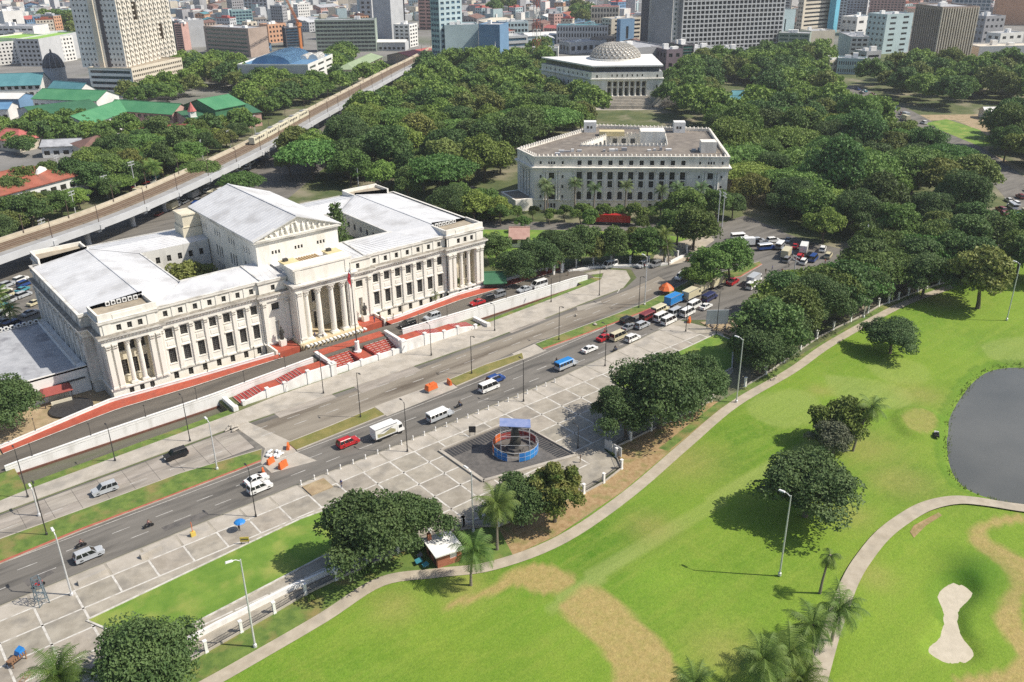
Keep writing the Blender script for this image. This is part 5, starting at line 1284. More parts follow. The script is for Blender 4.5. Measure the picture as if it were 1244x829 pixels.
# roof balustrade posts, stair houses and the round-fronted block in the court
bl = MB()
for i in range(6):
	a, b = loopF[i] - fo, loopF[(i + 1) % 6] - fo; n_ = int((b - a).length / 1.6)
	for k in range(n_):
		p = a + (b - a) * ((k + .5) / n_); p = p + (sum((q - fo for q in loopF), Vector()) / 6 - p).normalized() * 1.0; bl.box(p.x - .22, p.x + .22, p.y - .22, p.y + .22, 19.8, 20.5)
bl.build('balusters', grey_stone, FB_)['kind'] = 'stuff'
bl = MB()
for i in range(4):
	a, b = court[i] - fo, court[(i + 1) % 4] - fo; n_ = int((b - a).length / 1.5)
	for k in range(n_): p = a + (b - a) * ((k + .5) / n_); bl.box(p.x - .18, p.x + .18, p.y - .18, p.y + .18, 19.2, 19.9)
bl.build('court_balusters', white_stone, FB_)['kind'] = 'stuff'
def roofbox(p, a, b, z0, z1, m, nm, win=None):
	q = rot90(ex); p = p - fo; mb = MB(); mb.prism([(p.x, p.y), (p.x + ex.x * a, p.y + ex.y * a), (p.x + ex.x * a + q.x * b, p.y + ex.y * a + q.y * b), (p.x + q.x * b, p.y + q.y * b)], z0, z1); o_ = mb.build(nm, m, FB_)
	if win:
		for x in win:
			w_ = MB(); c = p + ex * x; w_.bar((c.x + nr.x * .03, c.y + nr.y * .03, (z0 + z1) / 2), (c.x + ex.x * .8 + nr.x * .03, c.y + ex.y * .8 + nr.y * .03, (z0 + z1) / 2), .1, 1.0)
			w_.build('stair_house_window', pane, o_)
for k in range(16): roofbox(Vector((176 + (k * 37 % 50) , 52 - (k * 37 % 50) * .62 + (k % 4) * 2.2, 0)), random.uniform(.8, 2.2), random.uniform(.6, 1.4), 18.76, 18.76 + random.uniform(.5, 1.3), (c_lgrey, white_paint, c_grey)[k % 3], 'roof_unit')
roofbox(Vector((213.5, 76.0, 0)), 5.0, 4.0, 18.75, 23.0, white_paint, 'stair_house', (1.2, 2.6)); roofbox(Vector((240, 51, 0)), 4.6, 4.4, 18.75, 23.0, white_paint, 'stair_house', (1.0, 2.2)); roofbox(Vector((219.5, 20, 0)), 5.6, 5.0, 18.75, 22.8, grey_stone, 'stair_house')
roofbox(Vector((221.5, 52.0, 0)), 9.6, 8.0, 8, 21.6, white_stone, 'court_block'); roofbox(Vector((213.0, 66.5, 0)), 10.0, 4.0, 18.8, 20.6, yel, 'yellow_roofed_shed')
# low porch on the left
pp0 = FF - fo; mb = MB(); e2 = (FA - FF).normalized(); n2 = Vector((e2.y, -e2.x, 0))
q = [FF - fo + n2 * .05 + e2 * 1, FA - fo + n2 * .05, FA - fo + n2 * 7.5, FF - fo + n2 * 7.5 + e2 * 1]
mb.prism([(v.x, v.y) for v in q], 0, 4.4); mb.build('porch', grey_stone, FB_)
mb = MB(); c = sum(q, Vector()) / 4; mb.prism([((v.x - c.x) * .82 + c.x, (v.y - c.y) * .82 + c.y) for v in q], 4.4, 4.46); mb.build('porch_roof', dark_roof, FB_)

# ---- the domed museum
NN, NL, NR_, NB = Vector((333.9, 195.6, 0)), Vector((340.0, 247.0, 0)), Vector((366.4, 169.5, 0)), Vector((401, 210, 0))
DM = empty('domed_museum', (NN.x, NN.y, 0), 0, 'white museum with glazed lattice dome, columned front and broad flat roof', 'building'); do = DM.location
ex = (NR_ - NN).normalized(); nr = Vector((ex.y, -ex.x, 0)); WR = (NR_ - NN).length; exl = (NN - NL).normalized(); nrl = Vector((exl.y, -exl.x, 0)); WL = (NN - NL).length
w = MB(); ops = [(9.0, WR - 9.0, 6.0, 14.6)] + [(12 + k * (WR - 24) / 6 - .4, 12 + k * (WR - 24) / 6 + .4, 17.0, 18.4) for k in range(7)] + [(c - .5, c + .5, z, z + 1.6) for c in (3.2, WR - 3.2) for z in (7, 10.5, 16.5)]
facade(w, NN - do, ex, nr, WR, 0, 19.6, ops, 1.8)
opl = [(c, c + 1.2, z, z + hh) for c in [5.0 + k * (WL - 10) / 9 for k in range(10)] for z, hh in ((16.8, 1.4), (10.2, 2.6), (6.0, 2.8))]
facade(w, NL - do, exl, nrl, WL, 0, 19.6, opl, .5)
for a, b in ((NR_, NB), (NB, NL)): w.face([(a.x - do.x, a.y - do.y, 0), (b.x - do.x, b.y - do.y, 0), (b.x - do.x, b.y - do.y, 19.6), (a.x - do.x, a.y - do.y, 19.6)])
w.build('wall', white_stone, DM)
for op in ops[1:]: window(DM, NN - do, ex, nr, op, 1, 2, .5, False)
for op in opl: window(DM, NL - do, exl, nrl, op, 1, 2, .45, False)
gl = MB(); gops = [(9.0 + (k + .5) * (WR - 18) / 7 - .9, 9.0 + (k + .5) * (WR - 18) / 7 + .9, z0, z1) for k in range(7) for z0, z1 in ((6.0, 10.4), (11.4, 13.9))]
gw_ = MB(); facade(gw_, NN - do + ex * 0 - nr * 1.75, ex, nr, WR, 6.0, 14.6, gops, .3); gw_.build('portico_back', cream_wall, DM)
for op in gops: window(DM, NN - do - nr * 1.75, ex, nr, op, 2, 3, .3, False)
for k in range(8):
	c = NN - do + ex * (9.0 + k * (WR - 18) / 7) - nr * .6; put(column_mesh(8.6, .5), 'column', DM, (c.x, c.y, 6.0))
mo = MB(); lpm = [(p - do)[:2] for p in (NL, NN, NR_, NB)]
moulding(mo, lpm, [(0, 15.0), (.2, 15.0), (.7, 15.5), (.75, 16.0), (0, 16.1)], 0, True); mo.build('cornice', white_stone, DM)
mo = MB(); cN = (NN + NL + NR_ + NB) / 4 - do
ins_ = [((p - do) - cN) * .93 + cN for p in (NL, NN, NR_, NB)]
for i in range(4):
	a, b = ins_[i], ins_[(i + 1) % 4]; mo.face([(a.x, a.y, 19.6), (b.x, b.y, 19.6), (b.x, b.y, 22.6), (a.x, a.y, 22.6)])
mo.build('glass_storey', g_grey, DM)
mo = MB(); mo.prism([(p.x, p.y) for p in [((q - do) - cN) * .985 + cN for q in (NL, NN, NR_, NB)]], 19.55, 19.75); mo.build('terrace', grey_roof, DM)
mo = MB(); ovh = [((p - do) - cN) * 1.0 + cN for p in (NL, NN, NR_, NB)]; mo.prism([(p.x, p.y) for p in ovh], 22.6, 23.4); mo.build('roof', white_paint, DM)
mo = MB(); p0 = NN - do + ex * 7 + nr * .1; mo.prism([(q_.x, q_.y) for q_ in (p0, p0 + ex * (WR - 14), p0 + ex * (WR - 14) + nr * 9, p0 + nr * 9)], 0, 2.0)
for k in range(6): mo.prism([(q_.x, q_.y) for q_ in (p0 + ex * .6, p0 + ex * (WR - 14.6), p0 + ex * (WR - 14.6) + nr * (8 - k * 1.3), p0 + ex * .6 + nr * (8 - k * 1.3))], 2.0 + k * .65, 2.65 + k * .65)
mo.build('front_stair', concrete, DM)
dc = P(747.5, 71, 23.4); dc = Vector((dc.x, dc.y, 0)) - do; RD, HD = 15.4, 8.6
lat = MB(); dgl = MB(); nring, nseg = 8, 30
def dp(i, j, k=1.0):
	t = (PI / 2) * i / nring; r = RD * math.cos(t) * k; a = 2 * PI * (j + (i % 2) * .5) / nseg; return (dc.x + r * math.cos(a), dc.y + r * math.sin(a), 23.4 + 1.0 + HD * math.sin(t) * k)
for i in range(nring):
	for j in range(nseg):
		s_ = i % 2; a, b, c, d = dp(i, j), dp(i, j + 1), dp(i + 1, j + s_), dp(i + 1, j + s_ - 1)
		if i < nring - 1:
			lat.bar(a, c, .34, .3); lat.bar(a, d, .34, .3)
		lat.bar(a, b, .28, .3)
		mI = (j + i) % 2
		dgl.face([dp(i, j, .985), dp(i, j + 1, .985), dp(i + 1, j + s_, .985)], 0); dgl.face([dp(i, j, .985), dp(i + 1, j + s_, .985), dp(i + 1, j + s_ - 1, .985)], 1)
dome = dgl.build('dome', [mat('dome_glass', (.34, .30, .25), .3, (.42, .38, .32), .3, .5), mat('dome_panel', (.70, .69, .65), .5)], DM)
lat.build('dome_lattice', mat('lattice', (.42, .40, .36), .6), dome)
mo = MB(); mo.lathe([(RD * 1.04, 23.4), (RD * 1.04, 24.4), (RD, 24.5)], 40, 0, (dc.x, dc.y, 0)); mo.build('dome_ring', white_stone, dome)

# ---- the tall pale apartment tower with its parking podium
fpP = tbox((100, 85), (159.6, 85), (220.6, 71.6), 119); hP = fpP[4]
TW = empty('apartment_tower', (fpP[0].x, fpP[0].y, 0), 0, 'very tall cream apartment tower with rows of small balconies above a parking podium', 'building')
c_tower = pm('p_tower', (.64, .60, .525))
block(TW, fpP[:4], 0, hP, (1, 5, .96, .5), (26, 6, .7, .5), c_cream, g_dark, .8, flat_roof, 1.0, c_white, ('podium', 'podium_openings'))
fpT = gbox((105, 81), (154.3, 82.3), (215, 66), hP)
block(TW, fpT, hP, 126.0, (11, 33, .42, .42), (24, 33, .55, .5), c_tower, g_grey, .9, grey_roof, 1.0, c_white, ('tower_wall', 'tower_windows'))
dT = (fpT[2] - fpT[0]); WTt = dT.length; dT.normalize(); nT = Vector((dT.y, -dT.x, 0)); lT = (fpT[0] - fpT[1]).normalized(); nLt = Vector((lT.y, -lT.x, 0)); WLt = (fpT[0] - fpT[1]).length
bal = MB(); tO = Vector(TW.location)
for j in range(33):
	z = hP + (126 - hP) * (j + .18) / 33
	for i in range(12):
		a = fpT[0] - tO + dT * (.8 + i * (WTt - 1.6) / 12); b = a + dT * ((WTt - 1.6) / 12 * .62)
		bal.bar((a.x + nT.x * .5, a.y + nT.y * .5, z), (b.x + nT.x * .5, b.y + nT.y * .5, z), 1.0, .9)
bal.build('balconies', c_tower, TW)['kind'] = 'stuff'
st_ = MB(); p = fpT[1] - tO + lT * (WLt * .47) + nLt * .4; st_.bar((p.x, p.y, hP), (p.x, p.y, 126), 3.2, 2.2, 0, (nLt.x, nLt.y, 0)); st_.build('stair_shaft', c_cream, TW)
st_ = MB(); p = fpT[1] - tO + lT * (WLt * .62) + nLt * .05; st_.bar((p.x, p.y, hP), (p.x, p.y, 126), 2.6, .5, 0, (nLt.x, nLt.y, 0)); st_.build('dark_stair_strip', c_dark, TW)  # dark coloured stair strip on the tower's left face
for i, (xx, z0, z1) in enumerate(((.28, 45, 56), (.72, 30, 40), (.62, 63, 74))):
	st_ = MB(); p = fpT[0] - tO + dT * (WTt * xx) + nT * 1.06; st_.bar((p.x, p.y, z0), (p.x, p.y, z1), .3, 2.6, 0, (nT.x, nT.y, 0)); st_.build('sky_garden_opening', mat('sky_garden', (.12, .09, .06), .9), TW)

# ---- white hospital block with lime roof, far left
HB = empty('hospital_block', P(46, 82), 0, 'wide white block with six rows of square windows and lime green roof', 'building')
for (tl, tr, yb, sp, m_) in (((46, 49.5), (88, 44.5), 79, (10, 6, .5, .5), c_white), ((19, 49), (46.5, 49), 81, (5, 6, .6, .5), c_lgrey), ((-60, 57), (20, 51), 84, (16, 6, .5, .5), c_white)):  # middle block in grey: shade of the recess put into its wall colour
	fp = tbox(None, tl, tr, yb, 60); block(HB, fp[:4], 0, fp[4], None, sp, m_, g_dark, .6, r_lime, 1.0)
fp = tbox(None, (-20, 33), (40, 33), 58, 25); simple('stepped_office', 'white stepped office block behind the lime green roof', fp[:4], fp[4], None, (8, 4, .8, .35), c_white, g_dark)
fp = tbox(None, (3, 15), (27, 13.5), 52, 20); simple('white_lift_tower', 'white tower top with dark slot above the stepped office block', fp[:4], fp[4], None, (1, 1, .2, .5), c_white, g_dark)
# ---- blue-roofed church with grey dome
gable('blue_roof_nave', 'long light blue roof beside the grey church dome', (-40, 91), (52, 88), 14, 22, 8, r_teal, c_white)
gable('blue_roof_nave', 'teal roof to the right of the grey church dome', (66, 98), (104, 101), 13, 18, 7, r_teal, c_white)
dl = P(69, 99); DR = 7.2
CD = empty('church_dome', (dl.x, dl.y, 0), 0, 'dark grey ribbed church dome above teal roofs', 'dome')
mb = MB(); mb.lathe([(DR * 1.02, 0), (DR * 1.02, 9), (DR * 1.08, 9.2), (DR * 1.08, 9.8)], 16); mb.build('drum', c_lgrey, CD)
mb = MB(); mb.lathe([(DR, 9.8), (DR * .97, 12), (DR * .83, 15), (DR * .6, 17.6), (DR * .3, 19.3), (.7, 20), (.6, 21.6), (.05, 22.6)], 20); mb.build('dome', mat('dome_lead', (.085, .08, .085), .6, (.14, .13, .135), .4, .6), CD, None, 0, True)
for k in range(12):
	a = 2 * PI * k / 12; mb = MB(); mb.tube([(DR * s_ * math.cos(a), DR * s_ * math.sin(a), z) for s_, z in ((1.02, 9.8), (.99, 12), (.85, 15), (.62, 17.6), (.32, 19.3))], .22, 5); mb.build('rib', c_grey, CD)
# ---- green-roofed school
gable('school_wing', 'long green pitched roof, rearmost of the school complex', (52, 107.5), (129, 110), 14, 20, 10, r_green, c_white)
gable('school_wing', 'dark green low roof in the middle of the school complex', (30, 130), (108, 121), 11, 34, 8, r_dgreen, c_lgrey)
gable('school_wing', 'bright green roof wing of the school running down to the white gable', (86, 141), (146, 121), 12.5, 17, 8.5, r_green, c_white)
gable('school_wing', 'bright green roof wing of the school above the orange scaffolding', (140, 121), (219, 126), 12.5, 15, 8.5, r_green, c_pink)
gable('school_hall', 'tall green gabled hall roof with pale stripes at the school', (240, 121), (277, 114.5), 15, 26, 11, r_green, r_dgreen, win=False)
gable('school_wing', 'low dark green roof with pink and white walls under the school hall', (216, 136), (300, 126), 9.5, 36, 7.5, r_dgreen, c_pink)
gable('chapel', 'pinkish red chapel roof in front of the school hall', (170, 152), (232, 151), 10, 13, 6, r_pink, c_white)
bt = P(237, 161)
BT = empty('bell_tower', (bt.x, bt.y, 0), 0, 'small white bell tower with pink cap beside the chapel roof', 'tower')
mb = MB(); mb.box(-1.6, 1.6, -1.6, 1.6, 0, 11); mb.box(-1.8, 1.8, -1.8, 1.8, 8, 8.4); mb.build('shaft', c_white, BT); mb = MB(); mb.lathe([(2.5, 11), (1.3, 13), (.05, 15.6)], 8); mb.build('cap', r_pink, BT)
gable('tin_roof_block', 'white corrugated roof building left of the green school', (-30, 113), (30, 113), 9, 16, 7, c_white, c_blue)
gable('blue_hall', 'blue roofed hall at the left edge before the school', (-25, 125), (14, 124), 9, 14, 6.5, r_blue, c_white)
gable('red_roof_house', 'pinkish red hipped roof house at the left edge', (-20, 153), (30, 158), 9, 16, 5.5, r_pink, c_cream, 4)
gable('red_roof_house', 'brown red hipped roof villa with cream arcaded walls', (103, 167), (132, 163), 10.5, 15, 7.5, r_rust, c_cream, 4)
gable('grey_roof_house', 'long grey flat-pitched roof beside the brown red villa', (52, 170), (98, 168), 7.5, 10, 5.5, grey_roof, c_white)
gable('red_roof_hall', 'large weathered red tile roof hall at the left edge near the railway', (-70, 226), (50, 197), 14, 27, 9.5, r_red, c_white, 8)
mb_ = P(53, 215, 10); GD = empty('roof_dormer', (mb_.x, mb_.y, 8.5), R(40), 'white curved gable front on the red tile roof', 'gable')
mb = MB()
mb.prism([(-3.2, 0), (3.2, 0), (3.2, .8), (-3.2, .8)], 0, 3.0); mb.face([(-3.2, 0, 3.0), (3.2, 0, 3.0), (2.2, 0, 4.6), (0, 0, 5.6), (-2.2, 0, 4.6)]); mb.face([(-3.2, .8, 3.0), (3.2, .8, 3.0), (2.2, .8, 4.6), (0, .8, 5.6), (-2.2, .8, 4.6)][::-1])
for a, b in (((3.2, 3.0), (2.2, 4.6)), ((2.2, 4.6), (0, 5.6)), ((0, 5.6), (-2.2, 4.6)), ((-2.2, 4.6), (-3.2, 3.0))): mb.face([(a[0], 0, a[1]), (a[0], .8, a[1]), (b[0], .8, b[1]), (b[0], 0, b[1])])
mb.build('front', white_paint, GD); mb = MB(); mb.box(-.6, .6, -.05, .02, 1.0, 2.6); mb.build('window', pane, GD)

# ---- mid and far office blocks: (kind of name, label, left top, near top, right top, base row, left spec, right spec, wall, glass, roof)
def F1(nm, lb, tl, tr, yb, dep, sp, wm, gm, rm=None, units=2, depth=.5):
	fp = tbox(None, tl, tr, yb, dep); return simple(nm, lb, fp[:4], fp[4], (max(1, int(dep / 5)), sp[1], sp[2], sp[3]) if sp else None, sp, wm, gm, rm, depth, units)
def F2(nm, lb, tl, tn, tr, yb, sl, sr, wm, gm, rm=None, units=2, wml=None, depth=.5):
	fp = tbox(tl, tn, tr, yb); return simple(nm, lb, fp[:4], fp[4], sl, sr, wm, gm, rm, depth, units, wm_l=wml)
def FG(nm, lb, l, n, r, yb, h, sl, sr, wm, gm, rm=None, wml=None, depth=.6):
	fp = gbox(l, n, r, 0); return simple(nm, lb, fp, h, sl, sr, wm, gm, rm, depth, 2, wm_l=wml)
F1('slab_block', 'grey blank slab block right of the tall cream tower', (226, 26), (247, 25), 58, 18, (1, 1, .01, .01), c_lgrey, g_green)
F1('dark_glass_block', 'narrow dark green glazed block beside the grey slab', (219, 27), (227, 26), 60, 16, (2, 10, .8, .8), c_grey, g_green)
F1('brick_block', 'narrow pinkish banded block right of the cream tower', (211, 30), (220, 30), 62, 14, (1, 12, .95, .5), c_pink, g_dark)
F1('banded_block', 'brown horizontally banded office block', (247, 33), (301, 36), 66, 22, (1, 7, .92, .42), c_brown, g_green)
F1('green_glass_block', 'teal glazed low block at the end of the banded office', (295, 46), (319, 45), 66, 14, (4, 4, .9, .7), c_green, g_green)
gable('white_roof_hall', 'long low white metal roof hall behind the garden trees', (218, 66), (268, 67), 9, 22, 7, c_white, c_lgrey)
gable('green_roof_house', 'small green roof house among the trees', (262, 78), (300, 76), 9, 12, 6, r_green, c_cream)
gable('green_roof_house', 'flat pale green shed roof among the trees', (250, 86), (303, 85), 7, 9, 5, r_teal, c_cream)
F1('orange_block', 'orange apartment block with crowded roof', (325, 31), (347, 29), 53, 14, (5, 4, .5, .5), c_orange, g_dark)
F1('dark_glass_block', 'dark blue slanted glass block beside the orange block', (346, 35), (367, 34), 58, 16, (1, 7, .95, .8), c_dark, g_blue)
F2('blue_roof_block', 'white block with curved blue roof and white arches by the railway', (316, 70), (374, 80), (404, 67), 110, None, (3, 4, .7, .4), c_white, g_dark, r_blue, 0, c_lgrey)
o_ = [o for o in COL.objects if o.name.startswith('blue_roof_block')][0]; fpq = tbox((316, 70), (374, 80), (404, 67), 110); dq_ = (fpq[2] - fpq[0]); Lq = dq_.length; dq_.normalize(); pq_ = rot90(dq_); Wq = (fpq[1] - fpq[0]).length
for t0, t1, m_, nm in ((.3, .85, r_blue, 'barrel_roof'), (.06, .2, c_white, 'roof_arch'), (.22, .34, c_white, 'roof_arch')):
	mb = MB(); n_ = 8
	for k in range(n_):
		def bp2(s_, k_): a = PI * k_ / n_; q_ = dq_ * (Lq * (.12 if m_ is r_blue else .55) + (Lq * .8 if m_ is r_blue else Lq * .3) * s_) + pq_ * (Wq * (t0 + (t1 - t0) * (.5 - .5 * math.cos(a)))); return (q_.x, q_.y, fpq[4] + math.sin(a) * Wq * (t1 - t0) * (.22 if m_ is r_blue else .5))
		mb.face([bp2(0, k), bp2(1, k), bp2(1, k + 1), bp2(0, k + 1)]); mb.face([bp2(0, k + 1), bp2(1, k + 1), bp2(1, k), bp2(0, k)])
	for s_ in (0, 1): mb.face([bp2(s_, k) for k in range(n_ + 1)])
	mb.build(nm, m_, o_)
F1('green_slab', 'wide pale green slab office with many window bands', (382, 26), (455, 25), 64, 18, (16, 8, .94, .55), c_green, g_grey)
F1('grey_tower', 'grey concrete tower shaft behind the pale green slab', (448, -60), (470, -60), 48, 18, None, c_lgrey, g_dark)
F1('window_tower', 'slim grey tower with two columns of dark windows', (433, -40), (448, -40), 40, 16, (2, 14, .5, .5), c_lgrey, g_dark)
F1('dark_tower', 'dark blue grey tower sliver behind the grey shaft', (468, -40), (482, -40), 36, 14, (1, 16, .9, .6), c_dark, g_dark)
F1('blank_block', 'blank grey block beside the white gridded block', (479, 32), (498, 32), 52, 14, None, c_lgrey, g_dark)
F1('white_grid_block', 'narrow white block with dark window grid', (497, 31), (507, 29), 58, 16, (3, 6, .6, .5), c_white, g_dark)
F1('pink_tower', 'pale pink tower with white balcony stripes', (505, -50), (523, -50), 36, 16, (2, 20, .8, .5), c_pink, g_dark)
gable('canopy_roof', 'pale flat canopy roof before the grey tower', (456, 48), (494, 48), 9, 16, 7.5, c_white, c_lgrey)
gable('green_roof_office', 'cream two storey office with pale green hipped roof by the railway', (420, 78), (452, 64), 11, 14, 8, mat('r_sage', (.24, .31, .18), .7, (.30, .37, .23), .15, .5), c_cream, 3)
gable('red_roof_market', 'long red metal roof market behind the park trees', (484, 64), (520, 58), 9, 24, 6.5, r_pink, c_brown)
FG('glass_tower', 'tall teal glass tower with ribbed side at the park edge', (527, 78.6), (536, 80), (563, 76), 80, 88, (3, 22, .85, .5), (4, 22, .6, .5), c_pale, g_blue, None, c_teal)
F1('pale_blue_box', 'large windowless pale blue box building beside the glass tower', (540, 32), (581, 31), 80, 22, None, c_pale, g_blue, None, 3)
F1('blue_box', 'darker blue windowless box joined right of the pale blue box', (581.3, 31), (607, 31.5), 81, 22, None, c_blue, g_blue, None, 1)
gable('church', 'small white church with green roof and pointed window', (585, 76), (603, 78), 12, 10, 6, r_green, c_white)
sp = P(602, 86); ST = empty('church_steeple', (sp.x, sp.y, 0), 0, 'thin white steeple of the green roofed church', 'steeple')
mb = MB(); mb.box(-1.3, 1.3, -1.3, 1.3, 0, 11); mb.build('shaft', c_white, ST); mb = MB(); mb.lathe([(1.5, 11), (.7, 14), (.05, 21)], 8); mb.build('spire', c_white, ST)
F1('glass_office', 'low office with blue glass band left of the radio mast', (605, 46), (641, 44), 66, 20, (1, 3, .95, .5), c_lgrey, g_blue)
gable('cream_roof_hall', 'cream hipped roof hall above the pale blue office', (590, 22), (620, 21), 12, 26, 9, c_cream, c_lgrey, 5)
F1('blue_office', 'pale blue office behind the glass office', (607, 28), (642, 27), 48, 18, (8, 3, .7, .5), c_pale, g_dark)
gable('white_roof_hall', 'white metal roof hall right of the radio mast', (636, 40), (680, 38), 9, 22, 7, c_white, c_pale)
F1('white_block', 'small white flat block left of the domed museum', (646, 60), (678, 60), 80, 14, (5, 2, .6, .5), c_white, g_dark)
F1('colonnade_block', 'long pale building with rows of windows behind the dome', (676, 32), (739, 32), 54, 20, (18, 3, .5, .6), c_lgrey, g_dark, r_teal)
F1('grey_hall', 'plain grey hall close behind the lattice dome', (692, 53), (737, 50), 66, 18, (6, 1, .6, .4), c_lgrey, g_dark)
F1('cream_arch_block', 'yellow block with two rows of arches under a red roof', (718, 9), (752, 9), 30, 18, (9, 3, .6, .6), c_cream, g_dark, r_pink, 0)
F1('banded_office', 'cream office with horizontal bands and dark blue centre', (743, 24), (782, 22), 54, 18, (2, 6, .62, .5), c_cream, g_dark)
F1('blue_office_wing', 'dark blue glazed centre wing of the banded office', (754, 25), (771, 24), 55.5, 4, (1, 1, .2, .5), c_blue, g_dark, None, 0)
FG('green_glass_tower', 'tall white and green glass tower with dark side', (778, 62), (786, 64), (818, 62), 64, 92, None, (5, 24, .5, .6), c_white, g_green, None, c_dark)
FG('white_fin_tower', 'slim white tower with one column of windows', (812, 62), (814, 68), (828, 66), 68, 92, None, (2, 24, .35, .5), c_white, g_green, None, c_grey)
FG('grid_tower', 'very wide grey tower with a white grid of balconies', (822, 66), (826, 68), (948, 62), 68, 92, None, (24, 26, .78, .72), c_lgrey, g_dark, None, c_grey, 1.2)
F1('mall_block', 'blank grey mall wall behind the domed museum', (770, 60), (811, 57), 96, 40, None, c_grey, g_dark)
F1('purple_block', 'dull purple block with dark entrance beside the mall', (810, 62), (829, 61), 97, 25, (2, 3, .5, .4), pm('p_purple', (.17, .13, .15)), g_dark)
F1('green_glass_block', 'narrow dark green glass block left of the white flats', (829, 56), (844, 55), 89, 18, (1, 9, .9, .8), c_dark, g_green)
F1('white_flats', 'white flats with pale roof before the grid tower', (843, 60), (867, 59), 88, 16, (5, 5, .6, .45), c_white, g_dark)
F1('white_flats', 'long white flats with dark windows before the grid tower', (874, 62), (911, 61), 82, 16, (8, 3, .7, .45), c_white, g_dark)
F1('pale_tower', 'pale blue tower with one dark slot beside the grid tower', (944, 14), (967, 13), 62, 18, (1, 1, .08, .6), c_pale, g_dark)
FG('banded_tower', 'cream banded tower with cyan right side', (969, 43), (972, 44), (1012, 40), 44, 80, (2, 20, .6, .5), (1, 21, .9, .45), c_cream, g_dark)
fp = gbox((1008, 40), (1011, 42), (1016, 39), 0); simple('cyan_fin', 'narrow cyan side wall of the banded tower', fp, 79, None, None, pm('p_cyan', (.10, .36, .48)), g_dark, None, .5, 0)
F1('striped_tower', 'white striped tower rising behind the pale blue tower', (948, -45), (966, -45), 40, 18, (1, 24, .9, .5), c_white, g_dark)
F1('green_banded_block', 'curved greenish office with horizontal bands', (946, 41), (984, 42), 64, 18, (3, 5, .85, .5), c_green, g_green)
F1('beige_box', 'windowless beige box building beside the green banded office', (986, 39), (1015, 38), 60, 20, None, c_cream, g_dark)
F2('grey_flats', 'blue grey flats with pale stepped balconies', (1026, 40), (1034, 46), (1056, 46), 74, None, (3, 5, .7, .5), c_lgrey, g_dark, None, 2, c_pale)
F1('white_factory', 'white block with blue tank right of the blue grey flats', (1042, 22), (1062, 20), 44, 18, (2, 2, .6, .3), c_white, g_dark)
F1('long_flats', 'long pale blue flats with two rows of windows above the trees', (1018, 72), (1053, 73), 90, 12, (12, 2, .5, .45), c_pale, g_dark)
F1('yellow_flats', 'small yellow flats at the end of the long blue flats', (1008, 75), (1018, 74), 90, 12, (2, 2, .6, .45), c_cream, g_dark)
F1('grey_annex', 'grey low annex right of the long blue flats', (1053, 64), (1071, 63), 84, 14, (1, 2, .8, .3), c_lgrey, g_dark)
F1('pale_slab', 'pale blue slab with louvred end beside the brown tower', (1078, 19), (1110, 17), 66, 20, (2, 7, .45, .4), c_pale, g_dark)
F1('far_towers', 'grey residential tower at the top edge beyond the flats', (1036, -50), (1062, -50), 26, 18, (6, 24, .6, .5), c_lgrey, g_dark)
F1('far_towers', 'pinkish residential tower at the top edge left of the pale slab', (1064, -45), (1108, -45), 28, 18, (10, 24, .6, .5), c_pink, g_dark)
F1('far_towers', 'cluster tower with dark windows beside the banded tower', (1018, -40), (1036, -40), 36, 18, (4, 22, .6, .5), c_lgrey, g_dark)
fpB = tbox((1117, 6), (1145, 10), (1190, 9), 92); BTW = simple('ribbed_tower', 'broad brown tower with vertical white fins', fpB[:4], fpB[4], (12, 1, .4, .94), (14, 1, .5, .96), c_brown, g_dark, None, .9, 3)
o_ = Vector(BTW.location); d_ = (fpB[2] - fpB[0]); WB = d_.length; d_.normalize(); nB = Vector((d_.y, -d_.x, 0))
for k in range(15):
	p = fpB[0] - o_ + d_ * (.5 + k * (WB - 1.0) / 14) + nB * .3; mb = MB(); mb.bar((p.x, p.y, 2), (p.x, p.y, fpB[4]), .8, .7, 0, (nB.x, nB.y, 0)); mb.build('fin', c_cream, BTW)
F2('gridded_hall', 'long pale hall with window strip and mosaic grey front at the right edge', (1182, 54), (1190, 58), (1300, 56), 88, None, (14, 1, .85, .12), c_lgrey, g_dark, c_cream, 2, c_cream)
F1('peach_tower', 'peach tower at the top right corner', (1221, -40), (1300, -40), 30, 20, (8, 1, .01, .01), c_orange, g_dark)
F1('blue_glass_tower', 'blue gridded glass tower behind the brown tower', (1168, -45), (1214, -45), 34, 20, (8, 18, .8, .7), c_lgrey, g_blue)
F1('grey_block', 'stained grey block between blue tower and peach tower', (1198, 21), (1222, 20), 52, 18, (4, 4, .5, .4), c_grey, g_dark)
F1('white_house', 'small white pitched block above the long pale hall', (1216, 42), (1244, 40), 60, 14, (3, 2, .5, .4), c_white, g_dark)
F1('blue_green_block', 'blue grey block at the upper left beside the crane', (281, 14), (306, 13), 36, 16, (6, 6, .8, .6), c_teal, g_blue)
F1('white_slim_tower', 'pale slim towers at the top edge above the crane', (291, -35), (320, -35), 18, 18, (6, 14, .6, .5), c_lgrey, g_dark)
F1('cream_block', 'cream block right of the green glass block', (300, 28), (312, 27), 42, 10, (2, 3, .5, .5), c_cream, g_dark)
gable('green_shed', 'green tin roof building below the crane', (332, 12), (348, 12), 12, 18, 9, r_green, c_lgrey)
gable('green_pavilion', 'green roofed pavilion among park trees right of the domed museum', (886, 116), (918, 118), 8, 22, 5, r_teal, c_white)
gable('green_pavilion', 'second green roofed pavilion behind the first right of the domed museum', (890, 110), (914, 110), 9, 14, 6, r_teal, c_white)
gable('red_pavilion', 'small red and white roof among trees below the green banded office', (948, 79), (968, 78), 8, 12, 5, r_pink, c_white)
gable('white_shelter', 'pale shelter roof in the park at the right edge', (1195, 130), (1222, 130), 6, 9, 4, c_white, c_cream)
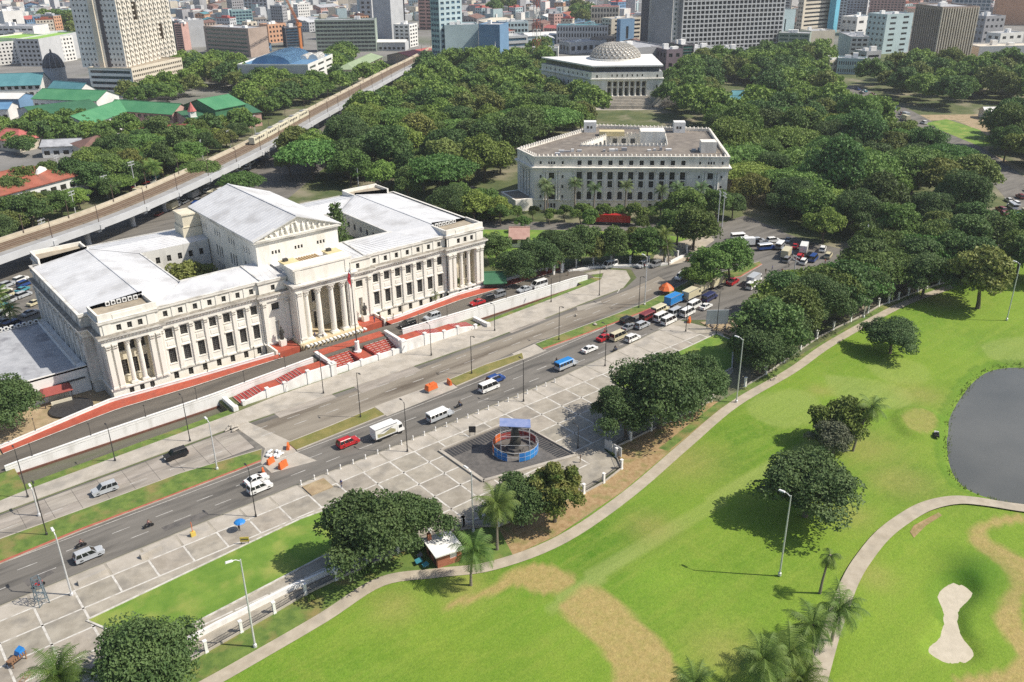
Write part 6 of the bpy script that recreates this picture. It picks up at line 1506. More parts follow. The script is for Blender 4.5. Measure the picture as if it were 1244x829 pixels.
gable('green_shelter', 'dark green open shelter beside the museum right end', (588, 331), (612, 330), 4.6, 9, 3.2, r_dgreen, dark_metal, win=False)
gable('pink_roof_house', 'low pinkish tiled roof house on the yellow lawn behind the museum', (620, 276), (642, 276), 5.4, 10, 3.4, mat('r_oldpink', (.36, .21, .17), .8, (.44, .28, .23), .5, .5), c_white)
# gate pavilion with red roof at the end of the red walk
gp_ = P(673, 334); GT = empty('gate_pavilion', (gp_.x, gp_.y, 0), 0, 'small red roofed gate pavilion on white posts at the end of the red walk', 'gatehouse')
mb = MB(); mb.lathe([(3.4, 4.4), (1.6, 5.6), (.4, 6.2), (.05, 6.5)], 4); mb.build('roof', tin_red, GT)
for x, y in ((-1.6, -1.6), (1.6, -1.6), (-1.6, 1.6), (1.6, 1.6)):
	mb = MB(); mb.box(x - .3, x + .3, y - .3, y + .3, 0, 4.4); mb.build('post', white_paint, GT)

# ---- radio mast and crane
rp = P(652, 84); RM = empty('radio_mast', (rp.x, rp.y, 0), 0, 'red and white lattice radio mast left of the domed museum', 'mast')
hm_ = 86
for k in range(12):
	mb = MB(); z0, z1 = hm_ * k / 12, hm_ * (k + 1) / 12; w0, w1 = 2.6 - 1.8 * k / 12, 2.6 - 1.8 * (k + 1) / 12
	cs = [(-1, -1), (1, -1), (1, 1), (-1, 1)]
	for i in range(4):
		a, b = cs[i], cs[(i + 1) % 4]; mb.bar((a[0] * w0, a[1] * w0, z0), (a[0] * w1, a[1] * w1, z1), .3, .3); mb.bar((a[0] * w0, a[1] * w0, z0), (b[0] * w1, b[1] * w1, z1), .18, .18); mb.bar((a[0] * w1, a[1] * w1, z1), (b[0] * w1, b[1] * w1, z1), .18, .18)
	mb.build('mast_section', (mat('mast_red', (.42, .10, .06), .6), lamp_white)[k % 2], RM)
cp0 = P(366, 60); CR = empty('tower_crane', (cp0.x, cp0.y, 0), 0, 'orange lattice crane boom leaning over the blue glass block', 'crane')
crm = mat('crane_orange', (.60, .22, .07), .6); mb = MB()
tip = P(338, -20, 60) - CR.location; b0 = Vector((0, 0, 22))
for k in range(14):
	p, q = b0 + (tip - b0) * k / 14, b0 + (tip - b0) * (k + 1) / 14
	for dx, dz in ((.8, .8), (-.8, .8), (.8, -.8), (-.8, -.8)): mb.bar((p.x + dx, p.y, p.z + dz), (q.x + dx, q.y, q.z + dz), .25, .25)
	mb.bar((p.x + .8, p.y, p.z - .8), (q.x - .8, q.y, q.z + .8), .2, .2); mb.bar((p.x - .8, p.y, p.z - .8), (q.x + .8, q.y, q.z + .8), .2, .2)
mb.build('boom', crm, CR); mb = MB(); mb.box(-1.1, 1.1, -1.1, 1.1, 0, 22); mb.box(-2, 2, -2, 2, 20, 23); mb.build('mast', crm, CR)

# ---- the dense low town towards the horizon
random.seed(21)
lowm = [c_white, c_cream, c_grey, c_lgrey, c_pale, c_pink, c_brown, c_blue, c_orange]; lowr = [grey_roof, r_red, r_rust, r_pink, c_lgrey, r_teal, c_white, grey_roof, dark_roof, r_rust]
low_protos = []
def low_proto(kind):
	w = MB(); g = MB(); r_ = MB()
	a, b, h = ((14, 11, 7), (18, 12, 10), (12, 12, 14), (24, 13, 9), (11, 16, 20), (16, 16, 30), (34, 20, 9))[kind]
	nf = max(2, int(h / 3.3)); loop = [Vector((-a / 2, -b / 2, 0)), Vector((a / 2, -b / 2, 0)), Vector((a / 2, b / 2, 0)), Vector((-a / 2, b / 2, 0))]
	for i in range(4):
		p, q = loop[i], loop[(i + 1) % 4]; e = (q - p); L_ = e.length; e.normalize(); n_ = Vector((e.y, -e.x, 0)); ops = wall_ops(L_, h, max(2, int(L_ / 3.2)), nf, 0, .5, .45); facade(w, p, e, n_, L_, 0, h, ops, .3); panes(g, p, e, n_, ops, .28)
	if kind in (0, 1, 3, 6):
		for sg in (-1, 1):
			q = [(-a / 2 - .6, sg * (b / 2 + .6), h - .2), (a / 2 + .6, sg * (b / 2 + .6), h - .2), (a / 2 + .6, 0, h + b * .16), (-a / 2 - .6, 0, h + b * .16)]; r_.face(q if sg < 0 else q[::-1])
			w.face([(sg * a / 2, -b / 2, h), (sg * a / 2, b / 2, h), (sg * a / 2, 0, h + b * .15)] if sg > 0 else [(sg * a / 2, b / 2, h), (sg * a / 2, -b / 2, h), (sg * a / 2, 0, h + b * .15)])
	else:
		r_.box(-a / 2, a / 2, -b / 2, b / 2, h - .1, h + .05); r_.box(-a / 4, a / 8, -b / 4, b / 5, h, h + 2.4)
		for x in (-a / 2 + .15, a / 2 - .15): r_.box(x - .15, x + .15, -b / 2, b / 2, h, h + .9)
	return w, g, r_
lp_cache = {}
def low_house(kind, wm, rm):
	k = (kind, wm.name, rm.name)
	if k not in lp_cache:
		w, g, r_ = low_proto(kind); n0 = len(w.v)
		lp_cache[k] = (w.mesh('wall', wm), g.mesh('windows', g_dark), r_.mesh('roof', rm))
	return lp_cache[k]
town_blocks = []
def place_low(x, y, n_try=1):
	kind = random.choices(range(7), (5, 4, 3, 3, 2, .7, 2))[0]; wm, rm = random.choice(lowm), random.choice(lowr)
	a, b, c = low_house(kind, wm, rm)
	cn = dict(p_white='white', p_cream='cream', p_grey='dark grey', p_lgrey='light grey', p_pale_blue='pale blue', p_blue='blue', p_pink='pinkish', p_brown='brown', p_orange='orange', grey_roof='grey', r_red='red', r_rust='rusty', r_pink='pinkish red', r_teal='teal', dark_roof='dark'); px_ = proj((x, y, 5))[0]
	rt = empty('town_house', (x, y, 0), R(random.choice((0, 12, 35, 50, 80, 95)) + random.uniform(-5, 5)), '%s %s with %s roof in the far town, %s' % (cn[wm.name], ('low house', 'long house', 'square block', 'long block', 'narrow block', 'tower block', 'wide hall')[kind], cn[rm.name], ('at the left', 'left of the middle', 'above the middle', 'right of the middle', 'at the right')[max(0, min(4, int(px_ / 249)))]), 'building', 'buildings of the far town')
	put(a, 'wall', rt); g = put(b, 'windows', rt); g['kind'] = 'stuff'; put(c, 'roof', rt)
cnt = 0
used = []
def free(x, y, r):
	for (a, b, q) in used:
		if (a - x) ** 2 + (b - y) ** 2 < (q + r) ** 2: return False
	return True
bigs = [(o.location.x, o.location.y) for o in COL.objects if o.parent is None and o.get('category') in ('building', 'dome', 'mast', 'crane')]
town_px = []
tries = 0
while cnt < 285 and tries < 6000:
	tries += 1
	# even cover of the picture band, not of the ground
	px, py = random.uniform(-40, 1284), random.uniform(10, 68) if random.random() < .75 else random.uniform(-10, 12)
	if py > 46 and (470 < px < 590 or px > 780 or 335 < px < 480): continue
	if py > 30 and px > 1080: continue
	p = P(px, py)
	if not free(p.x, p.y, 8.5): continue
	if any((p.x - a) ** 2 + (p.y - b) ** 2 < 26 ** 2 for a, b in bigs): continue
	used.append((p.x, p.y, 8.5)); place_low(p.x, p.y); cnt += 1
# everything beyond: one mass of roofs
w = MB(); rnd = random.Random(5)
for k in range(5200):
	py = rnd.uniform(-40, 26); px = rnd.uniform(-120, 1364)
	p = P(px, py)
	if not (-2400 < p.x < 8900 and p.y < 8900): continue
	if not free(p.x, p.y, 3.0): continue
	a, b, h, rz = rnd.uniform(6, 15), rnd.uniform(6, 12), rnd.choice((5, 7, 8, 9, 11, 14)), rnd.uniform(0, PI)
	if rnd.random() < .03: h = rnd.uniform(20, 45)
	c, s_ = math.cos(rz), math.sin(rz); q = [(p.x + c * x - s_ * y, p.y + s_ * x + c * y) for x, y in ((-a / 2, -b / 2), (a / 2, -b / 2), (a / 2, b / 2), (-a / 2, b / 2))]
	mi = rnd.randrange(5); w.prism(q, 0, h, mi, 5 + rnd.randrange(5))
tag(w.build('far_town', [c_white, c_cream, c_grey, c_lgrey, c_pale, grey_roof, r_rust, r_pink, c_lgrey, dark_roof]), 'sea of tiny roofs of the far town near the top edge', 'town', kind='stuff')
# ================================================================ ELEVATED RAILWAY
rail_line = spline([(-130, 34), (-60, 74), (0.7, 106), (47, 131.5), (115, 185.5), (182, 248), (303, 359), (345, 396), (430, 475)], 8)
VI = empty('elevated_railway', (47, 131, 0), 0, 'elevated concrete railway viaduct with brown tracks and pale parapets', 'viaduct'); vo = Vector(VI.location)
ballast = mat('ballast', (.165, .125, .085), .95, (.24, .185, .13), .8, .6, .3, 4.0, coord='World')
deck_g = mat('deck_grey', (.27, .265, .255), .9, (.35, .345, .33), .3, .5, coord='World')
par_c = mat('parapet_cream', (.44, .39, .30), .85, (.53, .47, .37), .4, .5, coord='World', col3=(.38, .33, .24), scale3=.3, amt3=.5)
rail_m = mat('rail_steel', (.13, .075, .045), .5)
def offs(line, o):
	out = []; n = len(line)
	for i, p in enumerate(line):
		d = (line[min(i + 1, n - 1)] - line[max(i - 1, 0)]).normalized(); out.append(p + Vector((-d.y, d.x, 0)) * o)
	return out
def lane(name, a, b, z0, z1, m, seg=4):
	A, B = offs(rail_line, a), offs(rail_line, b)
	for k in range(0, len(A) - 1, seg):
		mb = MB()
		for i in range(k, min(k + seg, len(A) - 1)):
			q = [B[i] - vo, B[i + 1] - vo, A[i + 1] - vo, A[i] - vo]
			mb.hexa([(p.x, p.y, z0) for p in q], [(p.x, p.y, z1) for p in q])
		mb.build(name, m, VI)
lane('deck', 6.6, -7.0, 6.2, 7.6, deck_g); lane('track_bed', 5.6, -1.2, 7.6, 7.9, ballast); lane('left_parapet', 6.9, 6.45, 6.6, 9.2, par_c); lane('right_parapet', -6.85, -7.35, 6.3, 8.5, c_lgrey); lane('ledge', 6.4, 5.7, 7.6, 8.4, par_c)
for o in (4.9, 3.5, 1.6, .2): lane('rail', o + .09, o - .09, 7.9, 8.06, rail_m)
acc = 0.0; tot = 0
for i in range(len(rail_line) - 1):
	acc += (rail_line[i + 1] - rail_line[i]).length
	if acc > 17:
		acc = 0; p = rail_line[i] - vo; d = (rail_line[i + 1] - rail_line[i]).normalized(); n_ = Vector((-d.y, d.x, 0))
		mb = MB(); mb.tube([(p.x, p.y, 0), (p.x, p.y, 5.0)], [.9, .9], 10); mb.bar((p.x - n_.x * 6.2, p.y - n_.y * 6.2, 5.6), (p.x + n_.x * 6.2, p.y + n_.y * 6.2, 5.6), 1.6, 1.3); mb.bar((p.x - n_.x * 7.6, p.y - n_.y * 7.6, 6.9), (p.x - n_.x * 6.6, p.y - n_.y * 6.6, 6.9), 1.5, 1.6); mb.build('pier', c_lgrey, VI)
		for sd_ in (6.2, -6.4):
			q = p + n_ * sd_; mb = MB(); mb.tube([(q.x, q.y, 7.6), (q.x, q.y, 14.5)], [.13, .1], 6); mb.bar((q.x, q.y, 13.9), (q.x - n_.x * 3 * (1 if sd_ > 0 else -1), q.y - n_.y * 3 * (1 if sd_ > 0 else -1), 14.3), .1, .1); mb.build('overhead_pole', mat('rust_pole', (.13, .09, .07), .7), VI)
# the train
TR = empty('metro_train', (0, 0, 0), 0, 'cream metro train with dark windows running on the viaduct', 'train')
tl = offs(rail_line, 2.6); cream_t = mat('train_cream', (.62, .58, .44), .4); dist = 0; start = P(288, 172, 9.5)
tp = []
for i in range(len(tl) - 1):
	for k in range(4): tp.append(tl[i] + (tl[i + 1] - tl[i]) * k / 4)
i0 = min(range(len(tp)), key=lambda i: (tp[i] - Vector((start.x, start.y, 0))).length)
TR.location = (tp[i0].x, tp[i0].y, 0); to = Vector(TR.location); i = i0
for c in range(5):
	a = tp[i]; j = i
	while (tp[j] - a).length < 12.6: j += 1
	b = tp[j]; d = (b - a).normalized(); n_ = Vector((-d.y, d.x, 0)); a2, b2 = a - to + d * .25, b - to - d * .25
	car = MB(); car.bar((a2.x, a2.y, 9.7), (b2.x, b2.y, 9.7), 2.7, 2.6); car.bar((a2.x, a2.y, 11.1), (b2.x, b2.y, 11.1), 2.2, .3); car.bar((a2.x + d.x, a2.y + d.y, 8.25), (b2.x - d.x, b2.y - d.y, 8.25), 2.2, .4)
	co = car.build('carriage', cream_t, TR)
	for k in range(5):
		wn_ = MB()
		for sg in (-1, 1):
			p = a2 + d * (1.2 + k * 2.2) + n_ * 1.36 * sg; q = p + d * 1.4; wn_.bar((p.x, p.y, 10.1), (q.x, q.y, 10.1), .06, .9)
		wn_.build('carriage_window', pane, co)
	mb = MB(); p = (a2 + b2) / 2; mb.bar((p.x - d.x * 1.6, p.y - d.y * 1.6, 11.5), (p.x + d.x * 1.6, p.y + d.y * 1.6, 11.5), 1.6, .5); mb.build('roof_unit', grey_metal, co); i = j
# low cream wall beside the railway
mb = MB(); L_ = offs(rail_line, 14.5)
for i in range(14, 34): mb.bar((L_[i].x, L_[i].y, 1.2), (L_[i + 1].x, L_[i + 1].y, 1.2), .4, 2.4)
tag(mb.build('boundary_wall', par_c), 'cream boundary wall along the far side of the railway viaduct', 'wall')

# ================================================================ TREES
leafs = {}
def leaf_mat(n, a, b, r=.27):
	return mat(n, a, .6, b, .35, .3, rand=r, trans=.24, spec=.3, detail=3.0)
LM = {'dark': leaf_mat('leaf_dark', (.070, .130, .038), (.130, .210, .062)), 'mid': leaf_mat('leaf_mid', (.100, .175, .040), (.180, .270, .066)), 'bright': leaf_mat('leaf_bright', (.095, .190, .045), (.170, .290, .072)), 'light': leaf_mat('leaf_light', (.155, .240, .045), (.255, .345, .080)), 'gloss': leaf_mat('leaf_gloss', (.055, .108, .034), (.145, .215, .072), .1), 'olive': leaf_mat('leaf_olive', (.135, .175, .045), (.235, .260, .075)), 'rusty': leaf_mat('leaf_rusty', (.085, .150, .032), (.22, .175, .05)), 'silver': leaf_mat('leaf_silver', (.13, .165, .075), (.28, .295, .20)), 'palm': leaf_mat('leaf_palm', (.075, .148, .028), (.205, .28, .06)), 'royal': leaf_mat('leaf_royal', (.090, .155, .055), (.19, .26, .10)), 'yellow': leaf_mat('leaf_yellow', (.23, .25, .05), (.36, .34, .09))}
def rand_dir(r):
	z = r.uniform(-1, 1); a = r.uniform(0, 2 * PI); s_ = math.sqrt(1 - z * z); return Vector((s_ * math.cos(a), s_ * math.sin(a), z))
def crown_mesh(seed, Rc, Hc, zc, nclump, nleaf, leaf, kind='round', core=True, core_k=(7, 5), core_s=.66):
	r = random.Random(seed); mb = MB(); cl = []
	for k in range(nclump):
		t = (k + .5) / nclump
		if kind == 'round':
			d = rand_dir(r); d.z = abs(d.z) * 1.15 - .28; rad = r.uniform(.35, 1.0) ** .6
			lump = 1 + .26 * math.sin(3 * math.atan2(d.y, d.x) + seed) + .16 * math.sin(5 * math.atan2(d.y, d.x) + seed * 2)
			c = Vector((d.x * Rc * .8 * rad * lump, d.y * Rc * .8 * rad * lump, zc + d.z * Hc * .55 * rad)); cr = Rc * r.uniform(.16, .38)
			q = (1.0, 1.0, .75)
		elif kind == 'flat':
			a = r.uniform(0, 2 * PI); rad = math.sqrt(r.uniform(0, 1)); lump = 1 + .15 * math.sin(4 * a + seed)
			c = Vector((math.cos(a) * Rc * .85 * rad * lump, math.sin(a) * Rc * .85 * rad * lump, zc + Hc * (.35 * (1 - rad * rad) + r.uniform(-.12, .12)))); cr = Rc * r.uniform(.2, .34); q = (1.15, 1.15, .45)
		else:  # column
			a = r.uniform(0, 2 * PI); h = r.uniform(-.5, .5); rad = (.85 - abs(h) * .9) * r.uniform(.4, 1)
			c = Vector((math.cos(a) * Rc * rad, math.sin(a) * Rc * rad, zc + h * Hc)); cr = Rc * r.uniform(.3, .45); q = (1, 1, .9)
		cl.append((c, cr, q))
		if core: mb.blob(c, (cr * q[0] * core_s, cr * q[1] * core_s, cr * q[2] * core_s), 0, *core_k)
	tot = sum(cr * cr for _, cr, _ in cl)
	for c, cr, q in cl:
		for i in range(max(4, int(nleaf * cr * cr / tot))):
			d = rand_dir(r)
			if d.z < -.55: d.z = -d.z
			p = c + Vector((d.x * cr * q[0], d.y * cr * q[1], d.z * cr * q[2])) * r.uniform(.78, 1.1)
			n = (d + rand_dir(r) * 1.0 + Vector((0, 0, .3))).normalized(); u = n.orthogonal().normalized(); u.rotate(Matrix.Rotation(r.uniform(0, 2 * PI), 3, n)); v = n.cross(u)
			s_ = leaf * r.uniform(.7, 1.35); l = s_ * 1.5
			droop = n * (-.25 * s_)
			mb.face([p - u * l * .5 + droop, p - v * s_ * .5, p + u * l * .5 + droop, p + v * s_ * .5])
	return mb, cl
def trunk_mesh(seed, h, r0, Rc, zc, Hc, nl=6):
	r = random.Random(seed + 50); mb = MB(); lx, ly = r.uniform(-.5, .5), r.uniform(-.5, .5); top = Vector((lx, ly, h))
	mb.tube([(0, 0, -.2), (lx * .3, ly * .3, h * .4), top], [r0 * 1.3, r0 * .95, r0 * .75], 7)
	for k in range(nl):
		a = 2 * PI * (k + r.uniform(0, .6)) / nl; e = Vector((math.cos(a) * Rc * r.uniform(.45, .7), math.sin(a) * Rc * r.uniform(.45, .7), zc + r.uniform(-.1, .25) * Hc)); m_ = (top + e) / 2 + Vector((0, 0, -.3)); b = top * r.uniform(.75, 1)
		mb.tube([b, m_, e], [r0 * .5, r0 * .32, r0 * .12], 5, 0, False)
	return mb
PROTO = {}
def proto(name, seed, Rc, Ht, Hc, nclump, nleaf, leaf, kind, lm, r0=.32, nl=6, core_k=(7, 5), core_s=.66):
	zc = Ht + Hc * .42
	c, cl = crown_mesh(seed, Rc, Hc, zc, nclump, nleaf, leaf, kind, True, core_k, core_s)
	PROTO[name] = (c.mesh('crown', LM[lm]), trunk_mesh(seed, Ht + Hc * .12, r0, Rc, zc, Hc, nl).mesh('trunk', bark), Rc, Ht + Hc)
	return c
for n_, sd_, Rc_, Ht_, Hc_, nc_, kd_, lm_ in (('broad1', 1, 7.5, 2.6, 10.0, 52, 'round', 'mid'), ('broad2', 2, 7.5, 3.0, 11.0, 56, 'round', 'dark'), ('broad3', 3, 7.0, 2.4, 9.0, 46, 'round', 'light'), ('broad4', 4, 7.5, 2.6, 10.5, 54, 'round', 'mid'), ('broad5', 14, 7.0, 2.6, 10.0, 50, 'round', 'dark'), ('flat1', 5, 9.0, 5.0, 5.5, 70, 'flat', 'bright'), ('flat2', 6, 9.0, 5.0, 5.0, 66, 'flat', 'light'), ('olive1', 9, 6.5, 2.6, 9.0, 46, 'round', 'olive')):
	proto(n_, sd_, Rc_, Ht_, Hc_, nc_ + 14, 6400, .50, kd_, lm_, .36, 8, (6, 4), .5)
proto('gloss1', 7, 7.5, 3.0, 9.0, 82, 17000, .33, 'round', 'gloss', .36, 12, (6, 4), .42); proto('gloss2', 8, 7.0, 2.8, 8.5, 75, 15000, .33, 'round', 'gloss', .36, 12, (6, 4), .42); proto('gloss3', 17, 8.0, 3.2, 10.0, 92, 19000, .33, 'round', 'gloss', .4, 12, (6, 4), .42)
proto('rusty1', 10, 4.0, 2.2, 6.8, 44, 8000, .27, 'round', 'rusty', .25); proto('silver1', 11, 5.0, 2.0, 5.2, 44, 8000, .28, 'round', 'silver', .25)
proto('small1', 12, 3.2, 1.8, 4.0, 22, 2000, .30, 'round', 'mid', .16, 4); proto('shrub', 15, 2.0, .3, 1.8, 14, 1200, .22, 'round', 'mid', .1, 3); proto('yellow1', 16, 6.0, 3.0, 7.5, 40, 5000, .38, 'round', 'yellow')
def tree(kind, p, sc, label, group=None, rz=None, sz=1.0, name='broadleaf_tree', cat='tree'):
	cm, tm, Rc, Ht = PROTO[kind]
	t = empty(name, (p[0], p[1], p[2] if len(p) > 2 else 0), random.uniform(0, 2 * PI) if rz is None else rz, label, cat, group); t.scale = (sc, sc, sc * sz)
	put(tm, 'trunk', t); put(cm, 'crown', t); return t
# --- palms
def frond(mb, base, az, el, L_, r, m=0, wd=.55, droop=1.0, n=9):
	pts = []; p = Vector(base); e = el
	for i in range(n + 1):
		pts.append(p.copy()); t = i / n; e2 = e - droop * 1.9 * t * t
		p = p + Vector((math.cos(az) * math.cos(e2), math.sin(az) * math.cos(e2), math.sin(e2))) * (L_ / n)
	side = Vector((-math.sin(az), math.cos(az), 0))
	for i in range(n):
		a, b = pts[i], pts[i + 1]; d = (b - a).normalized(); t = (i + .5) / n; w = wd * math.sin(PI * min(1, .12 + t * .9)) * 1.9
		for sg in (-1, 1):
			for k in range(3):
				q = a + (b - a) * ((k + .2) / 3); tip = q + (side * sg * .9 + d * .55 + Vector((0, 0, -.42 - r.uniform(0, .25)))).normalized() * w * r.uniform(.85, 1.15)
				q2 = q + d * (L_ / n / 3 * .75); mb.face([q, q2, tip + d * .03, tip] if sg > 0 else [q2, q, tip, tip + d * .03], m)
	mb.tube(pts[::3], [.05, .04, .03, .02][:len(pts[::3])], 4, m)
def palm_proto(name, seed, h, lean, nf, L_, lm, droop=1.0, el0=1.25, el1=-.35, wd=.55, r0=.2, shaft=False):
	r = random.Random(seed); t = MB(); top = Vector((lean, lean * .3, h)); t.tube([(0, 0, -.2), (lean * .12, 0, h * .3), (lean * .5, lean * .12, h * .7), top], [r0 * 1.4, r0 * 1.05, r0 * .9, r0 * .8], 8)
	c = MB()
	for k in range(nf):
		f = k / (nf - 1); frond(c, top + Vector((0, 0, -.15)), k * 2.39996 + r.uniform(-.2, .2), el0 + (el1 - el0) * f ** .85, L_ * r.uniform(.85, 1.1), r, 0, wd, droop * r.uniform(.75, 1.2))
	if shaft: t.tube([top, top + Vector((0, 0, .9))], [r0 * .8, r0 * .5], 8)
	for k in range(6): a = k * 1.05; c.blob(top + Vector((math.cos(a) * .28, math.sin(a) * .28, -.3)), .15, 0, 6, 4)
	PROTO[name] = (c.mesh('crown', LM[lm]), t.mesh('trunk', palm_bark), L_, h)
palm_proto('coco1', 1, 8.5, .8, 26, 4.6, 'palm', 1.05, 1.3, -.55, .75); palm_proto('coco2', 2, 7.0, -.6, 24, 4.4, 'palm', 1.1, 1.3, -.6, .75); palm_proto('coco3', 3, 9.5, 2.6, 20, 4.0, 'palm', 1.25, 1.2, -.7, .65); palm_proto('coco_dry', 4, 8.0, .6, 11, 2.8, 'palm', 1.6, .9, -.9); palm_proto('royal', 5, 9.0, .1, 18, 2.9, 'royal', 1.0, 1.3, -.2, .6, .26, True); palm_proto('coco_low', 6, 5.5, .3, 28, 5.0, 'palm', .95, 1.35, -.5, .8); palm_proto('fan', 7, 8.5, .1, 26, 2.2, 'royal', .8, 1.3, -.7, .8, .2)

# --- the trees one can name, near first: (kind, base pixel, height factor, label)
random.seed(11)
near = [('gloss3', (186, 850), .92, 'big dark leafy tree at the bottom left beside the fenced lawn'), ('gloss1', (450, 692), 1.06, 'large dark tree left of the small brick guardhouse'), ('gloss2', (503, 664), .84, 'dark tree crown joined right of the large tree by the guardhouse'), ('gloss3', (800, 520), 1.22, 'largest dark tree standing over the plaza corner by the golf path'), ('gloss1', (842, 500), 1.0, 'dark tree right of the largest plaza corner tree'), ('gloss2', (760, 532), .95, 'dark tree over the white fence left of the largest plaza tree'),
	('rusty1', (674, 634), 1.3, 'bushy tree with rusty young leaves by the monument court'), ('gloss2', (634, 640), .82, 'dark small tree between coconut palm and rusty tree'), ('gloss1', (978, 628), 1.2, 'round dense dark tree on the golf lawn'), ('silver1', (1012, 552), .95, 'greyish bushy tree below the leaning palm'), ('light_', (1022, 540), .85, 'light green tree behind the greyish bushy tree'), ('gloss2', (1081, 430), .95, 'small spreading dark tree alone on the golf lawn'), ('olive1', (1188, 374), 1.5, 'broad olive green tree at the golf course top edge'), ('gloss2', (1120, 362), 1.15, 'dark tree left of the broad olive tree by the golf fence'),
	('gloss1', (18, 524), .95, 'green tree beside the annex at the left edge'), ('broad2', (602, 320), .7, 'dark green tree behind the museum right corner'), ('gloss2', (632, 346), .95, 'leafy tree above the green shelter'), ('gloss1', (655, 338), 1.0, 'dark leafy tree left of the gate pavilion'), ('gloss2', (682, 328), 1.1, 'dense dark tree right of the gate pavilion'), ('broad2', (706, 322), .9, 'dark tree behind the white fence posts'), ('olive1', (722, 322), .8, 'olive tree behind the white fence posts'), ('broad5', (745, 320), .9, 'dark green tree in the middle of the fence row'), ('olive1', (768, 312), .85, 'light green tree behind the curved white fence'), ('broad1', (786, 318), .85, 'green tree left of the leaning palm by the intersection'), ('broad4', (842, 304), 1.05, 'tall green tree at the intersection corner'), ('broad1', (822, 298), .95, 'leafy tree behind the intersection corner tree'),
	('broad1', (862, 347), .9, 'green tree on the median at the crowded junction'), ('broad4', (886, 340), .95, 'larger tree on the median end at the junction'), ('broad3', (848, 351), .65, 'pale young tree at the tip of the median trees')]
for k, px, sc, lb in near:
	k = 'broad3' if k == 'light_' else k
	p = P(*px); tree(k, (p.x, p.y, -.1 if not inside(p.x, p.y, golf_poly) else hgolf(p.x, p.y) - .1), sc, lb, None, None, .78 if 'golf lawn' in lb and 'dark' in lb else 1.0)
strip_ = [('gloss1', (920, 456), .75), ('broad2', (925, 440), .9), ('gloss2', (948, 432), .8), ('broad4', (960, 415), .85), ('gloss3', (985, 402), .85), ('broad1', (1000, 392), .9), ('broad5', (1020, 388), .95), ('flat1', (1030, 372), .85), ('gloss1', (1045, 374), .75), ('flat1', (1060, 358), .9), ('flat2', (1000, 372), .8), ('flat1', (1085, 350), .85), ('broad2', (1110, 345), .8), ('broad1', (938, 412), .75), ('broad5', (928, 428), .7), ('flat2', (965, 385), .85), ('flat1', (1125, 335), .85), ('broad5', (1150, 338), .85), ('broad2', (1175, 345), .8), ('yellow1', (1215, 330), .6), ('broad1', (1235, 335), .8), ('broad2', (1258, 345), .85), ('broad2', (1048, 346), .8), ('broad1', (1062, 334), .85), ('flat1', (1095, 328), .8), ('broad4', (1130, 322), .8), ('broad2', (1165, 318), .85), ('broad5', (1200, 312), .8), ('broad1', (1232, 308), .85), ('olive1', (1262, 312), .9), ('broad2', (948, 384), .7)]
for i, (k, px, sc) in enumerate(strip_):
	p = P(*px); tree(k, (p.x, p.y, -.1), sc * 1.28, {'broad1': 'mid green round', 'broad2': 'dark green round', 'broad3': 'light green round', 'broad4': 'mid green tall', 'broad5': 'dark green bushy', 'flat1': 'bright green feathery', 'flat2': 'light green feathery', 'yellow1': 'yellowish', 'olive1': 'olive green', 'gloss1': 'glossy dark', 'gloss2': 'small glossy dark', 'gloss3': 'large glossy dark'}[k] + ' tree in the thick belt along the golf fence' + (', left part' if px[0] < 985 else ', middle part' if px[0] < 1100 else ', right part'), 'tree belt along the golf fence')
palms = [('coco1', (604, 668), 1.0, 'tall coconut palm beside the monument court'), ('coco2', (572, 711), 1.0, 'coconut palm on the grass right of the brick guardhouse'), ('coco_low', (80, 862), 1.05, 'bushy coconut palm at the bottom left corner'), ('coco3', (1036, 548), 1.0, 'leaning coconut palm on the golf lawn'), ('coco_dry', (996, 720), .95, 'ragged sparse palm on the golf lawn by the cart path'), ('coco2', (1010, 780), 1.0, 'coconut palm nearest the cart path at the bottom'), ('coco1', (985, 815), .95, 'coconut palm left of the cart path at the bottom edge'), ('coco2', (950, 835), 1.0, 'coconut palm in the middle of the bottom palm clump'), ('coco1', (920, 862), .95, 'coconut palm at the front of the bottom palm clump'), ('coco_low', (965, 860), .9, 'wide coconut palm at the very bottom of the palm clump'), ('coco_low', (842, 868), .85, 'lone coconut palm crown at the bottom edge left of the clump'), ('coco1', (8, 388), .9, 'palm at the left edge behind the annex'), ('coco2', (15, 400), .8, 'second palm at the left edge behind the annex'), ('coco3', (812, 322), 1.0, 'leaning palm at the curved corner fence'), ('coco_low', (806, 318), .9, 'bushy palm at the curved corner fence'),
	('fan', (478, 381), .45, 'small fan palm before the museum right wing'), ('fan', (500, 374), .45, 'second small fan palm before the museum right wing'), ('coco_low', (527, 366), .5, 'leafy palm before the museum right wing windows'), ('fan', (543, 360), .5, 'fan palm left of the museum right pavilion'), ('fan', (556, 357), .55, 'taller fan palm beside the museum right pavilion'), ('coco1', (192, 230), 1.1, 'tall palm beyond the railway'), ('coco2', (178, 226), 1.0, 'palm beside the tall palm beyond the railway'), ('coco1', (100, 163), .9, 'palm in front of the white school gable'), ('coco2', (200, 172), .9, 'palm before the red chapel roof'), ('coco1', (212, 174), .9, 'second palm before the red chapel roof')]
for k, px, sc, lb in palms:
	p = P(*px); z = hgolf(p.x, p.y) - .05 if inside(p.x, p.y, golf_poly) else 0
	if 470 < px[0] < 560 and 350 < px[1] < 390: p = P(px[0], px[1], .6); z = 0
	t = tree(k, (p.x, p.y, z), sc, lb, None, R(-39) if k == 'coco3' and px[0] > 900 else None, 1.0, 'palm_tree', 'palm')
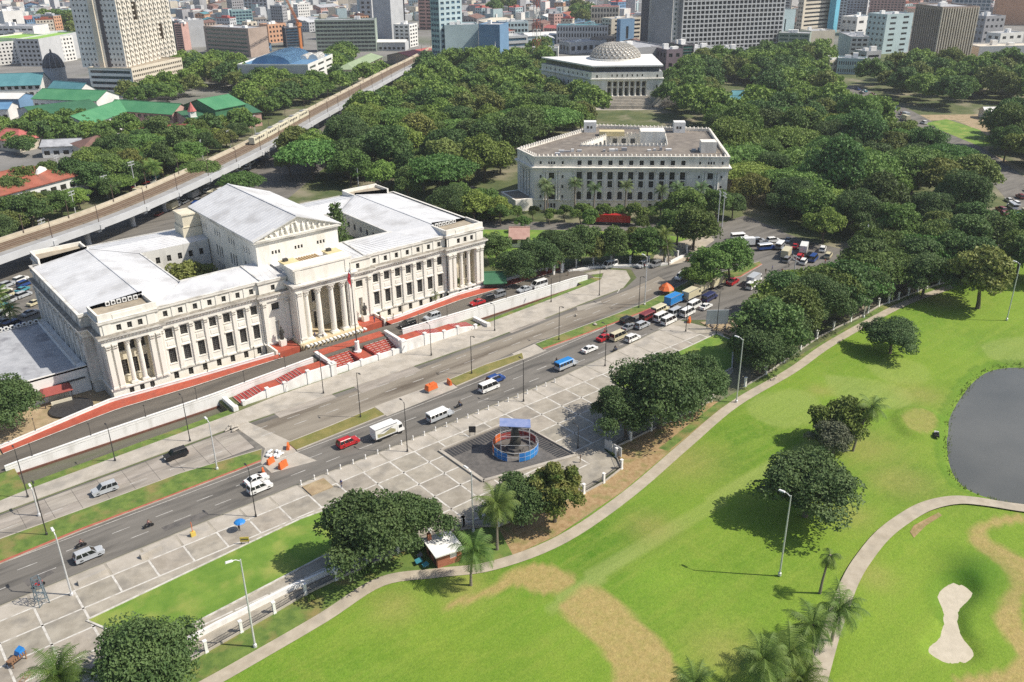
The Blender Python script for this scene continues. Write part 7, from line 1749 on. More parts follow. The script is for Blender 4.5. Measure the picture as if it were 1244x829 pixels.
for i, (x, y) in enumerate(((662, 253), (698, 252), (721, 259), (759, 256), (820, 258), (849, 258), (665, 262), (802, 262))):
	p = P(x, y + 6); tree('royal', (p.x, p.y, 0), 1.22, 'royal palm in the row before the trapezoid museum', 'royal palms before the trapezoid museum', None, 1.0, 'palm_tree', 'palm')
for i, (x, y) in enumerate(((608, 274), (628, 270), (648, 268), (668, 273), (686, 270), (706, 275), (735, 271), (752, 268), (772, 274), (790, 270), (808, 268), (636, 282), (716, 282), (780, 284))):
	p = P(x, y); tree('small1', (p.x, p.y, 0), random.uniform(.9, 1.5), 'small green tree on the verge before the trapezoid museum', 'small trees before the trapezoid museum')
# conifer in the museum court and the orange-green court tree
cf = MB(); r = random.Random(4)
for k in range(13):
	z = 6 + k * 1.25; L_ = 4.6 * (1 - k / 14.5) + .5
	for j in range(8):
		a = j * PI / 4 + k * .4; e = Vector((math.cos(a) * L_, math.sin(a) * L_, z + .5))
		for q in range(16):
			t = r.uniform(.25, 1); p = Vector((0, 0, z)).lerp(e, t) + rand_dir(r) * .45; n = (rand_dir(r) + Vector((0, 0, .8))).normalized(); u = n.orthogonal().normalized() * .42; v = n.cross(u) * .6; cf.face([p - u, p - v, p + u, p + v])
ct = MB(); ct.tube([(0, 0, -.2), (0, 0, 22.5)], [.35, .06], 7)
CT = empty('conifer_tree', (70.5, 24.5, 5.0), 0, 'tall tiered conifer rising from the museum right court', 'tree'); CT.scale = (1.05, 1.05, .98); ct.build('trunk', bark, CT); cf.build('crown', LM['dark'], CT)
for x, y, s_ in ((31, 33, 1.15), (27, 26, .9), (36, 24, .9)): tree('olive1', (x, y, 3.2), s_, 'olive and orange leaved tree in the museum left court', 'trees of the left court')
tree('gloss2', (68, 30, 5), .95, 'dark tree at the foot of the conifer in the right court'); tree('gloss1', (74, 30, 5), .8, 'second dark tree beside the conifer in the right court')

# --- the park woods: scatter with spacing, the nearest 280 as trees, the rest as one mass
woods = [([(316, 205), (345, 186), (400, 150), (470, 108), (500, 92), (560, 86), (640, 92), (656, 132), (722, 146), (700, 166), (640, 190), (604, 220), (560, 232), (536, 246), (500, 248), (440, 232), (380, 224), (330, 222)], 11.5),
	([(905, 258), (884, 215), (872, 180), (850, 150), (806, 132), (830, 114), (850, 98), (900, 92), (990, 95), (1010, 124), (1045, 155), (1105, 190), (1172, 226), (1200, 252), (1190, 262), (1150, 276), (1040, 286), (985, 278), (940, 262)], 12.0),
	([(1046, 103), (1080, 96), (1244, 94), (1330, 96), (1330, 134), (1244, 132), (1195, 124), (1150, 136), (1112, 130)], 12.5), ([(1200, 196), (1215, 160), (1250, 150), (1330, 160), (1330, 215), (1262, 212)], 11.0),
	([(-60, 318), (-60, 268), (60, 242), (100, 215), (140, 188), (165, 176), (240, 172), (296, 152), (300, 166), (262, 188), (215, 210), (150, 238), (60, 278), (0, 305)], 7.6),
	([(40, 158), (100, 156), (150, 172), (170, 168), (140, 178), (60, 180)], 8.0), ([(296, 128), (310, 108), (340, 112), (400, 116), (420, 108), (470, 92), (440, 108), (380, 126), (320, 150)], 9.5),
	([(214, 96), (232, 84), (306, 92), (316, 104), (290, 112), (240, 104)], 10.5), ([(404, 78), (416, 70), (430, 74), (412, 100), (405, 98)], 10.0), ([(155, 276), (190, 254), (240, 228), (300, 208), (326, 216), (306, 240), (250, 252), (215, 264), (172, 284)], 7.4),
	([(535, 262), (560, 254), (600, 258), (622, 268), (590, 272), (545, 272)], 7.5), ([(820, 268), (880, 262), (905, 262), (880, 272), (830, 275)], 8.0), ([(615, 96), (660, 66), (668, 100), (655, 108)], 11.0),
	([(800, 118), (830, 96), (920, 78), (1000, 80), (1000, 90), (900, 95), (840, 112)], 11.5), ([(1040, 300), (1100, 292), (1190, 285), (1200, 300), (1100, 306)], 9.0), ([(980, 290), (1030, 292), (1095, 290), (1090, 297), (1030, 300), (985, 296)], 8.0),
	([(640, 98), (655, 80), (668, 96), (712, 132), (722, 146), (656, 132)], 10.0), ([(150, 122), (222, 116), (240, 100), (262, 104), (215, 128), (170, 132)], 10.0), ([(0, 162), (30, 170), (60, 190), (30, 192), (0, 188)], 8.0), ([(85, 30), (95, 40), (98, 58), (90, 44)], 14.0), ([(40, 30), (88, 32), (88, 36), (40, 34)], 18.0), ([(690, 18), (720, 14), (720, 30), (700, 34)], 20), ([(600, 12), (640, 8), (640, 20), (600, 22)], 22)]
spots = []
def blocked(x, y):
	p = (x, y)
	for fpx in ((FA, FB, FC, FD, FE_, FF),):
		if inside(x, y, fpx) or dist_poly(x, y, fpx) < 5: return True
	dq = [NN, NR_, NB, NL]
	if inside(x, y, dq) or dist_poly(x, y, dq) < 6: return True
	for i in range(0, len(rail_line), 2):
		if (rail_line[i].x - x) ** 2 + (rail_line[i].y - y) ** 2 < 110: return True
	return False
def rail_side(x, y):
	i = min(range(len(rail_line) - 1), key=lambda k: (rail_line[k].x - x) ** 2 + (rail_line[k].y - y) ** 2); d = (rail_line[i + 1] - rail_line[i]).normalized()
	return (x - rail_line[i].x) * d.y - (y - rail_line[i].y) * d.x
random.seed(5)
for px, sp_ in woods:
	g = G(px); b_ = bb(g); area = (b_[1] - b_[0]) * (b_[3] - b_[2]); mine = []
	for t_ in range(int(area / (sp_ * sp_) * 12)):
		x, y = random.uniform(b_[0], b_[1]), random.uniform(b_[2], b_[3])
		if not inside(x, y, g) or any((x - a) ** 2 + (y - c) ** 2 < sp_ * sp_ for a, c in mine) or blocked(x, y): continue
		ip, jp = proj((x, y, 0))
		if (862 < ip < 925 and 104 < jp < 142) or (ip < 520 and 0 < rail_side(x, y) < (26 if jp < 200 else 19)): continue
		mine.append((x, y)); spots.append((x, y, sp_, woods.index((px, sp_))))
spots.sort(key=lambda s_: (s_[0] - CAM.x) ** 2 + (s_[1] - CAM.y) ** 2)
print('wood trees', len(spots))
kinds = ['broad1', 'broad2', 'broad4', 'broad5', 'broad3', 'broad3', 'flat1', 'broad2', 'flat2', 'olive1', 'broad4', 'gloss1', 'flat1', 'olive1']
wname = {0: 'in the wood between the railway and the trapezoid museum', 1: 'in the wood right of the trapezoid museum', 2: 'in the far wood behind the diagonal avenue', 3: 'in the clump at the right edge by the park lawn', 4: 'in the thicket beyond the railway', 9: 'behind the museum beside the railway', 10: 'in the hedge row behind the museum right wing', 15: 'on the road island behind the golf tree belt', 14: 'along the road behind the golf tree belt'}
kname = dict(broad1='mid green round tree ', broad2='dark green round tree ', broad3='light green round tree ', broad4='mid green tall tree ', broad5='dark green bushy tree ', flat1='bright green flat topped tree ', flat2='light green flat topped tree ', olive1='olive green tree ', gloss1='glossy dark tree ')
for x, y, sp_, wi in spots[:230]:
	k = random.choice(kinds); sc = min(sp_, 12.5) / 9.6 * random.uniform(.72, 1.35)
	tree(k, (x, y, 0), sc, kname[k] + wname.get(wi, 'among the park buildings and lawns'), 'trees ' + wname.get(wi, 'among the park buildings and lawns'), None, random.uniform(.85, 1.15))
rest = spots[230:]
if rest:
	var = [crown_mesh(90 + i, 7.5, 10.0, 6.8, 44, 1500, .8, 'round', True, (6, 4))[0] for i in range(4)]
	fm = MB(); rr = random.Random(9)
	for x, y, sp_, wi in rest:
		v_ = rr.choice(var); sc = min(sp_, 12.5) / 9.8 * rr.uniform(.72, 1.35); a = rr.uniform(0, 2 * PI); c, s_ = math.cos(a) * sc, math.sin(a) * sc; n0 = len(fm.v); mi = rr.choice((0, 1, 1, 2, 2, 3))
		fm.v.extend([(x + c * q[0] - s_ * q[1], y + s_ * q[0] + c * q[1], q[2] * sc) for q in v_.v]); fm.f.extend([tuple(n0 + i for i in f) for f in v_.f]); fm.m.extend([mi] * len(v_.f))
	tag(fm.build('far_woods', [LM['dark'], LM['mid'], LM['light'], LM['olive']]), 'distant tree crowns merging behind the domed museum and along the avenue', 'woods', kind='stuff')
# low shrubs along beds
for i in range(46):
	a = random.random(); c = random.choice((0, 1, 2))
	if c == 0: p = P(540 + a * 80, 262 + random.uniform(-4, 6))
	elif c == 1: p = P(150 + a * 60, 262 - a * 20)
	else: p = Vector((-2 + a * 30, -85.2 - random.uniform(0, 2.2), 0))
	tree('shrub', (p.x, p.y, 0), random.uniform(.35, .8) if c == 2 else random.uniform(.8, 1.4), ('low green bush in the bed beside the white golf fence', 'low green shrub beyond the museum')[c != 2], ('bushes along the golf fence', 'shrubs behind the museum')[c != 2], None, 1, 'shrub', 'shrub')
# reeds and rough grass along the pond bank
rd = MB(); rr = random.Random(12); n_ = len(pond)
for i in range(n_):
	a, b = Vector((pond[i][0], pond[i][1], 0)), Vector((pond[(i + 1) % n_][0], pond[(i + 1) % n_][1], 0)); L_ = (b - a).length; d = (b - a) / max(L_, .01); nn = Vector((-d.y, d.x, 0))
	dens = 9 if rr.random() < .5 else 3
	for k in range(int(L_ * dens)):
		q = a + d * rr.uniform(0, L_) + nn * rr.uniform(-.9, .9); z = hgolf(q.x, q.y); h = rr.uniform(.25, .8); w = Vector((rr.uniform(-1, 1), rr.uniform(-1, 1), 0)).normalized() * .12; tp = q + Vector((rr.uniform(-.3, .3), rr.uniform(-.3, .3), 0))
		rd.face([(q.x - w.x, q.y - w.y, z - .05), (q.x + w.x, q.y + w.y, z - .05), (tp.x, tp.y, z + h)])
tag(rd.build('pond_reeds', LM['light']), 'rough green reeds along the edge of the pond', 'reeds', kind='stuff')
# thin air over everything
hz = MB(); hz.box(-2600, 9100, -1600, 9100, -4, 140); ho = hz.build('haze', MAT['sand']); ho['kind'] = 'stuff'
hmt = bpy.data.materials.new('haze_air'); hmt.use_nodes = True; nt = hmt.node_tree; nt.nodes.remove(nt.nodes['Principled BSDF'])
pv = _n(nt, 'ShaderNodeVolumePrincipled'); pv.inputs['Color'].default_value = (.86, .90, .95, 1); pv.inputs['Density'].default_value = 0.00011; pv.inputs['Anisotropy'].default_value = 0.2
nt.links.new(pv.outputs[0], nt.nodes['Material Output'].inputs['Volume']); ho.data.materials.clear(); ho.data.materials.append(hmt)
# ================================================================ VEHICLES
PAINT = {}
def paint(n, c, rough=.28): 
	if n not in PAINT: PAINT[n] = mat('paint_' + n, c, rough, spec=.5, col2=tuple(min(1, q * 1.12 + .004) for q in c), scale=.8, amt=.4)
	return PAINT[n]
for n, c in dict(white=(.72, .72, .70), silver=(.40, .42, .44), grey=(.20, .21, .22), black=(.014, .014, .016), red=(.42, .02, .025), darkred=(.17, .025, .025), blue=(.02, .06, .22), brightblue=(.02, .20, .52), navy=(.025, .03, .09), green=(.03, .20, .09), cream=(.55, .50, .34), olive=(.30, .28, .16), orange=(.52, .16, .04), teal=(.06, .26, .32), yellow=(.60, .45, .10)).items(): paint(n, c)
_wh = {}
def wheel_mesh(r, w):
	k = (r, w)
	if k not in _wh:
		t = MB(); t.lathe([(r * .62, -w / 2), (r * .94, -w / 2), (r, -w * .3), (r, w * .3), (r * .94, w / 2), (r * .62, w / 2)], 14); q = MB(); q.lathe([(r * .62, -w * .42), (r * .62, w * .42)], 12)
		for mb in (t, q): mb.v = [(x, z, y) for x, y, z in mb.v]; mb.f = [f[::-1] for f in mb.f]
		_wh[k] = (t.mesh('tyre', tyre), q.mesh('rim', rim))
	return _wh[k]
def car_parts(kind):
	"""profile of the lower body (x,z), half width, cabin (base x0,x1,z ; roof x0,x1,z ; half widths), wheels"""
	if kind == 'sedan': return ([(2.2, .32), (2.25, .62), (2.1, .80), (1.05, .95), (-1.45, .98), (-2.15, .95), (-2.25, .75), (-2.2, .32)], .86, (1.05, -1.65, .95, .35, -.95, 1.42, .80, .60), (1.35, -1.35), .31)
	if kind == 'suv': return ([(2.2, .40), (2.28, .75), (2.15, .98), (1.15, 1.08), (-2.15, 1.10), (-2.3, .9), (-2.25, .40)], .91, (1.15, -2.22, 1.08, .45, -2.0, 1.76, .86, .68), (1.4, -1.4), .37)
	if kind == 'van': return ([(2.45, .40), (2.5, .9), (2.25, 1.15), (-2.45, 1.15), (-2.5, .4)], .93, (2.2, -2.48, 1.15, 1.45, -2.42, 2.12, .91, .76), (1.6, -1.6), .34)
	if kind == 'pickup': return ([(2.4, .45), (2.5, .8), (2.35, 1.0), (1.2, 1.1), (-2.5, 1.1), (-2.55, .45)], .92, (1.2, -.9, 1.08, .6, -.7, 1.74, .86, .68), (1.55, -1.5), .38)
_veh = {}
def vehicle_proto(kind, col, second=None):
	key = (kind, col, second)
	if key in _veh: return _veh[key]
	pt = PAINT[col]; parts = []          # (name, mesh, location, children)
	if kind in ('sedan', 'suv', 'van', 'pickup'):
		prof, hw, (b0, b1, bz, r0, r1, rz, w0, w1), wx, wr = car_parts(kind)
		b = MB(); n = len(prof); ins_ = .10
		A = [(x, -hw, z) for x, z in prof]; B = [(x, hw, z) for x, z in prof]
		ch = [(x * .985, z) for x, z in prof]
		b.face(A[::-1]); b.face(B)
		for i in range(n): j = (i + 1) % n; b.face([A[i], A[j], B[j], B[i]])
		# sills and bumpers give the body some shape
		b.box(-prof[0][0] * .98, prof[0][0] * .99, -hw - .03, hw + .03, .34, .5)
		parts.append(('body', b.mesh('body', pt), None, []))
		g = MB(); g.hexa([(b1, -w0, bz), (b0, -w0, bz), (b0, w0, bz), (b1, w0, bz)], [(r1, -w1, rz), (r0, -w1, rz), (r0, w1, rz), (r1, w1, rz)]); parts.append(('window_glass', g.mesh('window_glass', car_glass), None, []))
		r_ = MB(); r_.hexa([(r1 - .03, -w1 - .03, rz - .05), (r0 + .03, -w1 - .03, rz - .05), (r0 + .03, w1 + .03, rz - .05), (r1 - .03, w1 + .03, rz - .05)], [(r1 + .06, -w1 + .08, rz + .05), (r0 - .08, -w1 + .08, rz + .05), (r0 - .08, w1 - .08, rz + .05), (r1 + .06, w1 - .08, rz + .05)])
		parts.append(('roof', r_.mesh('roof', pt), None, []))
		p = MB()
		xs = [(b0, r0), (b1, r1)] + [((b0 + (b1 - b0) * t), (r0 + (r1 - r0) * t)) for t in ((.48,) if kind in ('sedan', 'pickup') else (.36, .68))]
		for xa, xb in xs:
			for sg in (-1, 1): p.bar((xa, sg * (w0 + .012), bz), (xb, sg * (w1 + .012), rz), .10, .07)
		parts.append(('pillars', p.mesh('pillars', pt), None, []))
		if kind == 'pickup':
			q = MB(); q.box(-2.4, -1.0, -hw + .12, hw - .12, 1.09, 1.12); parts.append(('cargo_bed', q.mesh('cargo_bed', dark_metal), None, []))
		xf, xr = max(x for x, _ in prof), min(x for x, _ in prof); zl = .70 if kind == 'sedan' else .82
		hl = MB(); hl.box(-.04, .05, -.2, .2, -.09, .09); hl = hl.mesh('headlight', lamp_white); tl_ = MB(); tl_.box(-.05, .04, -.12, .12, -.14, .14); tl_ = tl_.mesh('taillight', tail_red)
		for sg in (-1, 1): parts.append(('headlight', hl, (xf - .02, sg * (hw - .28), zl), [])); parts.append(('taillight', tl_, (xr + .02, sg * (hw - .2), zl + .05), []))
		ty, ri = wheel_mesh(wr, .2)
		for x in wx:
			for sg in (-1, 1): parts.append(('wheel', ty, (x, sg * (hw - .08), wr), [('rim', ri)]))
	elif kind in ('jeepney', 'truck', 'bus'):
		sc = PAINT[second or 'white']
		if kind == 'jeepney':
			b = MB(); b.box(-3.1, 1.2, -.95, .95, .55, 1.25); b.hexa([(1.2, -.75, .55), (2.9, -.65, .55), (2.9, .65, .55), (1.2, .75, .55)], [(1.2, -.75, 1.25), (2.8, -.6, 1.15), (2.8, .6, 1.15), (1.2, .75, 1.25)]); b.box(1.5, 2.7, -1.0, -.72, .6, .85); b.box(1.5, 2.7, .72, 1.0, .6, .85); b.box(2.85, 3.05, -.9, .9, .5, .75); parts.append(('body', b.mesh('body', pt), None, []))
			r_ = MB(); r_.hexa([(-3.2, -1.0, 2.1), (1.5, -1.0, 2.1), (1.5, 1.0, 2.1), (-3.2, 1.0, 2.1)], [(-3.1, -.8, 2.3), (1.35, -.8, 2.3), (1.35, .8, 2.3), (-3.1, .8, 2.3)]); parts.append(('roof', r_.mesh('roof', sc), None, []))
			g = MB(); g.box(-3.0, 1.15, -.86, .86, 1.25, 2.1); parts.append(('window_glass', g.mesh('window_glass', car_glass), None, []))
			p = MB()
			for x in (-3.0, -2.0, -1.0, 0, 1.15):
				for sg in (-1, 1): p.box(x - .06, x + .06, sg * .9 - .05, sg * .9 + .05, 1.25, 2.12)
			parts.append(('pillars', p.mesh('pillars', sc), None, [])); xf, zl, hw, wx, wr = 3.0, .95, .85, (2.0, -1.9), .4
		elif kind == 'truck':
			b = MB(); b.hexa([(1.9, -1.0, .6), (3.5, -1.0, .6), (3.5, 1.0, .6), (1.9, 1.0, .6)], [(1.9, -.95, 2.4), (3.0, -.9, 2.4), (3.0, .9, 2.4), (1.9, .95, 2.4)]); b.box(-3.3, 3.2, -.6, .6, .5, .75); parts.append(('cab', b.mesh('cab', pt), None, []))
			g = MB(); g.hexa([(3.08, -.85, 1.5), (3.32, -.88, 1.5), (3.32, .88, 1.5), (3.08, .85, 1.5)], [(2.9, -.8, 2.2), (3.09, -.82, 2.2), (3.09, .82, 2.2), (2.9, .8, 2.2)])
			for sg in (-1, 1): g.box(2.2, 3.0, sg * .985 - .01, sg * .985 + .01, 1.45, 2.1)
			parts.append(('window_glass', g.mesh('window_glass', car_glass), None, []))
			c = MB(); c.box(-3.4, 1.75, -1.12, 1.12, .85, 3.0); parts.append(('cargo_box', c.mesh('cargo_box', sc), None, []))
			e = MB()
			for sg in (-1, 1):
				e.box(-3.45, 1.78, sg * 1.12 - .03, sg * 1.12 + .03, 2.9, 3.05); e.box(-3.45, 1.78, sg * 1.12 - .03, sg * 1.12 + .03, .82, .95)
			parts.append(('box_trim', e.mesh('box_trim', grey_metal), None, [])); xf, zl, hw, wx, wr = 3.5, .9, .9, (2.6, -2.2), .46
		else:
			b = MB(); b.box(-5.2, 5.2, -1.2, 1.2, .5, 1.5); b.box(-5.2, 5.1, -1.15, 1.15, 2.5, 3.0); parts.append(('body', b.mesh('body', pt), None, [])); g = MB(); g.box(-5.1, 5.1, -1.14, 1.14, 1.5, 2.5); parts.append(('window_glass', g.mesh('window_glass', car_glass), None, []))
			p = MB()
			for k in range(8):
				for sg in (-1, 1): p.box(-5.1 + k * 1.45, -4.95 + k * 1.45, sg * 1.15 - .03, sg * 1.15 + .03, 1.5, 2.5)
			parts.append(('pillars', p.mesh('pillars', pt), None, [])); xf, zl, hw, wx, wr = 5.2, .9, 1.1, (3.4, -3.2), .5
		hl = MB(); hl.box(-.04, .05, -.2, .2, -.12, .12); hl = hl.mesh('headlight', lamp_white); tl_ = MB(); tl_.box(-.05, .03, -.1, .1, -.14, .14); tl_ = tl_.mesh('taillight', tail_red); xr = {'jeepney': -3.1, 'truck': -3.4, 'bus': -5.2}[kind]
		for sg in (-1, 1): parts.append(('headlight', hl, (xf, sg * (hw - .2), zl), [])); parts.append(('taillight', tl_, (xr, sg * (hw - .05), zl), []))
		ty, ri = wheel_mesh(wr, .26)
		for x in wx:
			for sg in (-1, 1): parts.append(('wheel', ty, (x, sg * (hw - .05), wr), [('rim', ri)]))
	elif kind == 'semi':
		sc = PAINT[second or 'red']
		b = MB(); b.hexa([(6.3, -1.1, .6), (8.4, -1.1, .6), (8.4, 1.1, .6), (6.3, 1.1, .6)], [(6.3, -1.05, 2.9), (8.2, -1.0, 2.9), (8.2, 1.0, 2.9), (6.3, 1.05, 2.9)]); b.box(-6.2, 8.0, -.5, .5, .6, 1.0); parts.append(('cab', b.mesh('cab', pt), None, []))
		g = MB(); g.box(8.25, 8.38, -.9, .9, 1.8, 2.6); parts.append(('window_glass', g.mesh('window_glass', car_glass), None, [])); c = MB(); c.box(-6.2, 5.9, -1.2, 1.2, 1.15, 3.75)
		for k in range(24): c.box(-6.1 + k * .5, -5.85 + k * .5, -1.25, 1.25, 1.25, 3.65)
		parts.append(('container', c.mesh('container', sc), None, [])); ty, ri = wheel_mesh(.5, .3)
		for x in (7.4, 4.8, -3.8, -5.0):
			for sg in (-1, 1): parts.append(('wheel', ty, (x, sg * 1.0, .5), [('rim', ri)]))
	_veh[key] = parts
	return parts
def vehicle(kind, col, p, head, label, group=None, second=None, z=.03, lite=False):
	nm = dict(sedan='sedan_car', suv='suv_car', van='passenger_van', pickup='pickup_truck', jeepney='jeepney', truck='delivery_truck', bus='city_bus', semi='container_truck')[kind]
	cat = dict(sedan='car', suv='car', van='van', pickup='pickup', jeepney='jeepney', truck='truck', bus='bus', semi='truck')[kind]
	o = empty(nm, (p[0], p[1], z), head, label, cat, group)
	for n, me_, loc, ch in vehicle_proto(kind, col, second):
		if lite and n in ('headlight', 'taillight', 'pillars', 'box_trim'): continue
		c = put(me_, n, o, loc)
		if not lite:
			for cn, cm in ch: put(cm, cn, c)
	return o
E0, WW = R(0), R(180)
cars = [('suv', 'silver', (109, 678), 1.5, 'silver SUV on the near carriageway at the lower left', None), ('suv', 'black', (214, 556), 180, 'black SUV on the concrete carriageway below the museum', None), ('suv', 'silver', (128, 598), 180, 'silver SUV on the concrete carriageway at the left', None), ('sedan', 'white', (312, 586), 2, 'white sedan on the left of a pair near the median end', None), ('suv', 'white', (316, 596), 2, 'white car on the right of a pair near the median end', None), ('suv', 'red', (423, 541), 1, 'red hatchback wagon on the near carriageway', None), ('truck', 'white', (471, 530), 1, 'white delivery truck with box body and painted side panel', 'white'), ('jeepney', 'silver', (535, 509), 2, 'silver jeepney with white roof before the monument', 'white'), ('van', 'white', (594, 474), 2, 'white van on the near carriageway by the monument', None), ('suv', 'blue', (602, 464), 2, 'blue car beside the white van', None), ('jeepney', 'silver', (688, 447), 2, 'jeepney with bright blue roof', 'brightblue'), ('sedan', 'white', (716, 427), 3, 'white sedan ahead of the blue roofed jeepney', None), ('sedan', 'red', (734, 413), 4, 'bright red sedan in the queue', None), ('van', 'cream', (751, 412), 4, 'cream and olive van in the queue', None), ('suv', 'white', (768, 414), 4, 'white wagon at the kerb side of the queue', None), ('suv', 'black', (762, 392), 5, 'black SUV by the median in the queue', None), ('sedan', 'grey', (764, 400), 5, 'dark grey sedan in the middle of the queue', None), ('suv', 'silver', (780, 398), 5, 'silver wagon in the queue', None), ('jeepney', 'darkred', (788, 388), 6, 'dark red jeepney in the queue', 'darkred'), ('van', 'white', (803, 389), 6, 'white van, left of the pair in the queue', None), ('van', 'white', (812, 393), 6, 'white van, right of the pair in the queue', None), ('truck', 'brightblue', (819, 370), 7, 'bright blue boxy jeep beside the median', 'brightblue'), ('jeepney', 'cream', (802, 380), 6, 'cream jeepney behind the bright blue jeep', 'cream'), ('van', 'silver', (821, 383), 6, 'silver minibus in the queue', None), ('van', 'white', (835, 383), 7, 'long white van before the billboard', None), ('van', 'white', (843, 374), 8, 'white minivan behind the billboard', None), ('sedan', 'white', (857, 375), 8, 'white sedan behind the billboard', None), ('jeepney', 'navy', (862, 365), 9, 'navy purple jeepney near the junction', 'navy'), ('truck', 'cream', (840, 363), 8, 'cream boxed truck, first of three by the median', 'cream'), ('truck', 'cream', (854, 354), 9, 'cream boxed truck, second of three by the median', 'cream'), ('truck', 'olive', (870, 348), 9, 'cream boxed truck, third of three by the median', 'cream'), ('pickup', 'red', (890, 345), 12, 'red pickup by the junction flower bed', None), ('truck', 'white', (916, 345), 14, 'grey boxed truck half hidden by trees at the junction', 'silver'), ('van', 'white', (913, 350), 14, 'white van beside the grey boxed truck', None), ('van', 'white', (741, 325), 178, 'white minibus along the curved corner fence', None), ('suv', 'white', (826, 339), 200, 'white SUV turning on the empty carriageway', None), ('suv', 'silver', (780, 324.5), 182, 'silver car parked at the corner fence', None), ('suv', 'grey', (796, 324), 182, 'grey car parked at the corner fence', None)]
for k, c, px, hd, lb, sec in cars:
	p = P(*px); vehicle(k, c, p, R(hd), lb, None, sec)
# painted panel on the delivery truck
tr_ = [o for o in COL.objects if o.get('label', '').startswith('white delivery truck')][0]
mb = MB(); mb.face([(-3.0, -1.126, 1.1), (1.3, -1.126, 1.1), (1.3, -1.126, 1.7), (.2, -1.126, 2.3), (-1.5, -1.126, 1.6), (-3.0, -1.126, 2.0)]); mb.build('side_graphic', PAINT['olive'], tr_)
mb = MB(); mb.face([(-2.6, -1.130, 1.9), (-.6, -1.130, 2.1), (1.0, -1.130, 2.6), (-1.0, -1.130, 2.45)]); mb.build('side_graphic', PAINT['grey'], tr_)
# parked on the ramped drive
for k, c, px, hd, lb in (('suv', 'black', (495, 397), 180, 'black SUV parked on the ramped drive'), ('suv', 'silver', (525, 388), 180, 'silver SUV parked on the ramped drive'), ('sedan', 'red', (580, 370), 180, 'dark red car parked on the ramped drive'), ('suv', 'black', (591, 366), 180, 'black car next to the red one on the ramped drive'), ('suv', 'grey', (605, 361), 180, 'grey car parked on the ramped drive'), ('sedan', 'silver', (637, 354), 180, 'silver car parked low on the ramped drive'), ('van', 'white', (655, 349), 180, 'white van parked low on the ramped drive')):
	p = P(px[0], px[1], 1.6); z = zd(p.x); p = P(px[0], px[1], z); vehicle(k, c, p, R(hd), lb, None, None, z + .02)
vehicle('semi', 'navy', P(744, 273), R(132.6), 'blue tractor with long red container before the trapezoid museum', None, 'red')
random.seed(31)
kinds_ = ['sedan', 'suv', 'van', 'jeepney', 'suv', 'sedan', 'truck']; cols_ = ['white', 'silver', 'white', 'grey', 'black', 'red', 'blue', 'cream', 'darkred', 'teal', 'white']
def traffic(n, poly, head, label, group, sp=4.6):
	g = G(poly); b_ = bb(g); got = []
	for t in range(900):
		if len(got) >= n: break
		x, y = random.uniform(b_[0], b_[1]), random.uniform(b_[2], b_[3])
		if inside(x, y, g) and all((x - a) ** 2 + (y - c) ** 2 > sp * sp for a, c in got):
			got.append((x, y)); vk, vc = random.choice(kinds_), random.choice(cols_); vehicle(vk, vc, (x, y), R(head + random.uniform(-8, 8)), '%s %s ' % (vc.replace('darkred', 'dark red'), dict(suv='wagon').get(vk, vk)) + label.split(' ', 1)[1], group, random.choice(('white', 'silver', 'cream', 'white')), .03, True)
traffic(36, [(940, 302), (960, 291), (992, 298), (1015, 310), (1000, 322), (955, 322)], 20, 'vehicle in the packed junction traffic before the tree belt', 'junction traffic', 3.9)
traffic(5, [(895, 290), (925, 284), (945, 296), (930, 306), (900, 300)], -30, 'vehicle crossing the open junction', 'vehicles crossing the junction')
traffic(7, [(1060, 308), (1120, 300), (1180, 292), (1182, 300), (1110, 312)], 20, 'vehicle glimpsed on the road behind the golf trees', 'vehicles behind the golf trees', 6)
traffic(16, [(1208, 262), (1232, 238), (1262, 226), (1275, 244), (1240, 268), (1222, 274)], 50, 'vehicle in the traffic at the right edge road', 'traffic at the right edge')
traffic(26, [(1036, 108), (1048, 110), (1118, 148), (1150, 168), (1128, 164), (1066, 130)], 60, 'vehicle in the far avenue traffic between the woods', 'far avenue traffic', 6)
traffic(14, [(0, 352), (30, 340), (52, 372), (40, 390), (0, 405)], 30, 'car parked behind the annex near the viaduct', 'cars behind the annex')
traffic(10, [(190, 262), (238, 238), (262, 228), (270, 236), (220, 262)], 40, 'vehicle on the street behind the museum', 'vehicles behind the museum')
traffic(8, [(284, 204), (312, 188), (322, 196), (292, 214)], 45, 'vehicle on the street beside the viaduct', 'vehicles beside the viaduct')
traffic(10, [(164, 232), (190, 216), (200, 224), (172, 240)], 40, 'car in the small lot beyond the viaduct', 'cars beyond the viaduct')
traffic(9, [(540, 240), (580, 228), (604, 236), (600, 246), (552, 250)], 10, 'car parked in the lot left of the trapezoid museum', 'cars left of the trapezoid museum')
traffic(5, [(828, 118), (850, 108), (866, 112), (846, 122)], 0, 'car in front of the mall wall', 'cars by the mall')

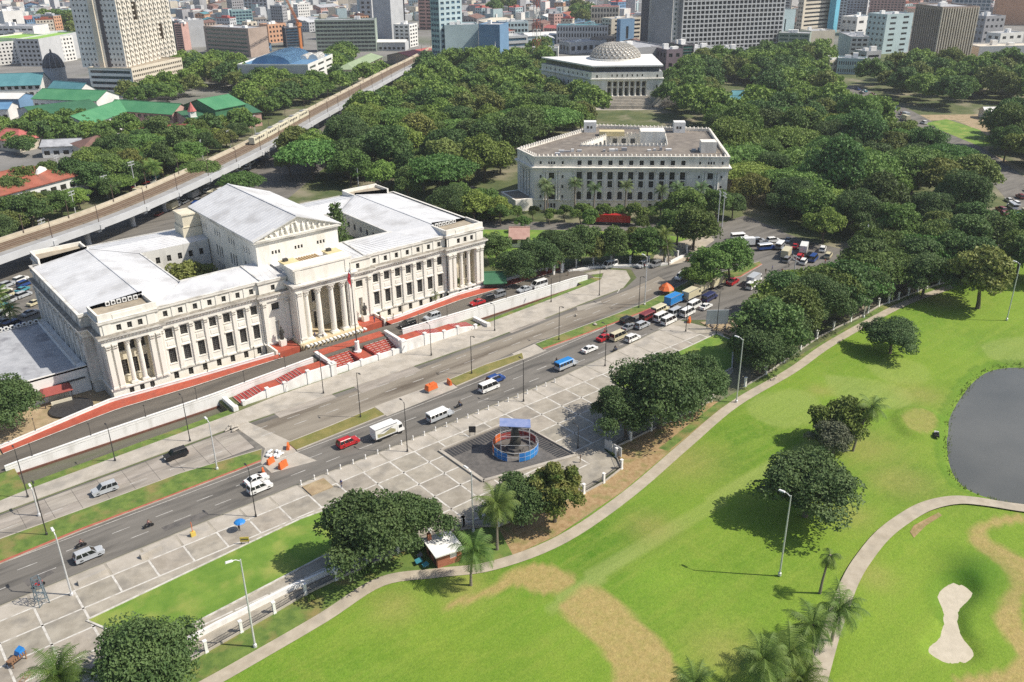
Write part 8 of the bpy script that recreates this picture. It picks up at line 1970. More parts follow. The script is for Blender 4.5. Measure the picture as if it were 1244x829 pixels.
# ================================================================ PEOPLE AND MOTORCYCLES
def skin_mesh(name, verts, edges, radii, root=0, sub=1):
	me_ = bpy.data.meshes.new(name); me_.from_pydata(verts, edges, []); o = bpy.data.objects.new(name, me_); COL.objects.link(o)
	md = o.modifiers.new('s', 'SKIN'); md.use_smooth_shade = True
	for i, r_ in enumerate(radii): me_.skin_vertices[0].data[i].radius = (r_, r_) if not isinstance(r_, tuple) else r_
	me_.skin_vertices[0].data[root].use_root = True
	s2 = o.modifiers.new('d', 'SUBSURF'); s2.levels = sub; s2.render_levels = sub
	bpy.context.view_layer.update(); dg = bpy.context.evaluated_depsgraph_get()
	out = bpy.data.meshes.new_from_object(o.evaluated_get(dg)); out.name = name
	bpy.data.objects.remove(o); return out
def person_mesh(pose, shirt, trouser, key):
	# joints in metres; x forward, y left
	if pose == 'walk':
		J = dict(pel=(0, 0, .95), spine=(0, 0, 1.2), chest=(.02, 0, 1.38), neck=(.03, 0, 1.5), head=(.05, 0, 1.62), top=(.05, 0, 1.72), hl=(0, .1, .9), kl=(.18, .1, .5), al=(.16, .1, .08), tl=(.34, .1, .05), hr=(0, -.1, .9), kr=(-.05, -.1, .5), ar=(-.28, -.1, .12), tr=(-.14, -.1, .04), sl=(0, .2, 1.42), el=(-.08, .25, 1.15), wl=(.02, .25, .9), fl=(.06, .24, .8), sr=(0, -.2, 1.42), er=(.06, -.25, 1.15), wr=(.2, -.24, .95), fr=(.26, -.23, .86))
	elif pose == 'ride':
		J = dict(pel=(-.15, 0, .82), spine=(-.08, 0, 1.05), chest=(.02, 0, 1.25), neck=(.08, 0, 1.38), head=(.12, 0, 1.50), top=(.12, 0, 1.62), hl=(-.1, .12, .8), kl=(.3, .22, .68), al=(.12, .2, .32), tl=(.3, .2, .28), hr=(-.1, -.12, .8), kr=(.3, -.22, .68), ar=(.12, -.2, .32), tr=(.3, -.2, .28), sl=(.02, .2, 1.3), el=(.22, .3, 1.1), wl=(.48, .28, 1.05), fl=(.56, .27, 1.04), sr=(.02, -.2, 1.3), er=(.22, -.3, 1.1), wr=(.48, -.28, 1.05), fr=(.56, -.27, 1.04))
	else:
		J = dict(pel=(0, 0, .95), spine=(0, 0, 1.2), chest=(0, 0, 1.38), neck=(0, 0, 1.5), head=(.02, 0, 1.62), top=(.02, 0, 1.72), hl=(0, .1, .9), kl=(.02, .1, .5), al=(0, .11, .08), tl=(.16, .12, .04), hr=(0, -.1, .9), kr=(.02, -.1, .5), ar=(0, -.11, .08), tr=(.16, -.12, .04), sl=(0, .2, 1.42), el=(-.03, .26, 1.15), wl=(.05, .24, .92), fl=(.08, .22, .82), sr=(0, -.2, 1.42), er=(.12, -.24, 1.3), wr=(.22, -.16, 1.5), fr=(.24, -.15, 1.58))
	rad = dict(pel=.15, spine=.13, chest=.16, neck=.06, head=.105, top=.075, hl=.095, kl=.07, al=.045, tl=.04, hr=.095, kr=.07, ar=.045, tr=.04, sl=.07, el=.05, wl=.035, fl=.03, sr=.07, er=.05, wr=.035, fr=.03)
	ks = list(J); ix = {k: i for i, k in enumerate(ks)}; ed = [('pel', 'spine'), ('spine', 'chest'), ('chest', 'neck'), ('neck', 'head'), ('head', 'top')] + [e for s_ in 'lr' for e in (('pel', 'h' + s_), ('h' + s_, 'k' + s_), ('k' + s_, 'a' + s_), ('a' + s_, 't' + s_), ('chest', 's' + s_), ('s' + s_, 'e' + s_), ('e' + s_, 'w' + s_), ('w' + s_, 'f' + s_))]
	me_ = skin_mesh('body_' + key, [J[k] for k in ks], [(ix[a], ix[b]) for a, b in ed], [rad[k] for k in ks])
	for m_ in (skin, paint('cloth_' + shirt, SH[shirt], .9), paint('cloth_' + trouser, SH[trouser], .9), hair): me_.materials.append(m_)
	hz, hx = J['head'][2], J['head'][0]
	for pl in me_.polygons:
		c = pl.center; near_ = min(ks, key=lambda k: (Vector(J[k]) - c).length)
		if near_ in ('top',) or (near_ == 'head' and (c.x < hx - .02 or c.z > hz + .05)): mi = 3
		elif near_ in ('head', 'neck', 'wl', 'wr', 'fl', 'fr', 'el', 'er'): mi = 0
		elif near_ in ('spine', 'chest', 'sl', 'sr'): mi = 1
		else: mi = 2
		pl.material_index = mi
	return me_
SH = dict(blue=(.03, .08, .30), white=(.6, .6, .6), dark=(.02, .02, .025), red=(.35, .03, .03), denim=(.04, .06, .14), khaki=(.25, .2, .12), pink=(.5, .25, .22))
PM = [person_mesh('walk', 'blue', 'denim', 'a'), person_mesh('stand', 'red', 'dark', 'b'), person_mesh('walk', 'white', 'dark', 'c'), person_mesh('stand', 'dark', 'khaki', 'd')]
RID = [person_mesh('ride', 'pink', 'dark', 'e'), person_mesh('ride', 'dark', 'denim', 'f')]
def person(i, px, rz, label, z=.17, group=None):
	p = P(px[0], px[1], z); return tag(put(PM[i], 'person', None, (p.x, p.y, z), R(rz)), label, 'person', group)
person(0, (415, 592), 200, 'person in blue walking across the paved plaza'); um = person(1, (291, 645), 30, 'person in red with one arm raised holding a blue umbrella'); person(3, (705, 562), 120, 'person in dark clothes standing at the monument court corner'); person(2, (589, 346), 90, 'person in white near the museum right pavilion', 0.0)
up = um.location; UM = empty('umbrella', (up.x + .22, up.y - .08, up.z), 0, 'open blue umbrella over the person in red', 'umbrella')
mb = MB(); mb.lathe([(1.0, 1.75), (.8, 1.95), (.4, 2.1), (.03, 2.16)], 10); mb.build('canopy', blue_tarp, UM); mb = MB(); mb.tube([(0, 0, 1.4), (0, 0, 2.2)], .015, 5); mb.build('shaft', dark_metal, UM)
for i, (x, y) in enumerate(((383, 411), (389, 409), (393, 411), (368, 418), (455, 392), (462, 390), (340, 436), (478, 388))):
	p = P(x, y, 2.25); tag(put(PM[i % 4], 'person', None, (p.x, p.y, 2.25), R(i * 47)), 'person standing near the museum portico steps', 'person', 'people by the portico')
for i, (x, y) in enumerate(((783, 324), (814, 318), (690, 335), (838, 312), (1002, 318), (958, 322), (930, 330), (938, 326), (950, 330))):
	p = P(x, y + 3); tag(put(PM[(i + 1) % 4], 'person', None, (p.x, p.y, .03), R(i * 67)), 'small person walking at the junction', 'person', 'people at the junction')
def moto_mesh(col):
	b = MB(); b.tube([(.35, 0, .55), (.1, 0, .72), (-.25, 0, .78), (-.62, 0, .72)], [.14, .17, .15, .08], 8); b.tube([(.35, 0, .35), (-.2, 0, .35)], [.16, .14], 8); b.tube([(.62, 0, .32), (.5, 0, .7), (.42, 0, 1.0)], [.05, .06, .05], 6); b.tube([(.42, -.32, 1.02), (.45, 0, 1.02), (.42, .32, 1.02)], .025, 5); b.tube([(-.6, 0, .32), (-.1, 0, .4)], .05, 5); b.box(-.75, -.45, -.12, .12, .62, .68); b.blob((.56, 0, .88), (.1, .12, .1), 0, 7, 5)
	return b.mesh('frame', PAINT[col], True)
MM = {c: moto_mesh(c) for c in ('black', 'red', 'blue')}; mt, mr = wheel_mesh(.3, .12)
def moto(px, col, rz, rid, label, group=None):
	p = P(*px); o = empty('motorcycle', (p.x, p.y, .03), R(rz), label, 'motorcycle', group); put(MM[col], 'frame', o)
	for x in (.62, -.6): w_ = put(mt, 'wheel', o, (x, 0, .3)); put(mr, 'rim', w_)
	r_ = put(RID[rid], 'person', None, (p.x, p.y, .03), R(rz)); tag(r_, label.replace('motorcycle', 'motorcycle rider') if 'motorcycle' in label else 'rider', 'person', group and group + ' riders')
moto((181, 641), 'black', 2, 0, 'black motorcycle alone on the near carriageway'); moto((99, 665), 'black', 2, 0, 'motorcycle beside the silver SUV at the lower left'); moto((48, 713), 'red', 2, 1, 'red motorcycle behind the small lattice frame'); moto((558, 495), 'black', 2, 1, 'motorcycle ahead of the silver jeepney'); moto((747, 427), 'black', 4, 1, 'motorcycle at the kerb behind the white wagon'); moto((735, 405), 'red', 4, 0, 'motorcycle by the median behind the bright red sedan')
moto((676, 442), 'black', 2, 1, 'motorcycle left of the blue roofed jeepney'); moto((835, 318), 'red', 170, 0, 'motorcycle with cart at the corner fence'); moto((953, 319), 'black', 30, 1, 'motorcycle in the open junction')
# ================================================================ STREET FURNITURE
def lamp_proto(h, arm, two, m, head=True):
	p = MB(); p.lathe([(.20, 0), (.18, .5), (.10, .6), (.085, h * .6), (.06, h)], 8); a = MB(); hd = MB(); sides = (1, -1) if two else (1,)
	for s_ in sides:
		a.tube([(0, 0, h - .3), (s_ * arm * .4, 0, h + .15), (s_ * arm, 0, h + .25)], [.05, .045, .04], 6); hd.hexa([(s_ * arm - .35, -.14, h + .14), (s_ * arm + .35, -.14, h + .14), (s_ * arm + .35, .14, h + .14), (s_ * arm - .35, .14, h + .14)], [(s_ * arm - .3, -.1, h + .3), (s_ * arm + .3, -.1, h + .3), (s_ * arm + .3, .1, h + .3), (s_ * arm - .3, .1, h + .3)])
	return [('pole', p.mesh('pole', m)), ('arm', a.mesh('arm', m)), ('lamp_head', hd.mesh('lamp_head', lamp_white if m is not dark_metal else dark_metal))]
_lp = {}
def lamp(px, top, m, label, rz=90, arm=1.2, two=False, group=None, z=.14, w=1.0):
	p = P(px[0], px[1], z); h = round(max(3, height_at(Vector((p.x, p.y, 0)), top) - z) * 2) / 2; k = (h, m.name, arm, two)
	if k not in _lp: _lp[k] = lamp_proto(h, arm, two, m)
	o = empty('street_lamp', (p.x, p.y, z), R(rz), label, 'street lamp', group); o.scale = (w, w, 1)
	for n, me_ in _lp[k]: put(me_, n, o)
dk = 'dark street lamp '
for px, top, lb, rz in (((34, 604), 548, 'at the left end of the sunken strip', 90), ((231, 536), 484, 'on the museum pavement before the sunken strip', 90), ((393, 478), 425, 'left of the grand stair on the pavement', 90), ((438, 507), 454, 'on the short median before the grand stair', -90), ((524, 432), 395, 'right of the grand stair on the pavement', 90), ((573, 454), 408, 'on the median before the museum right wing', -90), ((669.5, 367), 339, 'beside the right sunken strip', 90), ((679, 413), 372, 'on the long median by the queue', -90), ((728, 359), 323, 'on the rounded pavement corner', 90), ((776, 374), 336, 'on the median left of the tall white pole', -90), ((495, 549), 490, 'on the plaza kerb beside the white truck', 90), ((636, 488), 438, 'on the plaza kerb right of the white van', 90), ((735, 445), 395, 'on the plaza kerb beside the queue', 90), ((833, 403), 366, 'on the plaza kerb before the white vans', 90), ((870, 406), 354, 'beside the grey billboard', 90), ((311, 628), 570, 'on the plaza kerb at the white car pair', 90), ((57, 650), 585, 'on the median at the left edge', -90), ((702, 545), 517, 'slim and short at the monument court corner', 90), ((601, 402), 372, 'at the right side stair foot', 90), ((140, 560), 520, 'in the sunken strip at the left', 90)):
	lamp(px, top, dark_metal, dk + lb, rz)
for px, top, lb, rz in (((264, 571), 512, 'on the median end above the white car pair', 90), ((87.5, 724), 650, 'on the plaza at the lower left', 90), ((48, 627), 594, 'on the museum pavement at the left', 90), ((310, 786), 679, 'tall on the grass by the white golf fence', 170), ((894.5, 489), 411, 'tall by the cart path above the plaza trees', 100), ((947, 699), 601, 'tall and lone on the golf lawn', 100), ((1049, 386), 340, 'before the tree belt by the golf fence', 100), ((1223, 389), 320, 'at the right edge of the golf lawn', 80), ((783, 371), 313, 'tall white on the median before the junction', 90), ((575, 646), 572, 'tall behind the coconut palm by the monument court', 90)):
	lamp(px, top, pale_metal, 'pale lamp post ' + lb, rz, 1.0, False, None, .0, 1.5)
# utility poles with cross-arms
def upole(px, top, label, group):
	p = P(*px); h = max(5, height_at(Vector((p.x, p.y, 0)), top)); o = empty('utility_pole', (p.x, p.y, 0), R(random.uniform(20, 70)), label, 'utility pole', group)
	a = MB(); a.tube([(0, 0, 0), (0, 0, h)], [.2, .13], 7); a.build('pole', c_lgrey, o)
	for z in (h - .5, h - 1.6): a = MB(); a.box(-1.6, 1.6, -.08, .08, z, z + .16); [a.box(x - .07, x + .07, -.07, .07, z + .16, z + .45) for x in (-1.4, -.7, .7, 1.4)]; a.build('cross_arm', c_lgrey, o)
for px, top in (((10, 295), 263), ((55, 290), 266), ((92, 260), 232), ((131, 242), 213), ((71, 205), 188), ((166, 236), 196), ((238, 200), 178), ((247, 196), 170), ((280, 180), 158), ((310, 162), 140)): upole(px, top, 'grey utility pole standing among trees beyond the railway', 'utility poles beyond the railway')
for px, top in (((871, 280), 232), ((877, 276), 234), ((1050, 306), 274), ((1157, 290), 264), ((436, 232), 204), ((965, 330), 312)): upole(px, top, 'grey utility pole by the junction and park edge', 'utility poles at the park edge')
# white bollards along the kerb
bo = MB(); bo.lathe([(.16, 0), (.16, .1), (.11, .14), (.11, .8), (.15, .84), (.1, .98)], 8); bom = bo.mesh('bollard', white_paint)
for k in range(24): tag(put(bom, 'bollard', None, (16 + k * 2.75, -56.0 + (0.0 if k < 15 else .03 * (k - 15)), .165)), 'short white bollard in the row along the plaza kerb', 'bollard', 'bollards along the plaza kerb')
# golf fence: pillars and railings
def fence(name, pts, label, ph=2.0, rail=True, pw=.42):
	root = empty(name, (pts[0].x, pts[0].y, 0), 0, label, 'fence'); o = Vector((pts[0].x, pts[0].y, 0))
	for i, p in enumerate(pts):
		q = p - o; m_ = MB(); m_.box(q.x - pw / 2, q.x + pw / 2, q.y - pw / 2, q.y + pw / 2, 0, ph); m_.box(q.x - pw * .65, q.x + pw * .65, q.y - pw * .65, q.y + pw * .65, ph, ph + .14); m_.box(q.x - pw * .6, q.x + pw * .6, q.y - pw * .6, q.y + pw * .6, 0, .25); m_.build('pillar', white_paint, root)
		if rail and i < len(pts) - 1:
			a, b = q, pts[i + 1] - o; k = MB(); k.bar((a.x, a.y, .2), (b.x, b.y, .2), .22, .4); k.build('low_wall', concrete, root)
			k = MB()
			for z in (.55, 1.45): k.bar((a.x, a.y, z), (b.x, b.y, z), .05, .05)
			n_ = max(2, int((b - a).length / .22))
			for j in range(n_): c = a + (b - a) * ((j + .5) / n_); k.box(c.x - .014, c.x + .014, c.y - .014, c.y + .014, .4, 1.55)
			k.build('railing', dark_metal, root)
V3 = lambda a, b: Vector((a, b, 0))
fence('golf_fence', [V3(-42, -88.4), V3(-36, -87.8), V3(-30.5, -87.3), V3(-25, -86.6), V3(-19.5, -86.0), V3(-14, -85.6), V3(-8.5, -85.0), V3(-3, -84.4), V3(2.5, -83.7), V3(7.8, -83.7), V3(13.5, -84.0), V3(19, -84.3), V3(25, -84.8), V3(31.4, -85.5)], 'white pillared golf fence at the lower left below the dark tree')
fence('golf_fence', [V3(31.4, -85.5), V3(36, -89.3), V3(42, -90.2), V3(48, -90.8), V3(54, -91.65), V3(59.2, -91.5), V3(65.1, -90.35), V3(67.4, -86.8)], 'white pillared golf fence along the monument plaza')
fence('golf_fence', [V3(68.2, -84.2), V3(74, -84.2), V3(80, -84.2), V3(86, -84.2), V3(92, -84.3), V3(99, -84.2)], 'white pillared golf fence under the plaza corner trees')
fence('golf_fence', G([(905, 470), (930, 455), (952, 440), (972, 426), (992, 412), (1012, 401), (1033, 391), (1054, 380.5), (1067, 372.5), (1079, 368.5), (1091, 364.5), (1103, 359), (1114.5, 355), (1125.6, 351), (1140, 346), (1160, 342), (1185, 338)]), 'white pillared golf fence before the thick tree belt', 2.2)
fence('corner_fence', G([(684, 331), (699.7, 325.5), (720.5, 322.5), (742.4, 320.6), (765.4, 321.5), (788, 321.5), (808, 320), (823, 315), (834, 308), (842, 300)]), 'white pillared fence curving round the junction corner', 2.6)
mb = MB(); pl = G([(690, 331.5), (720, 326), (765, 324.5), (790, 325), (812, 321.5), (830, 312)])
for i in range(len(pl) - 1): mb.bar((pl[i].x, pl[i].y, .35), (pl[i + 1].x, pl[i + 1].y, .35), .8, .7)
tag(mb.build('corner_wall', wall_paint), 'low white wall at the foot of the curving corner fence', 'wall')
# panel of the plaza gate: white grille between two pillars
GG = empty('plaza_gate', (67.8, -85.5, 0), R(0), 'white grille gate panel in the fence under the plaza trees', 'gate')
for k in range(2):
	m_ = MB(); m_.box(-.1, .1, -2.2 + k * 2.4, -.1 + k * 2.4, .3, 2.3); m_.build('leaf', mat('grille_white', (.5, .5, .49), .6), GG)
# brick guardhouse
gN, gR = P(532, 691), P(561, 681); gd = (gR - gN); gl_ = gd.length; gd.normalize(); GH = empty('brick_guardhouse', (gN.x, gN.y, 0), math.atan2(gd.y, gd.x), 'small brick guardhouse with white slab roof and white shutter', 'guardhouse')
mb = MB(); gops = [(2.2, 3.5, 1.0, 2.1)]
facade(mb, (0, 0, 0), (1, 0, 0), (0, -1, 0), gl_, 0, 2.5, gops, .2); lops = [(.5, 1.9, .1, 2.1), (2.6, 4.0, .1, 2.1)]
facade(mb, (0, 4.6, 0), (0, -1, 0), (-1, 0, 0), 4.6, 0, 2.6, lops, .25); mb.face([(gl_, 0, 0), (gl_, 4.6, 0), (gl_, 4.6, 2.5), (gl_, 0, 2.5)]); mb.face([(gl_, 4.6, 0), (0, 4.6, 0), (0, 4.6, 2.6), (gl_, 4.6, 2.5)]); mb.build('wall', brick, GH)
mb = MB(); panes(mb, (0, 0, 0), (1, 0, 0), (0, -1, 0), gops, .18); mb.build('shutter', lamp_white, GH); mb = MB(); panes(mb, (0, 4.6, 0), (0, -1, 0), (-1, 0, 0), lops, .22); mb.build('doorway', pane, GH)
mb = MB(); mb.hexa([(-.5, -.5, 2.5), (gl_ + .4, -.5, 2.4), (gl_ + .4, 5.1, 2.4), (-.5, 5.1, 2.5)], [(-.5, -.5, 2.72), (gl_ + .4, -.5, 2.6), (gl_ + .4, 5.1, 2.6), (-.5, 5.1, 2.72)]); mb.build('roof', white_paint, GH); mb = MB(); mb.box(.2, .8, 4.0, 4.6, 2.6, 3.9); mb.build('chimney', brick, GH)
for x, y, w_, c in ((-1.6, 1.2, .9, 'teal'), (-2.2, 2.6, 1.1, 'teal'), (-1.5, 3.8, .8, 'grey')):
	q = Vector((gN.x, gN.y, 0)) + gd * x + rot90(gd) * y; mb = MB(); mb.bar((-w_ / 2, 0, .5), (w_ / 2, 0, .75), w_, .1); mb.bar((-w_ / 2, 0, .2), (-w_ / 2, 0, .5), .1, .1, 0, (1, 0, 0)); mb.bar((w_ / 2, 0, 0), (w_ / 2, 0, .75), .1, .1, 0, (1, 0, 0)); tag(mb.build('stored_board', PAINT[c], None, (q.x, q.y, .05), R(30 + x * 20)), 'leaning dark teal board beside the brick guardhouse', 'board', 'boards by the guardhouse')
# ---- monument under repair
mc = P(626, 548); MO = empty('monument_statue', (mc.x, mc.y, .17), 0, 'dark veiled statue on a plinth inside the hoarding ring', 'statue')
mb = MB(); mb.lathe([(2.2, 0), (2.2, .4), (1.7, .45), (1.7, .9), (1.2, .95), (1.1, 1.6)], 8); mb.build('plinth', dark_paver, MO); mb = MB(); mb.tube([(0, 0, 1.6), (.1, 0, 2.6), (0, .1, 3.9), (0, 0, 5.0), (.1, 0, 5.7)], [1.15, 1.0, .85, .6, .2], 9); mb.build('figure', bronze, MO, None, 0, True)
HO = empty('hoarding_ring', (mc.x, mc.y, .17), 0, 'ring of orange mesh, dark red mesh and blue tarpaulin around the monument', 'hoarding')
redmesh = mat('mesh_red', (.30, .04, .04), .8, (.38, .07, .06), 2.0, .5); RR = 4.5
for k in range(24):
	a0, a1 = 2 * PI * k / 24, 2 * PI * (k + 1) / 24; am = math.degrees((a0 + a1) / 2); im = (am - 50.8 + 360) % 360      # angle from the view direction
	if im < 35: m_, h0, h1 = redmesh, .2, 1.6
	elif im < 120: m_, h0, h1 = orange_plastic, .3, 1.9
	elif im < 165: m_, h0, h1 = blue_tarp, .05, 1.7
	elif im < 190: continue
	elif im < 265: m_, h0, h1 = blue_tarp, .1, 1.9
	elif im < 300: m_, h0, h1 = None, 0, 0
	else: m_, h0, h1 = redmesh, .3, 1.8
	p0, p1 = (RR * math.cos(a0), RR * math.sin(a0)), (RR * math.cos(a1), RR * math.sin(a1))
	if m_:
		q = MB(); q.bar((*p0, (h0 + h1) / 2), (*p1, (h0 + h1) / 2), .05, h1 - h0); q.build('hoarding_panel', m_, HO)
	q = MB(); q.tube([(*p0, 0), (*p0, 2.1)], .05, 5); q.build('post', pale_metal, HO)
mb = MB()
for z in (1.0, 2.0): mb.tube([(RR * math.cos(2 * PI * k / 24), RR * math.sin(2 * PI * k / 24), z) for k in range(25)], .04, 5)
mb.build('ring_rail', pale_metal, HO)
CN = empty('canopy_scaffold', (mc.x, mc.y, .17), R(50.8), 'faded blue sheet canopy on thin scaffold posts above the statue', 'canopy')
mb = MB(); mb.hexa([(-1.6, -3.0, 5.9), (1.6, -3.0, 5.9), (1.6, 3.0, 6.3), (-1.6, 3.0, 6.3)], [(-1.6, -3.0, 6.0), (1.6, -3.0, 6.0), (1.6, 3.0, 6.4), (-1.6, 3.0, 6.4)]); mb.build('sheet', mat('sheet_blue', (.16, .22, .42), .5, (.26, .30, .48), .6, .6), CN)
for x in (-1.5, 1.5):
	for y in (-2.8, 2.8): mb = MB(); mb.tube([(x, y, 0), (x, y, 6.0)], .05, 5); mb.build('post', pale_metal, CN)
mb = MB()
for z in (2, 4):
	for x in (-1.5, 1.5): mb.tube([(x, -2.8, z), (x, 2.8, z)], .035, 5)
	for y in (-2.8, 2.8): mb.tube([(-1.5, y, z), (1.5, y, z)], .035, 5)
mb.build('braces', pale_metal, CN)
# ---- barriers, cones, rubble, signs
def barrier_mesh():
	b = MB(); b.hexa([(-.7, -.28, 0), (.7, -.28, 0), (.7, .28, 0), (-.7, .28, 0)], [(-.66, -.12, .95), (.66, -.12, .95), (.66, .12, .95), (-.66, .12, .95)]); b.box(-.72, -.4, -.3, .3, 0, .12); b.box(.4, .72, -.3, .3, 0, .12); b.box(-.15, .15, -.14, .14, .95, 1.0); return b.mesh('plastic_barrier', orange_plastic)
bmm = barrier_mesh()
for i, (x, y, rz, s_, lb) in enumerate(((350, 545, 60, 1.1, 'orange plastic barrier at the short median tip'), (329, 563, 20, 1.2, 'orange barrier left of the pair at the concrete crossing'), (344, 568, 20, 1.4, 'orange barrier right of the pair at the concrete crossing'), (320, 576, 70, 1.1, 'orange barrier nearest the white cars'), (546, 467, 80, 1.2, 'orange barrier at the tip of the second median'), (837, 392, 30, 1.4, 'orange red barrier before the rubble by the white van'))):
	p = P(x, y); o = tag(put(bmm, 'plastic_barrier', None, (p.x, p.y, .04), R(rz)), lb, 'barrier'); o.scale = (s_, s_, s_)
p = P(524, 475); OB = empty('orange_tank', (p.x, p.y, .04), R(5), 'large orange tank on a grey base on the concrete crossing', 'tank')
mb = MB(); mb.hexa([(-1.4, -.75, .5), (1.4, -.75, .5), (1.4, .75, .5), (-1.4, .75, .5)], [(-1.2, -.6, 1.7), (1.2, -.6, 1.7), (1.2, .6, 1.7), (-1.2, .6, 1.7)]); mb.box(-.3, .3, -.2, .2, 1.7, 1.85); mb.build('body', orange_plastic, OB); mb = MB(); mb.box(-1.3, 1.3, -.7, .7, 0, .5); mb.build('base', concrete, OB)
p = P(809, 357); TN_ = empty('orange_tent', (p.x, p.y, .17), R(20), 'small orange red tent on the median near the junction', 'tent')
mb = MB(); mb.lathe([(2.3, 1.3), (1.4, 2.3), (.05, 3.2)], 8); mb.build('canopy', orange_plastic, TN_)
for k in range(4): a = k * PI / 2 + .4; mb = MB(); mb.tube([(2.0 * math.cos(a), 2.0 * math.sin(a), 0), (2.0 * math.cos(a), 2.0 * math.sin(a), 1.4)], .04, 5); mb.build('leg', dark_metal, TN_)
for i, (cx_, cy_, n, rad, label, m_) in enumerate(((333, 553, 26, 1.6, 'heap of white sacks at the concrete crossing', lamp_white), (282, 522, 22, 1.4, 'heap of pale rubble at the pavement corner', concrete), (880, 396, 60, 5.0, 'spread of brown rubble below the billboard', mat('rubble', (.17, .14, .11), .95, (.26, .22, .18), 1.0, .6)), (895, 390, 40, 4.0, 'second spread of brown rubble at the tree belt', MAT.get('rubble')), (722, 396, 5, .5, 'small pale litter beside the median', concrete), (700, 384, 1, .3, 'small pale stone on the median', concrete))):
	p = P(cx_, cy_); mb = MB(); rr = random.Random(i)
	for k in range(n):
		a, d_ = rr.uniform(0, 2 * PI), rad * math.sqrt(rr.random()); s_ = rr.uniform(.18, .5); mb.blob((d_ * math.cos(a), d_ * math.sin(a), .12 + s_ * .35 * (1 - d_ / (rad + .1)) + .12), (s_, s_ * rr.uniform(.6, 1), s_ * .6), 0, 5, 4)
	tag(mb.build('rubble_heap', m_, None, (p.x, p.y, .04 if cy_ > 400 else .12)), label, 'rubble')['kind'] = 'stuff'
# concrete blocks on the plaza at the lower left
for a, b, lb in (((95, 712), (130, 696), 'long low concrete kerb block on the lower left plaza'), ((171, 680), (196, 667), 'short concrete barrier block on the plaza near the kerb')):
	p, q = P(*a), P(*b); mb = MB(); d_ = (q - p); L_ = d_.length; mb.hexa([(0, -.45, 0), (L_, -.45, 0), (L_, .45, 0), (0, .45, 0)], [(.05, -.28, .75), (L_ - .05, -.28, .75), (L_ - .05, .28, .75), (.05, .28, .75)]); tag(mb.build('concrete_block', concrete, None, (p.x, p.y, .16), math.atan2(d_.y, d_.x)), lb, 'barrier')
p = P(386, 593); mb = MB(); mb.prism([(-2.2, -1.8), (2.2, -1.8), (2.2, 1.8), (-2.2, 1.8)], 0, .2); TP = tag(mb.build('tree_pit', dirt, None, (p.x, p.y, .16), 0), 'square unpaved tree pit with dry weeds on the plaza', 'tree pit')
p = P(235, 652); YS = empty('road_sign', (p.x, p.y, .16), 0, 'yellow block with a red and white post on the plaza kerb', 'sign'); mb = MB(); mb.box(-.4, .4, -.3, .3, 0, .8); mb.build('base', PAINT['yellow'], YS); mb = MB(); mb.tube([(0, 0, .8), (0, 0, 2.8)], .06, 6); mb.build('post', orange_plastic, YS)
p = P(298, 662); YB = empty('sign_board', (p.x, p.y, .16), R(-35), 'yellow board on two legs at the lawn edge', 'sign'); mb = MB(); mb.box(-.75, .75, -.05, .05, .5, 1.4); mb.build('board', PAINT['yellow'], YB); mb = MB(); mb.box(-.6, .6, -.06, -.05, .85, 1.05); mb.build('dark_stripe', dark_metal, YB)
for x in (-.6, .6): mb = MB(); mb.box(x - .04, x + .04, -.03, .03, 0, .5); mb.build('leg', dark_metal, YB)
p = P(574, 531); KB = empty('notice_board', (p.x, p.y, .165), R(-40), 'black notice board standing on the plaza beside the monument court', 'notice board'); mb = MB(); mb.box(-.7, .7, -.06, .06, .9, 2.3); mb.build('board', dark_metal, KB)
for x in (-.5, .5): mb = MB(); mb.box(x - .05, x + .05, -.04, .04, 0, .9); mb.build('leg', dark_metal, KB)
p = P(655, 455) if False else P(774, 452)
SP = empty('bare_post', (p.x, p.y, .165), 0, 'bare dark stub post at the corner of the plaza trees', 'post'); mb = MB(); mb.tube([(0, 0, 0), (0, 0, 3.4)], [.14, .1], 7); mb.build('shaft', bark, SP); mb = MB(); mb.bar((-.5, 0, 3.2), (.5, .2, 3.3), .12, .12); mb.build('cross_piece', bark, SP)
p = P(870, 401); BI = empty('billboard', (p.x, p.y, .1), R(-38), 'pale grey blank billboard panel on posts beside the rubble', 'billboard'); mb = MB(); mb.box(-2.8, 2.8, -.1, .1, 1.6, 5.4); mb.build('panel', mat('bill_grey', (.36, .40, .43), .6, (.43, .47, .50), .4, .5), BI)
for x in (-2.4, 2.4): mb = MB(); mb.box(x - .1, x + .1, .1, .3, 0, 5.2); mb.build('post', grey_metal, BI)
# lattice frame and cart at the lower left
p = P(52, 734); LT = empty('lattice_frame', (p.x, p.y, .16), R(10), 'small blue grey lattice frame tower on the lower left pavement', 'frame'); mb = MB(); fr = mat('frame_blue', (.12, .17, .20), .6)
for sx, sy in ((-1, -1), (1, -1), (1, 1), (-1, 1)):
	mb = MB(); mb.bar((sx * .75, sy * .75, 0), (sx * .5, sy * .5, 4.8), .09, .09); mb.build('leg', fr, LT)
mb = MB()
for k in range(4):
	z0, z1 = k * 1.2, (k + 1) * 1.2; w0, w1 = .75 - .0625 * k, .75 - .0625 * (k + 1)
	for (a, b) in (((-1, -1), (1, -1)), ((1, -1), (1, 1)), ((1, 1), (-1, 1)), ((-1, 1), (-1, -1))): mb.bar((a[0] * w0, a[1] * w0, z0), (b[0] * w1, b[1] * w1, z1), .05, .05); mb.bar((a[0] * w1, a[1] * w1, z1), (b[0] * w1, b[1] * w1, z1), .06, .06)
mb.build('braces', fr, LT)
p = P(22, 806); CA = empty('wooden_cart', (p.x, p.y, .16), R(25), 'wooden vendor cart with folded blue cover at the bottom left', 'cart'); wood = mat('old_wood', (.20, .11, .06), .85, (.28, .16, .09), 1.5, .6)
mb = MB(); mb.box(-1.2, 1.2, -.6, .6, .8, 1.0)
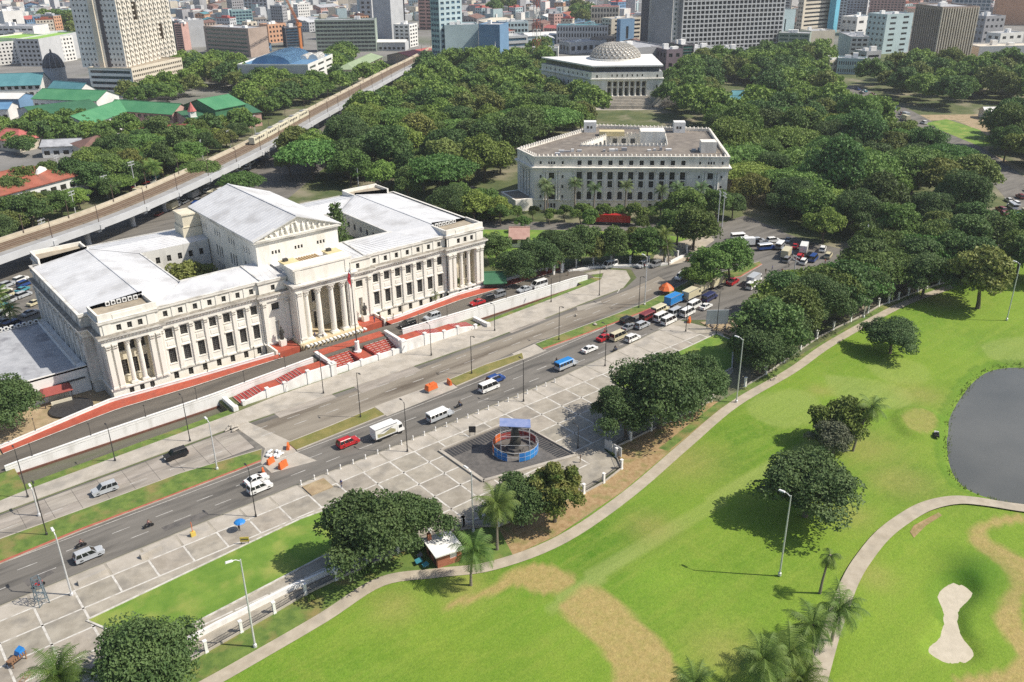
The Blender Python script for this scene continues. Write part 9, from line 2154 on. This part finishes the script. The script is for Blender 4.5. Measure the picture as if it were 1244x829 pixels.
for k in range(7): mb.box(-1.15 + k * .35, -.95 + k * .35, -.64, -.58, .85, 1.5)
mb.build('bed', wood, CA); mb = MB(); mb.hexa([(.1, -.6, 1.1), (1.2, -.6, 1.1), (1.2, .6, 1.1), (.1, .6, 1.1)], [(.3, -.5, 1.7), (1.1, -.5, 2.0), (1.1, .5, 2.0), (.3, .5, 1.7)]); mb.build('cover', blue_tarp, CA)
for x, y in ((-1.0, -.5), (1.0, -.5), (-1.0, .5), (1.0, .5)): mb = MB(); mb.box(x - .06, x + .06, y - .06, y + .06, 0, .8); mb.build('leg', wood, CA)
p = P(30, 826); mb = MB()
for k in range(5): mb.bar((-1.2 + k * .6, -.35, .05), (-1.2 + k * .6, .35, .05), .06, .06)
for y in (-.35, .35): mb.bar((-1.4, y, .05), (1.4, y, .05), .07, .07)
tag(mb.build('ladder', wood, None, (p.x, p.y, .17), R(40)), 'short wooden ladder lying on the pavement below the cart', 'ladder')
# parapet lamp posts on the museum walls
pp_ = MB(); pp_.lathe([(.12, 0), (.1, .3), (.05, .4), (.045, 2.6)], 7); pp_.blob((0, 0, 2.75), .16, 0, 8, 6); ppm = pp_.mesh('wall_lamp', dark_metal)
for k, u in enumerate((-20, -9, 2, 13, 24, 34, 71, 80, 90, 100, 110, 120)): tag(put(ppm, 'wall_lamp', None, (u, vwall(u) + .18, zd(u) + .9)), 'slim dark globe lamp on the white ramp wall', 'lamp', 'globe lamps on the ramp wall')
for k, u in enumerate((-17, -5, 8, 20, 31, 72, 84, 96, 108, 120)): tag(put(ppm, 'wall_lamp', None, (u, rb_(u) + .2, zd(u) + .8)), 'slim dark globe lamp on the garden wall before the museum', 'lamp', 'globe lamps on the garden wall')
# golfers' tee marker and mower by the pond
p = P(1137, 532); MW = empty('golf_cart', (p.x, p.y, hgolf(p.x, p.y)), R(30), 'tiny dark mower at the edge of the raised tee by the pond', 'mower'); mb = MB(); mb.box(-.8, .8, -.45, .45, .3, .7); mb.box(-.5, .1, -.35, .35, .7, 1.1); mb.build('body', dark_metal, MW); mb = MB(); mb.box(.2, .9, -.4, .4, .5, .8); mb.build('hood', lamp_white, MW)
for x in (-.5, .6):
	for y in (-.45, .45): put(mt, 'wheel', MW, (x, y, .3))
# dark brown soil strip on the lawn by the cart path
ds = G([(1105, 648), (1110, 640), (1140, 624), (1144, 628), (1125, 640), (1110, 655)]); mb = MB(); mb.face([(p.x, p.y, hgolf(p.x, p.y) + .05) for p in ds][::-1]); mb.build('bare_strip', orange_soil)['kind'] = 'structure'
# orange scaffolding in the school yard
p = P(143, 152); SC_ = empty('scaffolding', (p.x, p.y, 0), R(60), 'orange timber scaffolding in the school yard', 'scaffolding'); mb = MB()
for k in range(9):
	for j in range(3): mb.bar((-14 + k * 3.5, j * 2.5, 0), (-14 + k * 3.5, j * 2.5, 5), .25, .25)
for j in range(3):
	for z in (2.4, 4.8): mb.bar((-14, j * 2.5, z), (14, j * 2.5, z), .3, .3)
for k in range(8): mb.bar((-14 + k * 3.5, 0, 2.4), (-10.5 + k * 3.5, 5, 4.8), .25, .25)
mb.build('frame', mat('scaf', (.45, .22, .08), .8), SC_)
